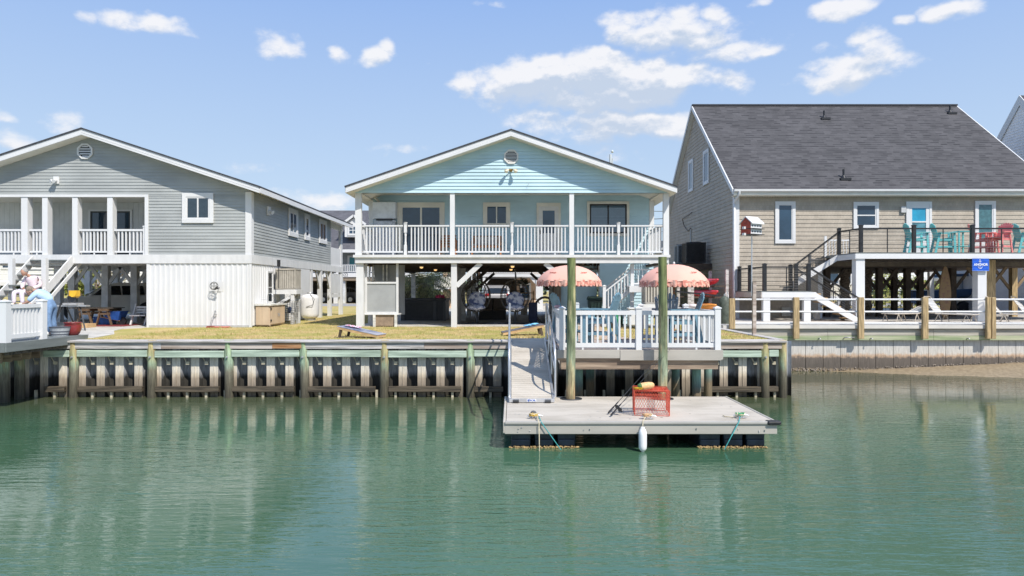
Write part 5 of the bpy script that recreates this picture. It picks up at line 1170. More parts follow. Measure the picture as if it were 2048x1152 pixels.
tall_chair('tall_adirondack_chair', 'turquoise tall adirondack chair in front of the blue windowed door', turq_m, (X(1832, 27.6), 27.6, fz), R(-8), GT)
tall_chair('tall_adirondack_chair', 'turquoise tall adirondack chair right of the blue windowed door', turq_m, (X(1886, 27.6), 27.6, fz), R(-12), GT)
tall_chair('tall_adirondack_chair', 'coral tall adirondack chair beside the turquoise side table', coral_m, (X(1961, 27.8), 27.8, fz), R(-25), GT)
tall_chair('tall_adirondack_chair', 'coral tall adirondack chair facing left next to the right deck window', coral_m, (X(2000, 27.3), 27.3, fz), R(205), GT)
tall_chair('tall_adirondack_chair', 'turquoise tall adirondack chair cut off by the right edge of the photo', turq_m, (X(2050, 27.7), 27.7, fz), R(-8), GT)
tray('side_table', 'turquoise side table between turquoise and coral chairs', turq_m, (X(1922, 27.6), 27.6, fz), .92, .28); tray('side_table', 'coral side table between the two coral chairs', coral_m, (X(1975, 27.9), 27.9, fz), .9, .22)
MB().box(X(1945, 28.8), X(1985, 28.8), 28.7, 29.1, fz, fz + .5).build('deck_box', whitep, loc=(X(1965, 28.8), 28.8, fz), bevel=.02, label='white storage box behind the coral chairs', cat='storage box')

# ============================================================ sign
sg = thing('anchor_sign', 'small blue sign reading ANCHOR on the tan house deck post', 'sign', (X(1962, 26.3), 26.3, 2.2))
sx0, sx1, sz0, sz1 = X(1946, 26.3), X(1979, 26.3), Z(541.5, 26.3), Z(517, 26.3)
MB().box(sx0, sx1, 26.33, 26.36, sz0, sz1).build('sign_board', mk('sign_blue', (.015, .10, .55), .4, .25, 5, (1, 1, 4)), sg); cx = (sx0 + sx1) / 2; cz = (sz0 + sz1) / 2
MB().tube([(sx0, 26.325, sz0), (sx1, 26.325, sz0), (sx1, 26.325, sz1), (sx0, 26.325, sz1)], .008, 4, True).build('sign_border', mk('light_blue', (.25, .40, .75), .5, .05), sg)
tw = mk('sign_white', (.82, .84, .9), .5, .03)
text_obj('sign_lettering', 'ANCHOR', .13, tw, sg, Matrix.Translation((cx, 26.322, cz)) @ Matrix.Rotation(R(90), 4, 'X'), bold=.003, sx=.95)
m = MB(); a = cx + .0; m.tube([(a - .035, 26.32, cz + .16), (a - .035, 26.32, cz - .12)], .009, 5).tube([(a - .11, 26.32, cz - .07), (a - .08, 26.32, cz - .13), (a - .035, 26.32, cz - .155), (a + .02, 26.32, cz - .14), (a + .055, 26.32, cz - .08)], .01, 5).tube([(a - .085, 26.32, cz + .125), (a + .015, 26.32, cz + .125)], .008, 5).tube([(a - .035 + .02 * math.cos(q), 26.32, cz + .18 + .02 * math.sin(q)) for q in [i * .7 for i in range(9)]], .006, 4, True)
m.build('anchor_emblem', tw, sg)

# ============================================================ bird house on a pole
bp = thing('birdhouse', 'red and white two storey birdhouse on a tall pole', 'birdhouse', (7.05, 20.0, 0)); Y = 20.0
x0, x1 = X(1481, Y), X(1515, Y); zb, zw, zr2 = Z(471, Y), Z(447, Y), Z(434, Y)
MB().box(X(1505, Y), X(1511.5, Y), Y - .05, Y + .05, 0, Z(564, Y)).build('wooden_post', wood_rust, bp); MB().cyl((X(1503.5, Y), Y, Z(592, Y)), (X(1503.5, Y), Y, zb), .018, None, 8).build('pole', alum, bp)
cxh = X(1503, Y)
TB = rot((cxh, Y, 0), R(32)); w2 = .24; dpt = .17
m = MB(TB); m.box(-w2, w2, -dpt, dpt, zb + .03, zw).build('house_body', white, bp)
m = MB(TB); m.prism([(-w2 - .006, -dpt, zb + .03), (-w2 - .006, -dpt, zw), (-w2 - .006, 0, zr2 - .02), (-w2 - .006, dpt, zw), (-w2 - .006, dpt, zb + .03)], (-.012, 0, 0)).build('red_gable', mk('barn_red', (.33, .055, .035), .7, .2, 8), bp)
m = MB(TB); m.hexa([(-w2 - .03, -dpt - .06, zw - .03), (w2 + .04, -dpt - .06, zw - .03), (w2 + .04, 0, zr2 - .02), (-w2 - .03, 0, zr2 - .02), (-w2 - .03, -dpt - .06, zw), (w2 + .04, -dpt - .06, zw), (w2 + .04, 0, zr2 + .01), (-w2 - .03, 0, zr2 + .01)]).hexa([(-w2 - .03, 0, zr2 - .02), (w2 + .04, 0, zr2 - .02), (w2 + .04, dpt + .06, zw - .03), (-w2 - .03, dpt + .06, zw - .03), (-w2 - .03, 0, zr2 + .01), (w2 + .04, 0, zr2 + .01), (w2 + .04, dpt + .06, zw), (-w2 - .03, dpt + .06, zw)])
m.build('roof', white, bp)
m = MB(TB)
for z in (zb + .02, (zb + zw) / 2 + .01): m.box(-w2 - .02, w2 + .03, -dpt - .08, dpt + .04, z - .01, z + .008)
m.build('ledge', darkpl, bp); m = MB(TB)
for z in (zb + .1, (zb + zw) / 2 + .09):
    for u in (-.17, -.06, .06, .17): m.cyl((u, -dpt - .006, z), (u, -dpt + .01, z), .025, None, 10)
m.build('entrance_holes', blackm, bp); 
for z in (zb - .01, (zb + zw) / 2): MB(TB).box(-w2 - .1, -w2 - .02, -.02, .06, z, z + .07).build('end_perch', white, bp)

# ============================================================ kayaks and their rack
def kayak(label, mt, x, y0, y1, z, r, tilt=0):
    n = 14; k = 12; vs = []; cr = MB()
    for j in range(k + 1):
        f = j / k; s = math.sin(math.pi * min(.985, max(.015, f))) ** .55; y = y0 + (y1 - y0) * f
        for i in range(n):
            a = 2 * math.pi * i / n; vs.append((x + r * s * math.cos(a) * (1 if math.sin(a) < 0 else .9), y, z + .16 * s * math.sin(a) + (.1 * abs(2 * f - 1) ** 3) + tilt * f))
    fs = [(j * n + i, j * n + (i + 1) % n, (j + 1) * n + (i + 1) % n, (j + 1) * n + i) for j in range(k) for i in range(n)] + [list(range(n))[::-1], [k * n + i for i in range(n)]]
    t = thing('kayak', label, 'kayak', (x, (y0 + y1) / 2, z), 'kayaks stored on the rack'); MB().add(vs, fs, True).build('hull', mt, t)
    ym = (y0 + y1) / 2; MB().tube([(x + r * .55 * math.cos(a), ym + .45 * math.sin(a), z + .155) for a in [i * math.pi / 6 for i in range(12)]], .025, 5, True).build('cockpit_rim', blackm, t); MB().tube([(x, y0 + .12, z + .18), (x - .05, y0 + .1, z + .12), (x + .05, y0 + .1, z + .12)], .012, 5).build('carry_handle', blackm, t)
kr = mk('kayak_red', (.66, .05, .08), .4, .08, 3); ko = mk('kayak_orange', (.78, .30, .05), .4, .08, 3)
kayak('red kayak on the top bar of the rack', kr, X(1425, 28.6), 27.9, 32.0, Z(564, 28.4), .33)
kayak('red kayak on the middle bar of the rack', kr, X(1424, 28.6), 27.9, 32.0, Z(587, 28.4), .34)
kayak('orange kayak on the lowest bar of the rack', ko, X(1420, 28.2), 27.5, 31.5, Z(614, 28.0), .42)
kk = thing('kayak_rack', 'weathered timber rack holding three kayaks beside the tan house', 'rack', (8.3, 29.5, 0))
for x, y in ((7.55, 28.6), (9.0, 28.6), (7.55, 31), (9.0, 31)): MB().box(x - .06, x + .06, y - .06, y + .06, 0, 2.2).build('upright', wood_grey, kk)
for z in (.35, 1.0, 1.46):
    for y in (28.6, 31): MB().box(7.4, 9.15, y - .04, y + .04, z, z + .07).build('crossbar', brown_dk, kk)
MB().box(X(1376, 27.0), X(1382, 27.0), 27, 27.1, 0, Z(573, 27)).build('front_upright', wood_grey, kk)
MB().beam((X(1345, 27), 27, Z(582, 27)), (X(1440, 27), 27, Z(592, 27)), .05, .06).build('front_bar', blackm, kk)
fe = thing('plank_fence', 'olive brown plank fence behind the kayaks', 'fence', (7.5, 33, 0)); m = MB(); x = 5.9
while x < 9.4: m.box(x, x + .14, 33, 33.03, 0, 2.1); x += .15
m.build('planks', mk('olive_fence', (.16, .15, .085), .8, .3, 3, (6, 1, .6)), fe); MB().box(5.9, 9.4, 33.03, 33.08, 1.8, 1.9).build('fence_rail', brown_dk, fe)
hl = thing('propane_cylinder', 'dark green gas cylinders with strap beside the wooden fence post', 'gas cylinder', (X(1450, 24.6), 24.6, 0)); x = X(1449, 24.6)
MB().lathe((x, 24.6, 0), [(.17, 0), (.19, .05), (.19, .95), (.12, 1.08), (.05, 1.12)], 14).build('cylinder_body', mk('dark_green_paint', (.07, .085, .065), .6, .3, 6), hl); MB().cyl((x, 24.6, 1.1), (x, 24.6, 1.2), .04, None, 8).tube([(x, 24.6, 1.18), (x + .1, 24.6, 1.3), (x + .14, 24.6, 1.0)], .02, 5).build('valve', steel, hl)

# ============================================================ condensers and tanks
def condenser(label, x, y, z, w, dp, h, mt, stand=None, n=9, round_=False, dark=False):
    t = thing('air_conditioner', label, 'air conditioner', (x, y, z)); b = MB()
    b.box(x - w / 2 + .03, x + w / 2 - .03, y - dp / 2 + .03, y + dp / 2 - .03, z + .04, z + h - .04); b.build('coil', tanmetd if not dark else blackm, t)
    b = MB(); b.box(x - w / 2, x + w / 2, y - dp / 2, y + dp / 2, z, z + .05).box(x - w / 2, x + w / 2, y - dp / 2, y + dp / 2, z + h - .06, z + h); 
    for a in (-1, 1):
        for c in (-1, 1): b.box(x + a * (w / 2 - .03) - .03, x + a * (w / 2 - .03) + .03, y + c * (dp / 2 - .03) - .03, y + c * (dp / 2 - .03) + .03, z + .05, z + h - .06)
    b.build('casing', mt, t, bevel=.01); b = MB()
    for i in range(n):
        u = x - w / 2 + .07 + (w - .14) * (i + .5) / n; ww_ = (w - .14) / n * .62; b.hexa([(u - ww_ / 2, y - dp / 2 + .002, z + .05), (u + ww_ / 2, y - dp / 2 + .02, z + .05), (u + ww_ / 2, y - dp / 2 + .03, z + .05), (u - ww_ / 2, y - dp / 2 + .012, z + .05), (u - ww_ / 2, y - dp / 2 + .002, z + h - .06), (u + ww_ / 2, y - dp / 2 + .02, z + h - .06), (u + ww_ / 2, y - dp / 2 + .03, z + h - .06), (u - ww_ / 2, y - dp / 2 + .012, z + h - .06)])
        v = y - dp / 2 + .07 + (dp - .14) * (i + .5) / n
        for s in (-1, 1): b.box(x + s * (w / 2 - .012) - .006, x + s * (w / 2 - .012) + .006, v - ww_ / 3, v + ww_ / 3, z + .05, z + h - .06)
    b.build('louvres', mt, t); MB().cyl((x, y, z + h), (x, y, z + h + .03), min(w, dp) * .42, None, 18).build('fan_grille', darkpl, t); return t
condenser('tan louvred air conditioner on a white timber stand at the grey house side', -8.83, 26.95, 1.36, .78, .7, .82, tanmet)
sd = thing('equipment_stand', 'white timber stand carrying the tan air conditioner beside the grey house', 'stand', (-8.85, 27, 0))
MB().box(-9.32, -8.38, 26.55, 27.4, 1.18, 1.35).build('platform', whitep, sd)
for x, y in ((-8.55, 26.65), (-8.55, 27.3)): MB().box(x - .07, x + .07, y - .07, y + .07, 0, 1.18).build('leg', whitep, sd)
for y in (26.65, 27.3): MB().beam((-8.6, y, 1.1), (-9.2, y, .75), .06, .1).build('brace', whitep, sd); 
MB().beam((-8.55, 26.7, .7), (-8.55, 27.3, 1.1), .06, .1).build('brace', whitep, sd); MB().box(-9.02, -8.92, 26.2, 26.3, 2.25, 2.5).cyl((-8.97, 26.25, 1.4), (-8.97, 26.25, 2.25), .02, None, 6).build('meter_box', blackm, sd)
condenser('large tan louvred air conditioner on a white platform behind the right umbrella', X(1318, 23.5), 23.85, Z(608, 23.5), X(1346, 23.5) - X(1291, 23.5), .7, .68, tanmet, n=8)
s2 = thing('equipment_stand', 'white platform carrying the large air conditioner behind the deck', 'stand', (5.1, 23.8, 0)); MB().box(4.5, 5.7, 23.4, 24.25, Z(608, 23.5) - .16, Z(608, 23.5) - .005).build('platform', whitep, s2)
for x in (4.6, 5.6): MB().box(x - .07, x + .07, 23.45, 23.6, 0, Z(608, 23.5) - .16).build('leg', whitep, s2)
condenser('black air conditioner on the raised platform at the tan house side', X(1392, 33), 33.4, Z(526, 33), X(1412, 33) - X(1372, 33), .85, 1.0, blackm, n=14, dark=True)
condenser('slim grey air conditioner left of the black one on the raised platform', X(1363, 34.2), 34.6, Z(527, 34.2), .36, .7, .95, mk('slim_grey', (.30, .31, .32), .5, .1), n=6, dark=True)
s3 = thing('raised_platform', 'dark timber platform carrying two air conditioners beside the tan house', 'platform', (8.7, 33.5, 0)); MB().box(7.9, 9.6, 32.8, 35.3, Z(527, 33) - .3, Z(527, 33) - .01).build('platform_deck', brown_dk, s3)
for x, y in ((8.0, 32.9), (8.0, 35.2)): MB().box(x - .08, x + .08, y - .08, y + .08, 0, Z(527, 33) - .3).build('leg', wood_grey, s3)
el_ = thing('electric_service', 'grey conduit and drooping service cable on the tan house side wall', 'cable', (9.5, 37, 5)); xw = TX0 - .06
MB().cyl((xw, 36.6, 4.6), (xw, 36.6, 2.5), .03, None, 8).build('conduit', steel, el_)
MB().tube([(xw, Y_, z_) for Y_, z_ in ((36.4, Z(425, 36.4)), (37.0, Z(430, 37)), (38.4, Z(436, 38)), (38.0, Z(452, 38)), (37.2, Z(462, 37.2)), (36.8, Z(458, 36.8)), (36.6, Z(456, 36.6)))], .02, 5).build('drooping_cable', blackm, el_)
pt = thing('propane_tank', 'white upright propane tank beside the grey house', 'propane tank', (X(620, 30), 30, 0)); x = X(620, 30)
MB().lathe((x, 30, 0), [(.22, .1), (.3, .12), (.36, .2), (.375, .3), (.375, .95), (.36, 1.05), (.28, 1.13), (.1, 1.16)], 20).build('tank_body', mk('tank_white', (.70, .69, .68), .45, .05, 2), pt); MB().lathe((x, 30, 1.14), [(.12, 0), (.13, .1), (.12, .11)], 12).build('collar', steel, pt); MB().lathe((x, 30, 0), [(.24, 0), (.24, .12)], 14).build('foot_ring', steel, pt)
MB().tube([(x + .1, 29.7, 1.15), (x + .3, 29.62, .95), (x + .25, 29.6, .7), (x - .05, 29.6, .6)], .012, 5).build('hose', blackm, pt)
# sink cabinet
sk = thing('sink_cabinet', 'tan outdoor sink cabinet with white worktop and tap by the grey house corner', 'cabinet', (-9.05, 25.5, 0)); cm = mk('tan_plywood', (.52, .40, .28), .7, .1, 2, (1, 1, .4))
MB().box(-9.27, -8.76, 24.72, 26.28, .05, .77).build('carcass', cm, sk); MB().box(-9.3, -8.7, 24.66, 26.34, .775, .83).build('worktop', whitedirty, sk)
for a, b in ((24.78, 25.49), (25.52, 26.24)): d = MB().box(-8.755, -8.735, a, b, .1, .73).build('door', cm, sk); MB().tube([(-8.72, (25.44 if a < 25 else 25.57), .48), (-8.7, (25.44 if a < 25 else 25.57), .42), (-8.72, (25.44 if a < 25 else 25.57), .36)], .012, 5).build('handle', steel, d)
for z in (.2, .62): MB().box(-8.75, -8.72, 24.74, 24.8, z, z + .07).build('hinge', blackm, sk)
MB().box(-9.27, -9.05, 24.7, 24.718, .08, .74).box(-9.04, -8.8, 24.7, 24.718, .08, .74).build('front_panel', cm, sk)
MB().tube([(-9.1, 25.4, .83), (-9.1, 25.4, 1.1), (-9.07, 25.4, 1.2), (-8.97, 25.4, 1.22), (-8.9, 25.4, 1.17), (-8.89, 25.4, 1.08)], .016, 7).build('tap', alum, sk); MB().tube([(-9.25, 25.2, .98), (-9.05, 25.2, .98)], .012, 5).build('tap_lever', alum, sk)
# wire crab pots stacked by the stand
for i, (x, y, z, lb) in enumerate(((-8.75, 26.75, .0, 'dark wire crab pot on the grass by the stand legs'), (-8.72, 26.8, .47, 'dark wire crab pot stacked under the air conditioner stand'))):
    t = thing('wire_pot', lb, 'crab trap', (x, y, z), 'dark wire pots'); m = MB(); w = .28
    for k in range(7):
        u = -w + 2 * w * k / 6
        for s in (-1, 1): m.cyl((x + u, y + s * w, z), (x + u, y + s * w, z + .44), .006, None, 4).cyl((x + s * w, y + u, z), (x + s * w, y + u, z + .44), .006, None, 4)
        m.cyl((x - w, y + u, z + .44), (x + w, y + u, z + .44), .006, None, 4)
        for s in (-1, 1): m.cyl((x - w, y + s * w, z + .44 * k / 6), (x + w, y + s * w, z + .44 * k / 6), .006, None, 4)
    m.build('wire_frame', mk('dark_wire', (.04, .045, .05), .6, .2), t)
MB().lathe((-8.62, 26.72, 0), [(.13, .45), (.15, .5), (.15, .66), (.1, .68)], 12).build('bucket', mk('navy_plastic', (.02, .04, .10), .4, .1), loc=(-8.62, 26.72, .45), label='small navy bucket on top of the wire pots', cat='bucket')
# wall ornament, hose and tray on the ribbed wall
wo_ = thing('wall_ornament', 'round black openwork ornament standing off the white ribbed wall', 'ornament', (X(427, 24.1), 24.12, Z(573, 24.1))); cx, cy, cz = X(427, 24.1), 24.14, Z(572, 24.1)
m = MB(); r = .14; m.tube([(cx + r * math.cos(a), cy, cz + r * math.sin(a)) for a in [i * math.pi / 12 for i in range(24)]], .011, 5, True)
for q in range(4):
    b = math.pi / 4 + q * math.pi / 2; px_, pz_ = cx + .066 * math.cos(b), cz + .066 * math.sin(b); m.tube([(px_ + .052 * math.cos(a), cy, pz_ + .052 * math.sin(a)) for a in [i * math.pi / 7 for i in range(14)]], .008, 4, True)
m.tube([(cx, cy, cz + r), (cx, cy, cz + .03)], .008, 4).build('ring', blackm, wo_)
m = MB(); m.tube([(cx + .05, cy - .02, cz - .11), (cx + .08, cy - .03, cz - .05), (cx + .12, cy - .03, cz - .02), (cx + .15, cy, cz - .1)], .022, 6).tube([(cx, cy - .02, cz - .12), (cx + .07, cy - .03, cz - .09), (cx + .15, cy - .02, cz - .11)], .015, 6).build('bracket_knot', blackm, wo_); MB().cyl((cx + .1, cy, cz - .06), (cx + .1, 24.36, cz - .06), .012, None, 6).build('arm', blackm, wo_)
MB().box(X(418, 24.37), X(446, 24.37), 24.365, 24.375, Z(583, 24.4), Z(563, 24.4)).build('wall_plate', white, loc=(X(432, 24.37), 24.37, Z(583, 24.4)), label='white square wall plate behind the black ornament', cat='plate')
hs = thing('hose_tap', 'outdoor tap with thin hose on the white ribbed wall', 'tap', (X(428, 24.3), 24.33, .5)); x = X(430, 24.3)
MB().cyl((x, 24.37, Z(622, 24.3)), (x, 24.28, Z(622, 24.3)), .015, None, 6).box(x - .03, x + .05, 24.3, 24.33, Z(630, 24.3), Z(628, 24.3)).tube([(x, 24.3, Z(622, 24.3)), (x - .03, 24.28, Z(630, 24.3))], .018, 6).build('tap_body', steel, hs); MB().tube([(x - .02, 24.28, Z(630, 24.3)), (x - .1, 24.27, .35), (x - .15, 24.25, .02)], .008, 4).tube([(x - .02, 24.28, Z(630, 24.3)), (x - .05, 24.25, .3), (x - .12, 24.22, .02)], .008, 4).build('hose', steel, hs)
MB().box(X(414, 24.2), X(459, 24.2), 24.1, 24.3, .0, .05).box(X(416, 24.2), X(430, 24.2), 24.08, 24.2, .05, .07).build('long_tray', mk('faded_red_plastic', (.45, .13, .10), .6, .2, 5), loc=(X(437, 24.2), 24.2, 0), bevel=.01, label='long flat red tray lying at the foot of the white ribbed wall', cat='tray')

# ============================================================ planters on the left deck
bt = thing('barrel_planter', 'half barrel planter with whitewashed staves and dark hoops on the grey deck', 'planter', (-12.1, 18.3, .115)); x = X(120, 18.2); zb = .117
MB().lathe((x, 18.2, zb), [(.19, 0), (.245, .24), (.25, .25), (.225, .25), (.22, .22)], 22).build('staves', mk('whitewashed_wood', (.46, .48, .50), .7, .12, 8, (6, 6, .3)), bt)
for z, r in ((.045, .201), (.12, .219), (.235, .247)): MB().lathe((x, 18.2, zb), [(r + .002, z - .015), (r + .008, z + .015)], 22).build('hoop', mk('dark_hoop', (.09, .10, .12), .5, .2), bt)
MB().lathe((x, 18.2, zb + .2), [(.215, 0), (.1, .02)], 14).build('soil', brown_dk, bt)
bt2 = thing('bowl_planter', 'glazed maroon bowl planter beside the half barrel', 'planter', (-12.0, 18.55, .115)); x = X(145.5, 18.5)
MB().lathe((x, 18.5, .117), [(.12, 0), (.17, .05), (.205, .15), (.215, .25), (.2, .31), (.225, .33), (.225, .35), (.19, .35), (.185, .3)], 22).build('bowl', mk('maroon_glaze', (.20, .022, .022), .3, .15, 3, coat=.4), bt2)
m = MB(); rg = random.Random(6)
for _ in range(16): a = rg.uniform(0, 6.28); m.tube([(x + .08 * math.cos(a), 18.5 + .08 * math.sin(a), .4), (x + .12 * math.cos(a), 18.5 + .12 * math.sin(a), .46 + rg.uniform(0, .05))], .006, 3)
m.build('dry_stems', mk('dry_stems', (.30, .24, .18), .8, .2), bt2)
MB().tube([(X(107, 19.5), 19.5, .1), (X(112, 19.5), 19.5, .5), (X(122, 19.6), 19.6, .98)], .022, 6).build('garden_stake', blackm, loc=(X(107, 19.5), 19.5, .02), label='black bent metal stake leaning behind the barrel planter', cat='stake')

# ============================================================ work area under the grey house
sawt = thing('mitre_saw', 'yellow and grey mitre saw on a folding stand behind the planters', 'saw', (X(145, 22.5), 22.5, .02)); Y = 22.5; x = X(145, Y); zt_ = Z(610, Y)
MB().box(X(118, Y), X(176, Y), Y - .12, Y + .12, zt_ - .05, zt_).build('stand_rail', steel, sawt); MB().box(x - .2, x + .25, Y - .2, Y + .2, zt_, zt_ + .07).build('saw_base', mk('saw_grey', (.33, .33, .33), .4, .15), sawt)
for a, b in ((125, 112), (133, 141), (160, 182), (155, 148)): MB().beam((X(a, Y), Y, zt_ - .05), (X(b, Y), Y + (.3 if b in (141, 148) else -.3), .02), .035, .035).build('stand_leg', darkpl, sawt)
MB().cyl((x - .03, Y - .02, zt_ + .2), (x - .03, Y + .03, zt_ + .2), .15, None, 18).build('blade_guard', mk('guard_black', (.05, .05, .055), .4, .2), sawt)
MB().box(x - .06, x + .19, Y - .1, Y + .1, Z(592, Y), Z(581, Y)).cyl((x + .08, Y - .12, Z(588, Y)), (x + .08, Y + .12, Z(590, Y)), .1, None, 12).build('motor_housing', mk('tool_yellow', (.72, .42, .03), .4, .08), sawt)
MB().tube([(x - .1, Y, Z(585, Y)), (x - .12, Y, zt_ + .2), (x - .05, Y, zt_ + .05)], .03, 6).build('handle_arm', blackm, sawt)
for i, (a, b, Y) in enumerate(((168, 196, 25.8), (206, 234, 25.8))):
    t = thing('sawhorse', ('left of two wooden sawhorses under the grey house', 'right of two wooden sawhorses under the grey house')[i], 'sawhorse', (X((a + b) / 2, Y), Y, .02), 'wooden sawhorses')
    zt_ = Z(617, Y); wood_sh = MATS.get('shaded_pine') or mk('shaded_pine', (.13, .08, .045), .8, .2, 4); MB().box(X(a + 4, Y), X(b - 4, Y), Y - .45, Y + .45, zt_ - .09, zt_).build('beam', wood_sh, t)  # dark pine colour holds the shade under the house
    for yy in (-.38, .38):
        for px, s in ((a + 8, -1), (b - 8, 1)): MB().beam((X(px, Y), Y + yy, zt_ - .02), (X(px + s * 9, Y), Y + yy, .02), .09, .04).build('leg', wood_sh, t)
        MB().box(X(a + 2, Y), X(b - 2, Y), Y + yy - .02, Y + yy + .02, .42, .5).build('cross_brace', wood_sh, t)
MB().box(X(146, 25.8), X(238, 25.8), 25.4, 26.2, Z(616.5, 25.8), Z(615.5, 25.8) + .015).build('work_board', mk('sheet_board', (.09, .075, .06), .7, .2), loc=(X(190, 24.6), 24.6, Z(616.5, 24.6)), label='thin dark sheet of board laid across the two sawhorses', cat='board')  # board colour darkened to carry the same shade
MB().box(X(160, 24), X(182, 24), 23.8, 24.3, .02, .16).build('lumber_block', wood_raw, loc=(X(170, 24), 24, .02), label='pale cut timber block on the patio behind the maroon planter', cat='timber')
MB().box(X(186, 25.2), X(262, 25.2), 24.7, 26.6, .019, .03).build('ground_sheet', mk('red_sheet_dark', (.22, .04, .04), .6, .2), loc=(X(240, 24.6), 25, .019), label='dark red ground sheet under the sawhorses', cat='tarpaulin')
tl = thing('wheelbarrow', 'blue wheelbarrow on the red sheet under the grey house', 'wheelbarrow', (X(235, 25.8), 25.8, .03)); x = X(232, 25.8); bluepl = mk('blue_plastic', (.02, .10, .38), .5, .15)
MB().hexa([(x - .22, 25.6, .25), (x + .2, 25.6, .2), (x + .2, 26.0, .2), (x - .22, 26.0, .25), (x - .35, 25.5, .52), (x + .32, 25.5, .55), (x + .32, 26.1, .55), (x - .35, 26.1, .52)]).build('tray', bluepl, tl); MB().cyl((x + .25, 25.75, .17), (x + .25, 25.83, .17), .15, None, 14).build('wheel', blackm, tl)
for s in (-1, 1): MB().tube([(x + .2, 25.8 + s * .12, .18), (x - .5, 25.8 + s * .25, .35)], .02, 6).build('handle', wood_raw, tl)
for i, (px, Y, lb) in enumerate(((216, 26.2, 'blue plastic crate between the sawhorses'), (203, 26.6, 'dim blue crate behind the left sawhorse'))):
    x = X(px, Y); t = thing('crate', lb, 'crate', (x, Y, .03), 'blue crates'); m = MB().box(x - .22, x + .22, Y - .16, Y + .16, .03, .06)
    for s in (-1, 1): m.box(x - .22, x + .22, Y + s * .15 - .01, Y + s * .15 + .01, .06, .3).box(x + s * .21 - .01, x + s * .21 + .01, Y - .14, Y + .14, .06, .3)
    m.build('crate_body', bluepl, t); MB().box(x - .23, x + .23, Y - .17, Y - .165, .26, .3).build('rim', bluepl, t)
bn = thing('garden_bench', 'white slatted bench in the shade beside the ribbed wall', 'bench', (X(281, 26), 26, .02)); x0, x1, Y = X(268, 26), X(300, 26), 26
for k in range(3): MB().box(x0, x1, Y + .05 + k * .01, Y + .07 + k * .01, .45 + .1 * k, .52 + .1 * k).build('back_slat', whitep, bn)
MB().box(x0, x1, Y - .35, Y + .05, .36, .4).build('seat', whitep, bn)
for x in (x0 + .03, x1 - .05): MB().beam((x, Y - .3, .02), (x, Y + .1, .8), .05, .06).build('leg', whitep, bn)

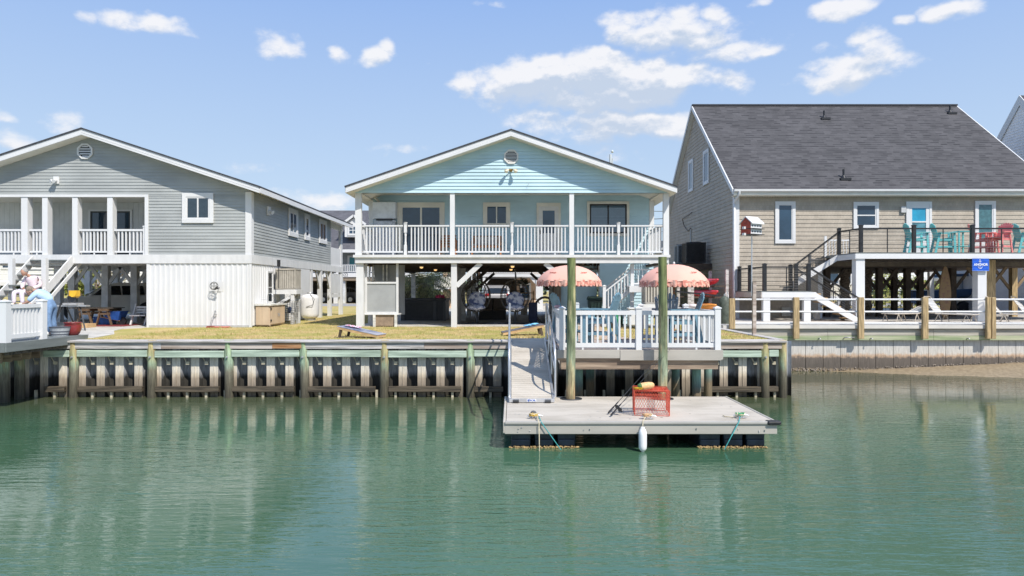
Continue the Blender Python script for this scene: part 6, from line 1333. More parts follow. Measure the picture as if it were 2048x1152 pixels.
# ============================================================ cars
def suv(label, T, loc, paint, name='suv', g=None):
    """car along local x, nose at +x; ground at z=0"""
    t = thing(name, label, 'car', loc, g); L_, Wd = 4.5, .92
    prof = [(2.22, .32), (2.27, .55), (2.2, .78), (1.9, .93), (1.15, 1.04), (.95, 1.06), (.25, 1.55), (-.3, 1.66), (-1.35, 1.64), (-1.95, 1.42), (-2.2, 1.02), (-2.27, .75), (-2.22, .36)]
    n = len(prof); secs = []
    for s, wi, sq in ((-1, .84, 1), (-.97, .965, .0), (-.6, 1, 0), (.6, 1, 0), (.97, .965, 0), (1, .84, 1)): secs.append((s, wi, sq))
    vs = []
    for k, (s, wi, sq) in enumerate(secs):
        for (x, z) in prof:
            inn = 1 - .17 * max(0, (z - 1.0) / .65)       # cabin leans in
            nose = 1 - .12 * max(0, (abs(x) - 1.9) / .37)
            w = Wd * s * inn * nose; zz = z - (.03 if abs(s) == 1 and z > 1 else 0) ; vs.append((x * (1 if abs(s) < 1 else .985), w, zz))
    fs = [(k * n + i, k * n + (i + 1) % n, (k + 1) * n + (i + 1) % n, (k + 1) * n + i) for k in range(len(secs) - 1) for i in range(n)] + [list(range(n)), [(len(secs) - 1) * n + i for i in range(n)][::-1]]
    MB(T).add(vs, fs, True).build('body', paint, t, bevel=.03, seg=2)
    gl = glassd
    MB(T).hexa([(.99, -.74, 1.06), (.99, .74, 1.06), (1.0, .74, 1.075), (1.0, -.74, 1.075), (.3, -.64, 1.54), (.3, .64, 1.54), (.31, .64, 1.555), (.31, -.64, 1.555)]).build('windscreen', gl, t)
    MB(T).hexa([(-2.16, -.68, 1.1), (-2.16, .68, 1.1), (-2.2, .68, 1.1), (-2.2, -.68, 1.1), (-1.93, -.62, 1.45), (-1.93, .62, 1.45), (-1.97, .62, 1.45), (-1.97, -.62, 1.45)]).build('rear_window', gl, t)
    for s in (-1, 1):
        for a, b, c, d in ((.72, -.35, -.3, .28), (-.4, -1.25, -1.2, -.36), (-1.32, -2.0, -1.75, -1.3)):
            q = lambda x, z: (x, s * Wd * (1 - .17 * max(0, (z - 1.0) / .65)) + s * .004, z)
            P = [q(a, 1.1), q(b, 1.1), q(c, 1.5 if c > -1.5 else 1.38), q(d, 1.5)]; MB(T).add(P + [(p[0], p[1] - s * .01, p[2]) for p in P], [(0, 1, 2, 3), (4, 5, 6, 7)]).build('side_window', gl, t)
        MB(T).cb((.8, s * (Wd + .07), 1.12), (.12, .16, .13)).build('mirror', paint, t, bevel=.02)
        MB(T).prism([(2.24, s * .56, .66), (2.2, s * .8, .7), (2.0, s * .86, .8), (2.05, s * .84, .88), (2.16, s * .58, .8)], (.03, 0, 0)).build('headlight', mk('headlight_glass', (.45, .47, .5), .1, .1) if 'headlight_glass' not in MATS else MATS['headlight_glass'], t)
        MB(T).cb((-2.2, s * .7, .98), (.06, .26, .2)).build('tail_light', MATS.get('tail_red') or mk('tail_red', (.30, .02, .02), .2, .1), t, bevel=.02)
        for x in (1.42, -1.38):
            w = MB(T).cyl((x, s * (Wd - .16), .35), (x, s * (Wd + .012), .35), .35, None, 20).build('wheel', darkpl, t); MB(T).cyl((x, s * (Wd + .0), .35), (x, s * (Wd + .02), .35), .22, None, 14).build('rim', alum, w)
            MB(T).add([(x + .43 * math.cos(a), s * (Wd + .003) * .995, .36 + .43 * math.sin(a)) for a in [math.pi * i / 12 for i in range(13)]], [list(range(13))]).build('wheel_arch', blackm, t)
    MB(T).box(2.24, 2.29, -.5, .5, .5, .76).build('grille', blackm, t); MB(T).box(2.2, 2.3, -.85, .85, .3, .42).build('front_bumper', darkpl, t, bevel=.02); MB(T).box(-2.3, -2.2, -.85, .85, .34, .5).build('rear_bumper', darkpl, t, bevel=.02)
    MB(T).box(-2.28, -2.265, -.18, .18, .68, .8).build('number_plate', white, t); return t
paint1 = mk('champagne_paint', (.78, .75, .70), .35, .04, 2, coat=.4); paint2 = mk('silver_paint', (.27, .26, .26), .3, .04, 2, coat=.6, metal=.2); paint3 = mk('dark_paint', (.04, .045, .06), .3, .04, 2, coat=.6)
x, y = X(232, 31.0), 30.6; suv('light beige suv parked in the shade under the grey house', rot((x, y, .02), R(214)), (x, y, .02), paint1)
x, y = X(1000, 46), 45; suv('silver suv seen from behind under the far peach house', rot((x - .4, y + 2, .02), R(97)), (x, y, .02), paint2)
x, y = X(652, 55), 53; suv('dark car in the shade of the dormer house carport', rot((x - 3, 71, .02), R(180)), (x, 71, .02), paint3)
# ============================================================ under and on the aqua house
ht = thing('hot_tub', 'dark square hot tub under the left bay of the aqua house', 'hot tub', (-3.85, 30, .03)); hx0, hx1, hy = X(799, 29.2), X(892, 29.2), 29.2; zt_ = Z(598, 29.2); m1 = mk('hot_tub_shell', (.035, .036, .04), .5, .2); 
MB().box(hx0 + .05, hx1 - .05, hy + .05, hy + 2.0, .03, zt_ - .08).build('cabinet', m1, ht); MB().box(hx0, hx1, hy, hy + 2.05, zt_ - .08, zt_ + .02).build('rim', mk('tub_rim', (.07, .07, .075), .5, .1), ht, bevel=.03, seg=2)
for a, b in ((.03, .1), (.72, .79), (.93, .99)): MB().box(hx0 + 2 * a, hx0 + 2 * b, hy + .02, hy + .05, .03, zt_ - .1).build('corner_post', mk('tub_trim%d' % int(a * 100), (.075, .075, .08), .5, .1), ht)
MB().box(hx0 + .22, hx0 + 1.42, hy + .035, hy + .049, .12, zt_ - .16).build('access_panel', blackm, ht)
fl = thing('flower_garland', 'bright pink flower garland on the hot tub corner', 'garland', (X(880, 29.4), 29.4, zt_)); m = MB(); rg = random.Random(9); x = X(881, 29.4)
for _ in range(70): a = rg.uniform(0, 6.28); m.ball((x + .17 * math.cos(a) * rg.uniform(.7, 1.1), 29.4 + .12 * math.sin(a), zt_ + .05 + rg.uniform(0, .12)), .032, .03, .025, 6, 4)
m.build('petals', mk('hot_pink', (.70, .05, .18), .6, .2, 20), fl)
cg = thing('outdoor_shower', 'white framed outdoor shower stall with grey mesh panel at the left front post', 'shower', (-4.7, 24.7, .0)); Y = 24.75; gx0, gx1 = X(730, Y), X(797, Y)
for x in (gx0, gx1 - .08): MB().box(x, x + .08, Y - .04, Y + .04, Z(628, Y), 2.3).build('frame_post', whitep, cg)
for py in (625.5, 565.5): MB().box(gx0 + .08, gx1 - .08, Y - .035, Y + .035, Z(py + 1.8, Y), Z(py - 1.8, Y)).build('frame_rail', whitep, cg)
MB().box(gx0 + .08, gx1 - .08, Y, Y + .012, Z(624, Y), Z(567, Y)).build('mesh_panel', mk('grey_mesh', (.33, .34, .34), .6, .06, 2), cg)
MB().box(gx0 + .04, gx1, 26.2, 26.24, .4, 2.3).build('back_panel', mk('grey_back', (.30, .31, .31), .7, .15, 3, (1, 1, .3)), cg)
for px in (737, 744, 765, 772): MB().box(X(px, 26.1), X(px + 3, 26.1), 26.1, 26.16, Z(562, 26), 2.3).build('upright_batten', whitedirty, cg)
MB().tube([(X(748, 26), 26, 2.0), (X(751, 26), 26, 1.7), (X(757, 26), 26, 1.5), (X(758, 26), 26, 1.35)], .02, 5).build('shower_pipe', steel, cg)
MB().box(gx0 - .02, gx1 + .02, Y - .06, Y + .5, Z(629.5, Y), Z(627, Y)).build('sill', whitep, cg)
bx_ = thing('storage_box', 'tan box with cream legs below the shower stall', 'box', (-4.6, 24.9, .0)); MB().box(X(752, 24.8), X(790, 24.8), 24.75, 25.2, .04, Z(630, 24.8)).build('box_body', mk('tan_box', (.27, .20, .14), .7, .15), bx_)
for px in (748, 791): MB().box(X(px - 2, 24.7), X(px + 3, 24.7), 24.68, 24.76, 0, Z(629.5, 24.7)).build('leg', whitedirty, bx_)
MB().box(X(736, 25.4), X(748, 25.4), 25.4, 25.5, 0, .5).build('side_board', whitep, bx_)
# hanging egg chairs
rat = mk('dark_wicker', (.05, .045, .04), .7, .3, 20); cush = mk('blue_floral_cushion', (.14, .18, .36), .8, .3, 8, col2=(.50, .52, .60), lo=.42, hi=.55)
for i, (px, lb) in enumerate(((952, 'egg swing chair with blue floral cushion, left of the gangway rail'), (1030, 'egg swing chair with blue floral cushion, behind the gangway rail'))):
    Y = 26.1; x = X(px, Y); t = thing('egg_chair', lb, 'swing chair', (x, Y, .03), 'egg swing chairs under the aqua house')
    for k in range(4): a = k * math.pi / 2 + .5; MB().tube([(x, Y + .3, .05), (x + .75 * math.cos(a), Y + .3 + .5 * math.sin(a), .035)], .03, 6).build('foot', blackm, t)
    MB().tube([(x, Y + .3, .05), (x, Y + .35, .5)], .035, 8).tube([(x + .02, Y + .62, .05), (x + .05, Y + .72, 1.2), (x + .03, Y + .6, 1.9), (x, Y + .3, 2.12), (x, Y, 2.05)], .03, 8).build('stand', blackm, t); MB().cyl((x, Y, 2.05), (x, Y, 1.72), .01, None, 5).build('chain', steel, t)
    m = MB(); 
    for k in range(9):
        a = math.pi * k / 8; c, s = math.cos(a), math.sin(a); m.tube([(x + .55 * c * math.sin(q), Y + .1 + .38 * s * math.sin(q), 1.12 + .62 * math.cos(q)) for q in [math.pi * j / 14 for j in range(15)]], .018, 5)
    for zf in (-.4, -.2, 0, .2, .4): rr = math.sqrt(1 - (zf / .62) ** 2); m.tube([(x + .55 * rr * math.cos(a), Y + .1 + .38 * rr * math.sin(a), 1.12 + zf) for a in [math.pi * j / 10 for j in range(11)]], .012, 5)
    m.build('wicker_basket', rat, t)
    MB().ball((x, Y + .05, .68), .36, .33, .11, 14, 8).build('seat_cushion', cush, t); MB().ball((x, Y + .28, 1.0), .36, .12, .4, 14, 10, lambda v: 1 - .3 * max(0, v[2])).build('back_cushion', cush, t)
sf = thing('outdoor_sofa', 'dark wicker sofa with brown cushions between the egg chairs', 'sofa', (X(984, 30), 30.2, .03)); x0, x1 = X(958, 30), X(1012, 30); brc = mk('brown_cushion', (.17, .13, .10), .8, .1)
MB().box(x0, x1, 30, 30.85, .03, .42).build('base', rat, sf); MB().box(x0, x1, 30.7, 30.9, .42, .98).build('backrest', rat, sf)
for k in range(2): w = (x1 - x0) / 2; MB().box(x0 + k * w + .02, x0 + (k + 1) * w - .02, 30.52, 30.69, .5, .95).build('cushion', brc, sf, bevel=.03); MB().box(x0 + k * w + .02, x0 + (k + 1) * w - .02, 29.98, 30.5, .425, .52).build('seat_cushion', brc, sf, bevel=.03)
cb = thing('cooler_bag', 'upright navy cooler bag standing right of the egg chairs', 'bag', (X(1066, 27), 27, .03)); x = X(1066, 27)
MB().box(x - .17, x + .17, 26.9, 27.2, .06, .85).build('bag_body', mk('navy_fabric', (.014, .02, .05), .8, .2), cb, bevel=.05, seg=2); MB().tube([(x - .1, 27.05, .85), (x - .05, 27.05, .98), (x + .15, 27.05, .98), (x + .26, 27.05, .8)], .02, 5).build('handle', blackm, cb)
tb = thing('firewood_hoop', 'dark round hoop leaning by the store room corner', 'hoop', (X(1090, 27.1), 27.1, .03)); MB().tube([(X(1090, 27.1) + .42 * math.cos(a), 27.1, .55 + .5 * math.sin(a)) for a in [i * math.pi / 10 for i in range(20)]], .05, 7, True).build('hoop_ring', mk('dark_brown_wood', (.06, .045, .035), .7, .2), tb)
pl = thing('potted_plant', 'small leafy pot plant silhouetted on the shelf behind the right egg chair', 'plant', (X(1046, 36), 36, 1.0)); rg = random.Random(14); x = X(1045, 36)
m = MB()
for _ in range(150):
    a = rg.uniform(0, 6.28); e = rg.uniform(.1, 1.4); r = rg.uniform(.15, .45); c = Vector((x + r * math.cos(a) * math.cos(e), 36 + r * math.sin(a) * math.cos(e), 1.55 + r * math.sin(e))); d = Vector((rg.uniform(-1, 1), rg.uniform(-1, 1), rg.uniform(-1, 1))).normalized() * .08; f = d.orthogonal().normalized() * .04
    m.add([c - d, c + f, c + d, c - f], [(0, 1, 2, 3)])
m.build('leaves', mk('dark_leaf', (.03, .055, .03), .7, .4, 9), pl); MB().lathe((x, 36, 1.2), [(.1, 0), (.14, .25)], 10).build('pot', darkpl, pl)
sh = thing('garden_shelf', 'wooden potting shelf with clutter behind the right egg chair', 'shelf', (X(1050, 36.2), 36.2, .03)); sx0, sx1 = X(1034, 36.2), X(1068, 36.2)
for z in (.55, 1.16): MB().box(sx0, sx1, 35.9, 36.5, z, z + .05).build('shelf_board', wood_raw, sh)
for x in (sx0, sx1 - .06): MB().box(x, x + .06, 35.95, 36.02, .03, 1.3).build('upright', wood_raw, sh)
MB().box(sx0 + .2, sx0 + .55, 36, 36.3, .03, .5).build('box', mk('pale_box', (.55, .5, .42), .7, .1), sh)
# trash cart, hose reel, white generator
tr = thing('trash_cart', 'dark green wheeled trash cart by the store room wall', 'trash can', (X(1187, 26.7), 26.7, .03)); x = X(1190, 26.6); tg = mk('cart_green', (.025, .05, .04), .45, .2)
MB().hexa([(x - .2, 26.4, .05), (x + .2, 26.4, .05), (x + .2, 26.85, .05), (x - .2, 26.85, .05), (x - .26, 26.32, .95), (x + .26, 26.32, .95), (x + .26, 26.95, .95), (x - .26, 26.95, .95)]).build('bin', tg, tr, bevel=.02); MB().hexa([(x - .3, 26.28, .95), (x + .3, 26.28, .95), (x + .3, 27.0, .95), (x - .3, 27.0, .95), (x - .26, 26.34, 1.06), (x + .26, 26.34, 1.06), (x + .26, 26.95, 1.1), (x - .26, 26.95, 1.1)]).build('lid', tg, tr, bevel=.02)
for s in (-1, 1): MB().cyl((x + s * .2, 26.9, .12), (x + s * .27, 26.9, .12), .11, None, 12).build('wheel', blackm, tr)
hr = thing('hose_reel', 'green garden hose wound on a reel behind the deck railing', 'hose reel', (X(1233, 24), 24, .0)); x = X(1233, 24)
for k in range(6): MB().tube([(x - .12 + .045 * k, 24 + .2 * math.cos(a), .27 + .2 * math.sin(a)) for a in [i * math.pi / 9 for i in range(18)]], .024, 6, True).build('hose_loop', mk('hose_green%d' % k, (.02, .22, .09), .4, .15), hr)
for s in (-1, 1): MB().cyl((x + s * .17, 24, .27), (x + s * .19, 24, .27), .26, None, 18).build('reel_side', darkpl if s < 0 else tg, hr)
MB().box(x - .2, x + .2, 23.9, 24.1, 0, .05).build('reel_base', darkpl, hr)
gn = thing('utility_cabinet', 'white low utility cabinet below the outdoor stairs', 'cabinet', (X(1270, 23.5), 23.5, 0)); MB().box(X(1258, 23.4), X(1286, 23.4), 23.4, 23.8, .12, .68).build('cabinet_body', whitep, gn, bevel=.03); MB().box(X(1257, 23.4), X(1287, 23.4), 23.37, 23.83, .682, .73).build('lid', white, gn, bevel=.02)
for px in (1259, 1281): MB().box(X(px, 23.45), X(px + 4, 23.45), 23.42, 23.5, 0, .12).build('foot', blackm, gn)
m = MB(); rg = random.Random(1)
for i in range(7):
    for j in range(9): m.box(3.0 + j * .21 + (i % 2) * .1, 3.19 + j * .21 + (i % 2) * .1, 18.4 + i * .78 - j * .05, 19.1 + i * .78 - j * .05, 0, .022)
m.prism([(1.0, 18.35, 0), (2.6, 18.35, 0), (2.95, 22.5, 0), (2.2, 25, 0), (1.2, 25, 0)], (0, 0, .02))
m = MB().prism([(1.0, 18.35, .018), (3.35, 18.35, .018), (3.0, 20.0, .018), (3.2, 24.84, .018), (1.2, 24.84, .018)], (0, 0, -.06)); m.build('paved_path', mk('pinkish_paver', (.46, .35, .28), .85, .12, 3), kind='structure')
# porch furniture
pc = thing('porch_cabinet', 'tall white weathered cabinet on the porch left of the sliding door', 'cabinet', (X(770, 26.3), 26.3, 2.6)); x0, x1 = X(747, 26.3), X(792, 26.3)
MB().box(x0, x1, 26.15, 26.55, Z(437, 26.2), Z(404.5, 26.2)).build('upper_box', mk('frosty_white_paint', (.60, .64, .69), .6, .12, 3), pc)
MB().box(x0 + .03, x1 - .03, 26.22, 26.55, 2.62, Z(440, 26.2)).build('lower_box', mk('frosty_grey_paint', (.44, .47, .52), .6, .15, 3), pc); MB().box(x0 + .12, x1 - .12, 26.19, 26.22, Z(441, 26.2), Z(438, 26.2)).build('drawer_gap', darkpl, pc)
for a, b in ((x0 + .12, x0 + .42), (x0 + .46, x1 - .12)): MB().box(a, b, 26.2, 26.219, 2.75, Z(443, 26.2)).build('door', mk('frosty_door%d' % int(a * 9), (.48, .51, .56), .6, .1), pc)
wd = mk('orange_cedar', (.36, .15, .06), .6, .25, 4, (1, 5, 1))
pch = thing('porch_armchair', 'orange cedar armchair on the porch beside the second post', 'chair', (X(896, 25.9), 25.9, 2.6)); x = X(896, 25.9)
MB().box(x - .3, x + .3, 25.7, 26.2, 2.97, 3.02).build('seat', wd, pch)
m = MB()
for i in range(4): m.box(x - .28, x + .28, 26.17 + .02 * i, 26.19 + .02 * i, 3.08 + .1 * i, 3.15 + .1 * i)
m.build('backrest', wd, pch)
for sx_ in (-1, 1):
    MB().box(x + sx_ * .3 - .03, x + sx_ * .3 + .03, 25.65, 26.25, 3.2, 3.235).build('arm', wd, pch)
    for yy in (25.7, 26.2): MB().box(x + sx_ * .3 - .025, x + sx_ * .3 + .025, yy - .02, yy + .03, 2.6, 3.2).build('leg', wd, pch)
pb = thing('porch_bench', 'cedar bench with pale cushion on the porch below the middle window', 'bench', (X(973, 26), 26, 2.6)); x0, x1 = X(943, 26), X(1003, 26)
MB().box(x0, x1, 25.75, 26.2, 2.96, 3.02).build('seat', wd, pb); MB().box(x0 + .04, x1 - .04, 26.2, 26.24, 3.12, 3.34).build('backrest', wd, pb); MB().box(x0, x1, 26.2, 26.25, 3.36, 3.42).build('back_rail', wd, pb)
MB().box(x0 + .15, x1 - .15, 26.08, 26.19, 3.04, 3.38).build('cushion', mk('pale_cushion', (.45, .45, .42), .8, .2, 12), pb, bevel=.03)
for x in (x0 + .03, x1 - .03):
    for yy in (25.78, 26.2): MB().box(x - .03, x + .03, yy - .03, yy + .03, 2.6, 3.36 if yy > 26 else 3.2).build('leg', wd, pb)
# cornhole boards
def cornhole(label, T, loc, boardm, bagm, baglabel):
    t = thing('cornhole_board', label, 'game board', loc, 'cornhole boards on the lawn'); MB(T).hexa([(-.6, -.3, .25), (.6, -.3, .02), (.6, .3, .02), (-.6, .3, .25), (-.6, -.3, .32), (.6, -.3, .09), (.6, .3, .09), (-.6, .3, .32)]).build('frame', wood_raw, t)
    MB(T).hexa([(-.61, -.305, .322), (.61, -.305, .092), (.61, .305, .092), (-.61, .305, .322), (-.61, -.305, .334), (.61, -.305, .104), (.61, .305, .104), (-.61, .305, .334)]).build('board_top', boardm, t)
    for s in (-1, 1): MB(T).beam((-.5, s * .26, .27), (-.56, s * .26, 0), .04, .07).build('leg', brown_dk, t)
    g = thing('bean_bags', baglabel, 'bean bags', tuple(T @ Vector((-.35, 0, .33)))); rg = random.Random(3)
    for i, (c, a) in enumerate(bagm):
        b = MB(T); px_ = -.4 + .07 * i; b.ball((px_, rg.uniform(-.1, .1), .33 - .19 * (px_ + .6) + .05), .1, .09, .022, 10, 6); o = b.build('bean_bag', c, g)
    return t
stripe = mk('pink_stripe_cloth', (.60, .10, .18), .8, .1, 14, (6, 1, 1), col2=(.75, .70, .78), lo=.48, hi=.52); bb = mk('light_blue_cloth', (.20, .50, .75), .8, .15)
fb = mk('blue_purple_print', (.10, .14, .28), .6, .3, 3, col2=(.36, .36, .40))
x, y = X(719, 18.9), 19.2; cornhole('cornhole board with purple blue print on the lawn left of the white post', rot((x, y, 0), R(-14)), (x, y, 0), fb, [(stripe, 0)] * 5, 'pink striped bean bags piled on the left cornhole board')
x, y = X(1045, 19.8), 20.2; cornhole('cornhole board half hidden behind the gangway rail', rot((x, y, 0), R(186)), (x, y, 0), mk('dark_slate_print', (.14, .13, .14), .6, .2), [(bb, 0)] * 5, 'light blue bean bags on the cornhole board behind the gangway')

# ============================================================ under the tan house
sb = thing('surfboard', 'tall mottled tan surfboard standing under the tan house deck', 'surfboard', (X(1891, 28), 28, .13)); x, Y = X(1891, 28.2), 28.2; m = MB(); n = 24; pts = []
for i in range(n): a = 2 * math.pi * i / n; f = math.sin(a); pts.append((x + .24 * math.cos(a) * (1 - .15 * max(0, f)), Y, 1.22 + 1.1 * (abs(f) ** 1.15) * (1 if f > 0 else -1)))
m.prism(pts, (0, .06, 0)); m.build('board', mk('mottled_tan', (.34, .22, .10), .6, .3, 9, col2=(.20, .11, .07), lo=.5, hi=.62), sb)
strap = mk('white_vinyl_strap', (.62, .62, .62), .5, .05, 2); tanf = mk('tan_tube_frame', (.48, .42, .34), .5, .08)
def lounger(label, x, y, rz, back=55, dark=False):
    T = rot((x, y, .13), rz); t = thing('sun_lounger', label, 'sun lounger', (x, y, .13), 'strapped sun loungers under the tan house'); b = R(back); cb_, sb_ = math.cos(b), math.sin(b)
    m = MB(T)
    for s in (-1, 1): m.tube([(1.25, s * .3, .3), (0, s * .3, .3)], .018, 6)
    m.tube([(0, -.3, .3), (-.75 * cb_, -.3, .3 + .75 * sb_), (-.8 * cb_, -.2, .3 + .8 * sb_), (-.8 * cb_, .2, .3 + .8 * sb_), (-.75 * cb_, .3, .3 + .75 * sb_), (0, .3, .3)], .018, 6); m.tube([(1.25, -.3, .3), (1.25, .3, .3)], .018, 6).build('frame', tanf, t)
    for xx in (1.05, .1): MB(T).tube([(xx + .12, -.3, 0), (xx, -.3, .3), (xx, .3, .3), (xx + .12, .3, 0)], .016, 6).tube([(xx - .14, -.3, 0), (xx, -.3, .3)], .016, 6).tube([(xx - .14, .3, 0), (xx, .3, .3)], .016, 6).build('leg', tanf, t)
    m = MB(T)
    for i in range(17): u = .08 + i * .07; m.box(u, u + .05, -.29, .29, .308, .316)
    m.build('seat_straps', strap, t); m = MB(T)
    for i in range(10): u = .06 + i * .068; m.beam((-u * cb_, -.29, .3 + u * sb_), (-u * cb_, .29, .3 + u * sb_), .05, .012, up=(-sb_, 0, -cb_) if False else (sb_, 0, cb_))
    m.build('back_straps', strap, t); return t
lounger('strapped sun lounger with raised back between the two middle fence posts', X(1885, 26.0), 26.2, R(-55))
lounger('white strapped sun lounger with raised back right of the double fence post', X(2010, 25.6), 25.8, R(-40))
lounger('tan lounger in deep shade left of the fourth fence post', X(1830, 26.4), 26.6, R(-160), 20)
lounger('lounger cut off by the right edge of the photo in deep shade', X(2060, 27), 27.2, R(-50))
bo = thing('boat', 'blue canopied boat parked behind the tan house posts', 'boat', (X(1950, 40), 41, 0)); bxm = X(1950, 40)
sec = []; n = 9; k = 10; vs = []
for j in range(k + 1):
    f = j / k; wv = 1.15 * min(1, (1 - f) * 2.2 + .05) ** .6
    for i in range(n): a = math.pi * i / (n - 1); vs.append((bxm - 3 + 6 * f, 41 - wv * math.cos(a), 1.3 - (.75 - .2 * f) * math.sin(a) ** .8 + .25 * f))
MB().add(vs, [(j * n + i, j * n + i + 1, (j + 1) * n + i + 1, (j + 1) * n + i) for j in range(k) for i in range(n - 1)], True).build('hull', mk('boat_navy', (.02, .06, .14), .3, .1, coat=.4), bo); MB().box(bxm - 2.9, bxm + 2, 40.1, 41.9, 1.3, 1.36).build('gunwale', white, bo)
MB().prism([(bxm - 1.6, 40.2, 2.1), (bxm + .8, 40.2, 2.2), (bxm + .7, 40.2, 2.34), (bxm - 1.5, 40.2, 2.26)], (0, 1.6, 0)).build('canopy', mk('canopy_navy', (.02, .05, .10), .7, .1), bo); MB().box(bxm - .4, bxm + .3, 40.7, 41.3, 1.36, 1.9).build('console', mk('boat_grey', (.3, .33, .36), .4, .1), bo); MB().prism([(bxm - .5, 40.24, 1.0), (bxm + .1, 40.24, 1.2), (bxm + .4, 40.24, 1.0), (bxm - .1, 40.24, .85)], (0, .01, 0)).build('wing_emblem', white, bo)
m = MB().box(bxm - 2.8, bxm + 1.5, 40.6, 40.7, .45, .55).box(bxm - 2.8, bxm + 1.5, 41.3, 41.4, .45, .55); m.build('trailer_frame', steel, bo)
for s in (40.3, 41.7): MB().cyl((bxm - .5, s - .1, .35), (bxm - .5, s + .1, .35), .33, None, 16).build('trailer_wheel', blackm, bo)
# stray things under the landing
wb = thing('white_bucket', 'white bucket in the shade under the tan house stairs', 'bucket', (X(1633, 28), 28, .13)); x = X(1633, 28); MB().lathe((x, 28, .13), [(.13, 0), (.16, .36), (.165, .38), (.14, .38)], 14).build('bucket_body', white, wb); MB().tube([(x - .16, 28, .45), (x - .1, 27.9, .62), (x + .1, 27.9, .62), (x + .16, 28, .45)], .006, 4).build('handle', steel, wb)
bkf = thing('metal_fence', 'low black metal fence at the back of the tan house carport', 'fence', (17, 39, 0)); m = MB(); x = 13.2
while x < 24: m.cyl((x, 39, .12), (x, 39, 1.25), .012, None, 4, cap=False); x += .22
m.box(13.2, 24, 38.98, 39.02, 1.25, 1.29).box(13.2, 24, 38.98, 39.02, .3, .33); m.build('bars', blackm, bkf)

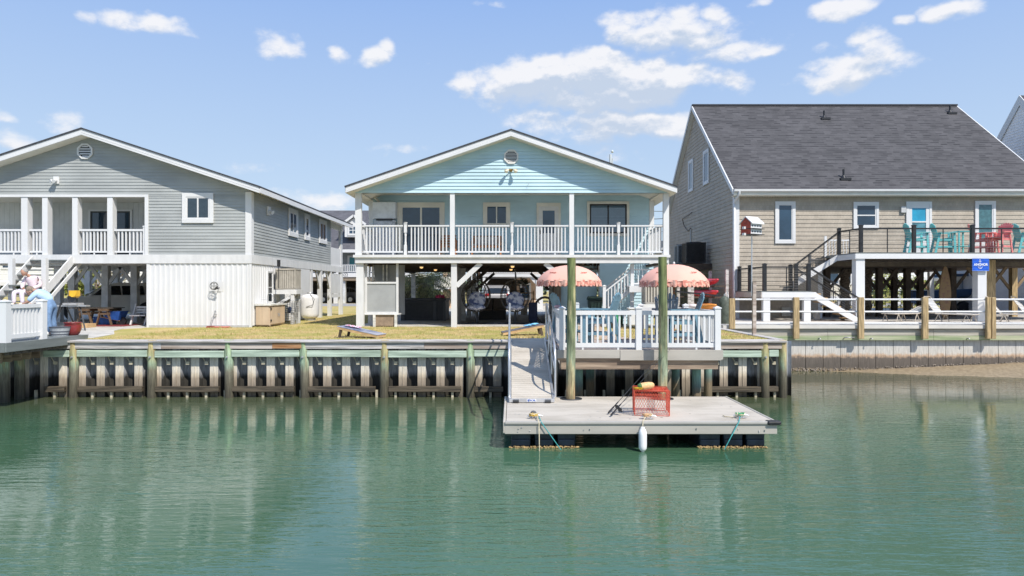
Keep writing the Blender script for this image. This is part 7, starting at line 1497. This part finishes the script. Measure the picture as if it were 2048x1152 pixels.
# ============================================================ people (skin-modifier figures)
def figure(name, label, J, E, loc, skin, clothes, head, hair, hands, facing):
    """J: joints {n:(pos,r)}, E: edges; clothes: [(name, mat, [joint chain edges], extra)]"""
    t = thing(name, label, 'person', loc)
    def skinmesh(nm, edges, grow, mat, root, extra=None):
        names = []; [names.append(a) for e in edges for a in e if a not in names]
        names.sort(key=lambda a: a != root); me = bpy.data.meshes.new(nm); me.from_pydata([J[a][0] for a in names], [(names.index(a), names.index(b)) for a, b in edges], [])
        o = bpy.data.objects.new(nm, me); COL.objects.link(o); md = o.modifiers.new('s', 'SKIN'); md.use_smooth_shade = True
        for i, a in enumerate(names): r = J[a][1]; r = r if isinstance(r, tuple) else (r, r); me.skin_vertices[0].data[i].radius = (r[0] + grow, r[1] + grow)
        me.skin_vertices[0].data[0].use_root = True; sb_ = o.modifiers.new('u', 'SUBSURF'); sb_.levels = sb_.render_levels = 2
        bpy.context.view_layer.update(); m2 = bpy.data.meshes.new_from_object(o.evaluated_get(bpy.context.evaluated_depsgraph_get())); bpy.data.objects.remove(o)
        return m2
    keep = dict(J)
    for a in ('pelvis', 'waist', 'chest', 'shl', 'shr', 'hl', 'hr_', 'kl', 'kr') + (('ell', 'elr') if clothes[0][0] == 'sweater' else ()): J[a] = (J[a][0], tuple(q * .58 for q in (J[a][1] if isinstance(J[a][1], tuple) else (J[a][1],) * 2)))
    bm_ = skinmesh('body', E, 0, skin, 'pelvis'); J.update(keep); parts = MB()
    # hands with five fingers
    for wr, tip, thumb in hands:
        w = Vector(J[wr][0]); d = (Vector(tip) - w).normalized(); th_d = Vector(thumb).normalized(); n_ = d.cross(th_d).normalized()
        parts.tube([w, w + d * .03, w + d * .085], [.024, .036, .034], 8)
        for i, ln in enumerate((.07, .08, .075, .06)):
            b = w + d * .08 + th_d * (.028 - .019 * i); parts.tube([b, b + d * ln * .5 + n_ * .006, b + d * ln + n_ * .024], [.0095, .0085, .007], 6)
        b = w + d * .03 + th_d * .03; parts.tube([b, b + th_d * .03 + d * .02, b + th_d * .035 + d * .055], [.012, .011, .008], 6)
    # head: skull with jaw, nose, ears
    hc, hs_, look = head; hc = Vector(hc); look = Vector(look).normalized(); rt = look.cross(Vector((0, 0, 1))).normalized(); up = rt.cross(look).normalized()
    M = Matrix.Identity(4)
    for i in range(3): M[i][0] = look[i]; M[i][1] = -rt[i]; M[i][2] = up[i]; M[i][3] = hc[i]
    hp = MB(M); hp.ball((0, 0, .01), .098 * hs_, .077 * hs_, .115 * hs_, 16, 12, lambda v: 1 - .16 * max(0, -v[2]) * (1 if v[0] < .2 else .4))
    hp.ball((.055, 0, -.055), .045, .045, .045, 10, 8); hp.tube([(.09, 0, .02), (.112, 0, -.018), (.095, 0, -.028)], [.009, .014, .01], 6)
    for s in (-1, 1): hp.ball((-.005, s * .078, -.005), .02, .01, .03, 8, 6)
    hp.tube([(.097, -.022, -.052), (.103, 0, -.05), (.097, .022, -.052)], .006, 5)
    for q in (hp,): off = len(parts.v); parts.v += q.v; parts.f += [[i + off for i in f] for f in q.f]; parts.s += q.s
    import bmesh
    bmm = bmesh.new(); bmm.from_mesh(bm_); ex = bpy.data.meshes.new('x'); ex.from_pydata([tuple(v) for v in parts.v], [], parts.f); bmm.from_mesh(ex); 
    for f in bmm.faces: f.smooth = True
    bmm.to_mesh(bm_); bmm.free(); bm_.transform(Matrix.Translation(-Vector(loc))); bm_.materials.clear(); bm_.materials.append(skin)
    bo_ = bpy.data.objects.new('body', bm_); COL.objects.link(bo_); bo_.parent = t; ORG[bo_] = Vector(loc)
    for nm, mat, edges, grow, root in clothes:
        m2 = skinmesh(nm, edges, grow, mat, root); m2.transform(Matrix.Translation(-Vector(loc))); m2.materials.clear(); m2.materials.append(mat)
        for p in m2.polygons: p.use_smooth = True
        o = bpy.data.objects.new(nm, m2); COL.objects.link(o); o.parent = t; ORG[o] = Vector(loc)
    hm = MB(M); hm.ball((-.022, 0, .035), .096 * hs_, .088 * hs_, .105 * hs_, 16, 12, lambda v: (1 + .06 * mnoise.noise(Vector(v) * 4)) * (1 if v[2] > -.35 or v[0] < .0 else .8)); hm.build('hair', hair, t)
    e = MB(M)
    for s in (-1, 1): e.ball((.088, s * .03, .015), .008, .012, .006, 8, 6)
    e.build('eyes', blackm, t)
    return t
skinc = mk('skin_tone', (.46, .26, .18), .6, .06, 6); greyhair = mk('grey_hair', (.32, .31, .30), .8, .25, 30)
# seated woman: hips on a tread, feet two treads lower
wx, wy = X(46, 22.3), 22.3
tr_ = lambda i: (YF2 - .05 - 2.9 * (i + .5) / 14, 2.5 - 2.5 * (i + .5) / 14)
sy, szz = tr_(7); fy, fz_ = tr_(9)[0] - .12, tr_(9)[1]
hipz = szz + .1; px0 = X(50, 22.4)
J = {'pelvis': ((px0 + .05, sy, hipz), (.12, .12)), 'waist': ((px0 + .04, sy - .02, hipz + .2), (.12, .1)), 'chest': ((px0, sy - .1, hipz + .4), (.13, .11)), 'neckb': ((px0 - .03, sy - .15, hipz + .54), (.06, .06)), 'neck': ((px0 - .05, sy - .2, hipz + .57), .045), 'skull': ((px0 - .07, sy - .25, hipz + .61), .055),
     'shl': ((px0 - .19, sy - .1, hipz + .47), .058), 'ell': ((px0 - .24, sy - .18, hipz + .22), .042), 'wrl': ((px0 - .11, sy - .36, hipz + .14), .026), 'shr': ((px0 + .18, sy - .08, hipz + .48), .058), 'elr': ((px0 + .3, sy - .06, hipz + .24), .042), 'wrr': ((px0 + .14, sy - .28, hipz + .12), .026),
     'hl': ((px0 - .06, sy - .04, hipz), .09), 'kl': ((px0 - .28, fy + .02, fz_ + .48), .062), 'al': ((px0 - .26, fy, fz_ + .09), .036), 'tl': ((px0 - .31, fy - .15, fz_ + .035), .032), 'hr_': ((px0 + .14, sy - .04, hipz), .09), 'kr': ((px0 - .02, fy - .0, fz_ + .49), .062), 'ar': ((px0 + .02, fy + .0, fz_ + .09), .036), 'tr': ((px0 - .06, fy - .14, fz_ + .035), .032)}
Eb = [('pelvis', 'waist'), ('waist', 'chest'), ('chest', 'neckb'), ('neckb', 'neck'), ('neck', 'skull'), ('chest', 'shl'), ('shl', 'ell'), ('ell', 'wrl'), ('chest', 'shr'), ('shr', 'elr'), ('elr', 'wrr'), ('pelvis', 'hl'), ('hl', 'kl'), ('kl', 'al'), ('al', 'tl'), ('pelvis', 'hr_'), ('hr_', 'kr'), ('kr', 'ar'), ('ar', 'tr')]
pinks = mk('pale_pink_knit', (.74, .62, .66), .85, .06, 12)
topE = [('pelvis', 'waist'), ('waist', 'chest'), ('chest', 'neckb'), ('chest', 'shl'), ('shl', 'ell'), ('ell', 'wrl'), ('chest', 'shr'), ('shr', 'elr'), ('elr', 'wrr')]
legE = [('pelvis', 'waist'), ('pelvis', 'hl'), ('hl', 'kl'), ('kl', 'al'), ('pelvis', 'hr_'), ('hr_', 'kr'), ('kr', 'ar')]
figure('person', 'grey haired person in a pale pink outfit sitting on the white stairs', J, Eb, (px0, sy, szz), skinc, [('sweater', pinks, topE, .024, 'chest'), ('trousers', mk('pale_pink_trousers', (.70, .62, .68), .85, .05, 12), legE, .022, 'pelvis'), ('shoe', mk('cream_slippers', (.68, .60, .50), .7, .1), [('al', 'tl')], .016, 'al'), ('shoe', MATS['cream_slippers'], [('ar', 'tr')], .016, 'ar')],
       ((px0 - .09, sy - .3, hipz + .66), 1.12, (-.12, -.85, -.45)), greyhair, [('wrl', (px0 - .0, sy - .42, hipz + .1), (.3, 0, 1)), ('wrr', (px0 + .02, sy - .38, hipz + .08), (-.3, 0, 1))], None)
# bending man behind the railing, arms forward to the left
mx, my, mz = X(97, 18.3), 18.3, .115
J = {'pelvis': ((mx + .06, my, mz + .88), (.1, .11)), 'waist': ((mx - .03, my - .01, mz + 1.01), (.105, .11)), 'chest': ((mx - .18, my - .02, mz + 1.13), (.12, .125)), 'neckb': ((mx - .3, my - .02, mz + 1.2), .062), 'neck': ((mx - .35, my - .02, mz + 1.21), .052), 'skull': ((mx - .40, my - .02, mz + 1.2), .065),
     'shl': ((mx - .22, my - .2, mz + 1.13), .06), 'ell': ((mx - .36, my - .26, mz + .92), .045), 'wrl': ((mx - .58, my - .24, mz + .8), .03), 'shr': ((mx - .2, my + .18, mz + 1.14), .06), 'elr': ((mx - .32, my + .2, mz + .9), .045), 'wrr': ((mx - .5, my + .1, mz + .82), .03),
     'hl': ((mx + .08, my - .09, mz + .78), .078), 'kl': ((mx + .06, my - .13, mz + .46), .065), 'al': ((mx + .14, my - .12, mz + .08), .042), 'tl': ((mx - .01, my - .16, mz + .035), .038), 'hr_': ((mx + .08, my + .09, mz + .78), .078), 'kr': ((mx + .02, my + .13, mz + .46), .065), 'ar': ((mx + .08, my + .15, mz + .08), .042), 'tr': ((mx - .08, my + .15, mz + .035), .038)}
bts = mk('light_blue_shirt', (.42, .58, .78), .8, .07, 8); jeans = mk('faded_jeans', (.16, .26, .42), .85, .15, 10)
figure('person', 'person in a light blue shirt and jeans bending over behind the left white railing', J, Eb, (mx, my, mz), skinc, [('shirt', bts, [('pelvis', 'waist'), ('waist', 'chest'), ('chest', 'neckb'), ('chest', 'shl'), ('chest', 'shr')], .022, 'chest'), ('sleeve', bts, [('chest', 'shl'), ('shl', 'ell')], .02, 'chest'), ('sleeve', bts, [('chest', 'shr'), ('shr', 'elr')], .02, 'chest'), ('jeans', jeans, legE, .02, 'pelvis'), ('shoe', mk('white_trainers', (.60, .60, .58), .6, .1), [('al', 'tl')], .016, 'al'), ('shoe', MATS['white_trainers'], [('ar', 'tr')], .016, 'ar')],
       ((mx - .47, my - .02, mz + 1.19), 1.05, (-.75, -.2, -.65)), mk('greying_brown_hair', (.22, .17, .13), .8, .3, 30), [('wrl', (mx - .75, my - .22, mz + .78), (0, 0, 1)), ('wrr', (mx - .7, my + .05, mz + .8), (0, 0, 1))], None)
tbx = thing('work_table', 'small white work table with red tool between the bending person and the stairs', 'table', (-13.25, 18, .115)); MB().box(-13.7, -12.95, 17.6, 18.3, .84, .88).build('table_top', white, tbx)
for x in (-13.65, -13.0):
    for y in (17.65, 18.25): MB().box(x - .025, x + .025, y - .025, y + .025, .115, .84).build('leg', white, tbx)
MB().box(-13.55, -13.38, 17.75, 17.85, .885, .94).box(-13.44, -13.4, 17.78, 17.82, .94, .97).build('hand_tool', mk('tool_red', (.45, .03, .03), .4, .1), loc=(-13.45, 17.8, .885), bevel=.01, label='small red hand tool on the white work table', cat='tool')
# ============================================================ far houses across the street
leafm = mk('bush_leaf', (.075, .11, .03), .7, .5, 3, col2=(.20, .22, .06)); palmleaf = mk('palm_leaf', (.09, .12, .03), .6, .4, 3, col2=(.42, .40, .17)); bark = mk('palm_bark', (.20, .15, .11), .9, .35, 9, (1, 1, 2), bump=.8, col2=(.36, .28, .21))
def shrub(label, x, y, z, rx, ry, rz, n=700, s=.09, mt=None, name='shrub', seed=1, trunk=True):
    t = thing(name, label, 'shrub' if name == 'shrub' else 'tree', (x, y, 0)); rg = random.Random(seed); m = MB()
    lobes = [(rg.uniform(-.6, .6), rg.uniform(-.6, .6), rg.uniform(-.5, .6), rg.uniform(.3, .6)) for _ in range(9)]
    for _ in range(n):
        lx, ly, lz, lr = rg.choice(lobes); d = Vector((rg.gauss(0, 1), rg.gauss(0, 1), rg.gauss(0, 1))).normalized() * lr * rg.uniform(.6, 1.05)
        c = Vector((x + (lx + d.x) * rx, y + (ly + d.y) * ry, z + (lz + d.z) * rz)); a = Vector((rg.uniform(-1, 1), rg.uniform(-1, 1), rg.uniform(-1, 1))).normalized() * s * rg.uniform(.6, 1.4); b = a.orthogonal().normalized() * s * .45
        m.add([c - a, c + b, c + a, c - b], [(0, 1, 2, 3)])
    m.build('foliage', mt or leafm, t)
    if trunk: MB().tube([(x, y, 0), (x + .05, y, z * .6), (x - .1, y, z + .2 * rz)], [.09, .07, .04], 7).tube([(x + .04, y, z * .5), (x + .4 * rx, y, z + .3 * rz)], [.05, .03], 6).build('stem', bark, t)
    return t
def palm(label, x, y, h, r, n=26, seed=1, tr=.2, skirt=True, crown=True):
    t = thing('palm_tree', label, 'palm tree', (x, y, 0)); rg = random.Random(seed); m = MB(); k = 22; nn = 12; vs = []
    for j in range(k + 1):
        for i in range(nn): a = 2 * math.pi * i / nn; rr = tr * (1 + .22 * ((j % 2) * 2 - 1) * .5 + .15 * mnoise.noise(Vector((math.cos(a) * 2, math.sin(a) * 2, j * .7)))); vs.append((x + rr * math.cos(a), y + rr * math.sin(a), h * j / k))
    m.add(vs, [(j * nn + i, j * nn + (i + 1) % nn, (j + 1) * nn + (i + 1) % nn, (j + 1) * nn + i) for j in range(k) for i in range(nn)], False)
    for _ in range(90):
        a = rg.uniform(0, 6.28); z = rg.uniform(.3, h * .97); d = Vector((math.cos(a), math.sin(a), 0)); p = Vector((x, y, z)) + d * tr * .8; m.prism([p + Vector((-d.y, d.x, 0)) * .04, p - Vector((-d.y, d.x, 0)) * .04, p + d * .13 + Vector((0, 0, .22))], d * .02)
    m.build('trunk', bark, t)
    if crown:
        m = MB()
        for i in range(n):
            a = 2 * math.pi * i / n + rg.uniform(-.2, .2); e = rg.uniform(-.9, 1.1) if skirt else rg.uniform(-.1, 1.2); p = Vector((x, y, h)); d = Vector((math.cos(a) * math.cos(e), math.sin(a) * math.cos(e), math.sin(e))); L_ = r * rg.uniform(.75, 1.1); pts = []
            for j in range(8): pts.append(p.copy()); p = p + d * L_ / 7; d = (d + Vector((0, 0, -.22))).normalized()
            m.tube(pts, .015, 3)
            for j in range(2, 8):
                for s in (-1, 1):
                    for q in range(2):
                        b = pts[j - 1].lerp(pts[j], q * .5); dd = (pts[j] - pts[j - 1]).normalized(); sd = dd.cross(Vector((0, 0, 1))).normalized() * s; tip = b + (dd * .5 + sd * .8 + Vector((0, 0, -.45))).normalized() * r * .36 * (1 - .5 * abs(j - 4) / 4); m.add([b - dd * .025, b + dd * .025, tip], [(0, 1, 2)])
        m.build('fronds', palmleaf, t)
    return t
def bigbox(par, x0, x1, y0, y1, z0, z1, mt, name='wall', pitch=.2): return farm(par, x0, x1, y0, y1, z0, z1, mt, name, pitch)
shing2 = shingles('far_shingles', 1.5, (.10, .10, .115), (.06, .06, .07))
# A: dark roofed house with dormer
A = thing('dormer_house', 'distant stilt house with dark roof, white dormer and teal door', 'house', (-17, 70, 0)); Y = 67.5; ax0, ax1 = -24.5, -9.5
zr_, ze_ = Z(421, Y + 4.5), Z(499, Y - .3)
m = MB(); m.hexa([(ax0, Y - .4, ze_ - .1), (ax1, Y - .4, ze_ - .1), (ax1, Y + 4.5, zr_ - .1), (ax0, Y + 4.5, zr_ - .1), (ax0, Y - .4, ze_), (ax1, Y - .4, ze_), (ax1, Y + 4.5, zr_), (ax0, Y + 4.5, zr_)]).hexa([(ax0, Y + 4.5, zr_ - .1), (ax1, Y + 4.5, zr_ - .1), (ax1, Y + 9.4, ze_ - .1), (ax0, Y + 9.4, ze_ - .1), (ax0, Y + 4.5, zr_), (ax1, Y + 4.5, zr_), (ax1, Y + 9.4, ze_), (ax0, Y + 9.4, ze_)])
ra = m.build('roof', shing2, A); MB().box(ax0, ax1, Y - .45, Y - .405, ze_ - .3, ze_ - .0).build('eave_board', white, ra)
fz_ = Z(546, Y); bigbox(A, ax0 + .3, ax1 - .3, Y + 1.8, Y + 9, fz_, ze_ - .15, mk('far_grey_siding', (.33, .36, .38), .6, .05)); MB().box(ax0, ax1, Y - .1, Y + 9, fz_ - .4, fz_).build('porch_floor', white, A)
railing(A, (ax0 + .2, Y), (ax1 - .2, Y), fz_ + .1, fz_ + .82, .2, .07)
front_win(A, 695, 511, 713, 546, Y + 1.75, trim=.1, sash=.1, tm=white, gm_=mk('teal_paint', (.06, .26, .30), .5, .1), name='door')
text_obj('house_number', '322', .42, darkpl, A, Matrix.Translation((X(690, Y - .1), Y - .115, fz_ - .2)) @ Matrix.Rotation(R(90), 4, 'X'))
for px in (640, 672, 687.5, 738): x = X(px, Y + .4); MB().box(x - .2, x + .2, Y + .2, Y + .6, 0, fz_ - .4).build('lower_post', whitep if px != 687.5 else dim, A)
for px in (660, 675, 738): x = X(px, Y); MB().box(x - .12, x + .12, Y - .02, Y + .2, fz_, ze_ - .2).build('porch_post', white, A)
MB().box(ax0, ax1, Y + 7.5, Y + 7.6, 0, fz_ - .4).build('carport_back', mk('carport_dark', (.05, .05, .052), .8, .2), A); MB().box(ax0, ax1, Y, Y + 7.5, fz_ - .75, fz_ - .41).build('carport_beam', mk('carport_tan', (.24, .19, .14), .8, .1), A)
dz0, dz1, dzp = Z(474, Y), Z(448, Y), Z(432, Y); dx0, dx1 = X(690, Y), X(727, Y); dm = (dx0 + dx1) / 2
dd_ = MB().prism([(dx0, Y - .1, dz0), (dx1, Y - .1, dz0), (dx1, Y - .1, dz1), (dm, Y - .1, dzp - .15), (dx0, Y - .1, dz1)], (0, 3.4, 0)).build('dormer', white, A)
MB().hexa([(dx0 - .3, Y - .3, dz1 - .15), (dm, Y - .3, dzp - .05), (dm, Y + 3.4, dzp - .05), (dx0 - .3, Y + 3.4, dz1 - .15), (dx0 - .3, Y - .3, dz1 - .02), (dm, Y - .3, dzp + .1), (dm, Y + 3.4, dzp + .1), (dx0 - .3, Y + 3.4, dz1 - .02)]).hexa([(dm, Y - .3, dzp - .05), (dx1 + .3, Y - .3, dz1 - .15), (dx1 + .3, Y + 3.4, dz1 - .15), (dm, Y + 3.4, dzp - .05), (dm, Y - .3, dzp + .1), (dx1 + .3, Y - .3, dz1 - .02), (dx1 + .3, Y + 3.4, dz1 - .02), (dm, Y + 3.4, dzp + .1)]).build('dormer_roof', shing2, dd_)
MB().beam((dx0 - .3, Y - .34, dz1 - .1), (dm, Y - .34, dzp + .02), .05, .22).beam((dm, Y - .34, dzp + .02), (dx1 + .3, Y - .34, dz1 - .1), .05, .22).build('dormer_rake', white, dd_)
front_win(A, 695, 450, 717, 471, Y - .12, trim=.12, sash=.07, cols=2, rows=2, tm=white)
# B: peach house with stairs
peach = mk('peach_siding', (.58, .41, .28), .7, .05); B = thing('peach_house', 'distant peach stilt house with white deck and stairs, seen through under the aqua house', 'house', (1, 50, 0)); Y = 46; bz = Z(541.5, Y); 
MB().box(X(964, Y), X(1100, Y), Y, Y + 9, Z(553.5, Y), Z(548, Y)).build('deck_floor', white, B); railing(B, (X(966, Y), Y + .05), (X(1094, Y), Y + .05), Z(547, Y), Z(534, Y), .16, .06)
for px, w in ((968, 5), (1079, 14)): MB().box(X(px - w / 2, Y), X(px + w / 2, Y), Y + .05, Y + .4, 0, Z(553.7, Y)).build('deck_post', white, B)
MB().beam((X(971, Y), Y + .2, Z(565, Y)), (X(979, Y), Y + .2, Z(554, Y)), .1, .2).beam((X(1073, Y), Y + .2, Z(566, Y)), (X(1062, Y), Y + .2, Z(554, Y)), .1, .2).build('brace', white, B)
bigbox(B, X(1030, 52), X(1085, 52), 52, 60, 0, 6, peach); bigbox(B, X(955, 55), X(1030, 55), 55, 62, 2.4, 6, peach, 'upper_wall')
MB().box(X(955, 55), X(1100, 46), 46.2, 62, Z(553.7, Y) + .02, Z(551, Y)).build('underfloor', brown_dk, B)
MB().box(X(962, 58), X(1035, 58), 58, 58.1, 0, 2.35).build('carport_back', mk('carport_brown', (.20, .16, .12), .8, .15), B)
front_win(B, 1040, 566, 1062, 600, 51.95, trim=.1, sash=.05)
gable_roof(B, X(940, 46), X(1120, 46), X(1030, 46), 6.2, 8.2, 45.5, 63)
railing(B, (X(938, 44), 44), (X(962, 44), 44), 2.1, 3.0, .2, .06, slope=-2.0); railing(B, (X(940, 45), 45), (X(965, 45), 45), 3.6, 4.4, .2, .06, slope=-1.3)
# C: balcony house left of it
Cc = thing('balcony_house', 'distant peach and white balcony house behind the hot tub', 'house', (-5, 50, 0)); Y = 48
bigbox(Cc, X(886, 50), X(915, 50), 50, 56, 0, 6.2, peach); MB().box(X(868, Y), X(882, Y), Y, Y + .2, Z(574, Y), Z(556, Y)).build('grey_balcony', mk('balcony_grey', (.35, .36, .38), .7, .05), Cc); MB().box(X(882, Y), X(912, Y), Y, Y + 2, Z(574.5, Y), Z(553.5, Y)).build('white_balcony', ivory, Cc); MB().box(X(868, Y), X(912, Y), Y + .02, Y + 2, Z(578, Y), Z(575, Y)).build('balcony_floor', white, Cc)
MB().box(X(882, Y), X(885.5, Y), Y + .05, Y + .3, 0, Z(578, Y)).build('post', white, Cc); gable_roof(Cc, X(860, 49), X(925, 49), X(892, 49), 6.3, 7.4, 47.8, 57)
# D: white houses behind the grey house and tan house
def farhouse(label, px0, px1, Y, zf, ze_, col, px_open=0, roof=None, dp=9):
    t = thing('distant_house', label, 'house', (X((px0 + px1) / 2, Y), Y + 4, 0)); x0, x1 = X(px0, Y), X(px1, Y); bigbox(t, x0, x1, Y, Y + dp, zf, ze_, col); MB().box(x0 - .1, x1 + .1, Y - .12, Y + dp, zf - .3, zf).build('floor_band', white, t)
    n = max(2, int((x1 - x0) / 3)); 
    for i in range(n + 1): x = x0 + (x1 - x0) * i / n; MB().box(x - .15, x + .15, Y, Y + .3, 0, zf - .3).build('lower_post', whitep, t)
    for i in range(n): x = x0 + (x1 - x0) * (i + .5) / n; window(t, FR((x - .5, Y - .02, zf + 1), (1, 0, 0), (0, 1, 0)), 1.0, 1.3, trim=.1)
    gable_roof(t, x0 - .4, x1 + .4, (x0 + x1) / 2, ze_ + .1, ze_ + 1.0 + (x1 - x0) * .12, Y - .5, Y + dp + .3, mat=shing2); return t
farhouse('distant white house glimpsed between the posts under the grey house', 215, 330, 52, 1.2, 4.6, mk('far_white', (.72, .72, .70), .6, .04))
farhouse('distant white lattice house behind the porch stairs', -120, 150, 55, 2.0, 5.0, MATS['far_white'])
farhouse('distant cream house seen under the left end of the tan house', 1655, 1705, 60, .8, 4.0, mk('far_cream', (.62, .58, .48), .6, .05))
farhouse('distant pale house seen between the palms under the tan house', 1738, 1860, 66, 2.6, 5.2, MATS['far_white'])
farhouse('distant pale blue house behind the boat', 1900, 2080, 70, 2.6, 5.4, mk('far_blue', (.40, .52, .62), .6, .05))
farhouse('distant low house with white eave in the gap beside the tan house', 1325, 1362, 62, 2.6, 4.9, mk('far_taupe', (.40, .37, .33), .6, .05))
for i, (px, lb) in enumerate(((1140, 'distant white house behind the aqua store room'),)):
    farhouse(lb, px - 40, px + 40, 74, 2.6, 5.2, MATS['far_white'])
# trees
palm('low palmetto with drooping yellow green fronds behind the hot tub', X(850, 40), 40, 1.75, 2.6, 60, 3, .22)
shrub('dense dark green bush at the foot of the palmetto', X(858, 42), 42, .75, 1.1, 1, .8, 900, .1, seed=4)
palm('rough barked palm trunk left of the white deck post', X(1690, 33), 33, 4.2, 1.6, 12, 5, .22); palm('rough barked palm trunk right of the white deck post', X(1733, 33), 33, 4.2, 1.6, 12, 6, .24)
for i, (px, Y, z, rx, rz, lb) in enumerate(((1783, 46, 1.4, 1.6, 1.6, 'yellow green bush between the dark posts left of centre'), (1823, 47, 1.1, 1.8, 1.2, 'yellow green bush between the dark posts right of centre'), (1862, 50, 1.0, 1.3, .9, 'low yellow green bush left of the surfboard'), (160, 40, 1.6, 1.1, 1.7, 'yellow green bush behind the mitre saw'))):
    shrub(lb, X(px, Y), Y, z, rx, rx, rz, 900, .12, seed=20 + i, mt=mk('bush_yellow%d' % i, (.14, .19, .03), .7, .4, 3, col2=(.36, .38, .08)))
tm_ = mk('brown_twigs', (.13, .10, .06), .8, .4, 4, col2=(.24, .21, .10))
shrub('brown half bare tree between the posts under the grey house', X(192, 44), 44, 2.6, 1.8, 1.5, 1.9, 1300, .1, seed=31, mt=tm_, name='tree'); shrub('small dark tree beyond the dormer house carport', X(706, 76), 77, 2.2, 1.5, 1.2, 1.8, 700, .14, seed=32, name='tree')
# utility pole, wires, masts
up = thing('utility_pole', 'thin weathered utility pole rising behind the hot tub', 'utility pole', (X(834, 57), 57, 0)); MB().cyl((X(834, 57), 57, 0), (X(835, 57), 57, 6.4), .15, .11, 10).build('pole', wood_grey, up); MB().box(X(834, 57) - 1, X(834, 57) + 1, 56.9, 57, 6.0, 6.12).build('crossarm', wood_grey, up)
wl = thing('power_lines', 'thin power lines crossing the gap between the aqua and tan houses', 'power line', (12, 60, 7)); m = MB()
for a, b, r in ((421, 423, .03), (441, 434, .035), (450, 449, .03), (467, 460, .02)): m.tube([(X(1240, 58), 58, Z(a, 58)), (X(1310, 58), 58, Z((a + b) / 2 + .5, 58)), (X(1390, 58), 58, Z(b, 58))], r, 4)
m.build('cables', blackm, wl)
mt_ = thing('water_tower_mast', 'faint distant mast above the right slope of the aqua roof', 'mast', (X(1222, 160), 160, 0)); MB().cyl((X(1221, 160), 160, 0), (X(1221, 160), 160, Z(309, 160)), .35, .3, 8).build('mast_pole', mk('mast_grey', (.5, .55, .6), .6, .05), mt_); MB().cyl((X(1225, 160), 160, 0), (X(1225, 160), 160, Z(317, 160)), .2, .15, 6).ball((X(1224.5, 160), 160, Z(303, 160)), .35).build('aerial', MATS['mast_grey'], mt_)
m = MB(); rg = random.Random(40)      # far tree line
for _ in range(9000):
    x = rg.uniform(-260, 260); h = 4.6 + 1.8 * mnoise.noise(Vector((x * .05, 0, 0))) + 1.0 * mnoise.noise(Vector((x * .3, 0, 5))); c = Vector((x, 190 + rg.uniform(-5, 5), rg.uniform(0, max(1, h)))); a = Vector((rg.uniform(-1, 1), rg.uniform(-1, 1), rg.uniform(-1, 1))).normalized() * .9; b = a.orthogonal().normalized() * .7; m.add([c - a, c + b, c + a, c - b], [(0, 1, 2, 3)])
m.build('woodland', mk('far_tree_green', (.06, .085, .05), .9, .3, .3), kind='stuff', label='low distant tree line along the horizon', cat='woodland')
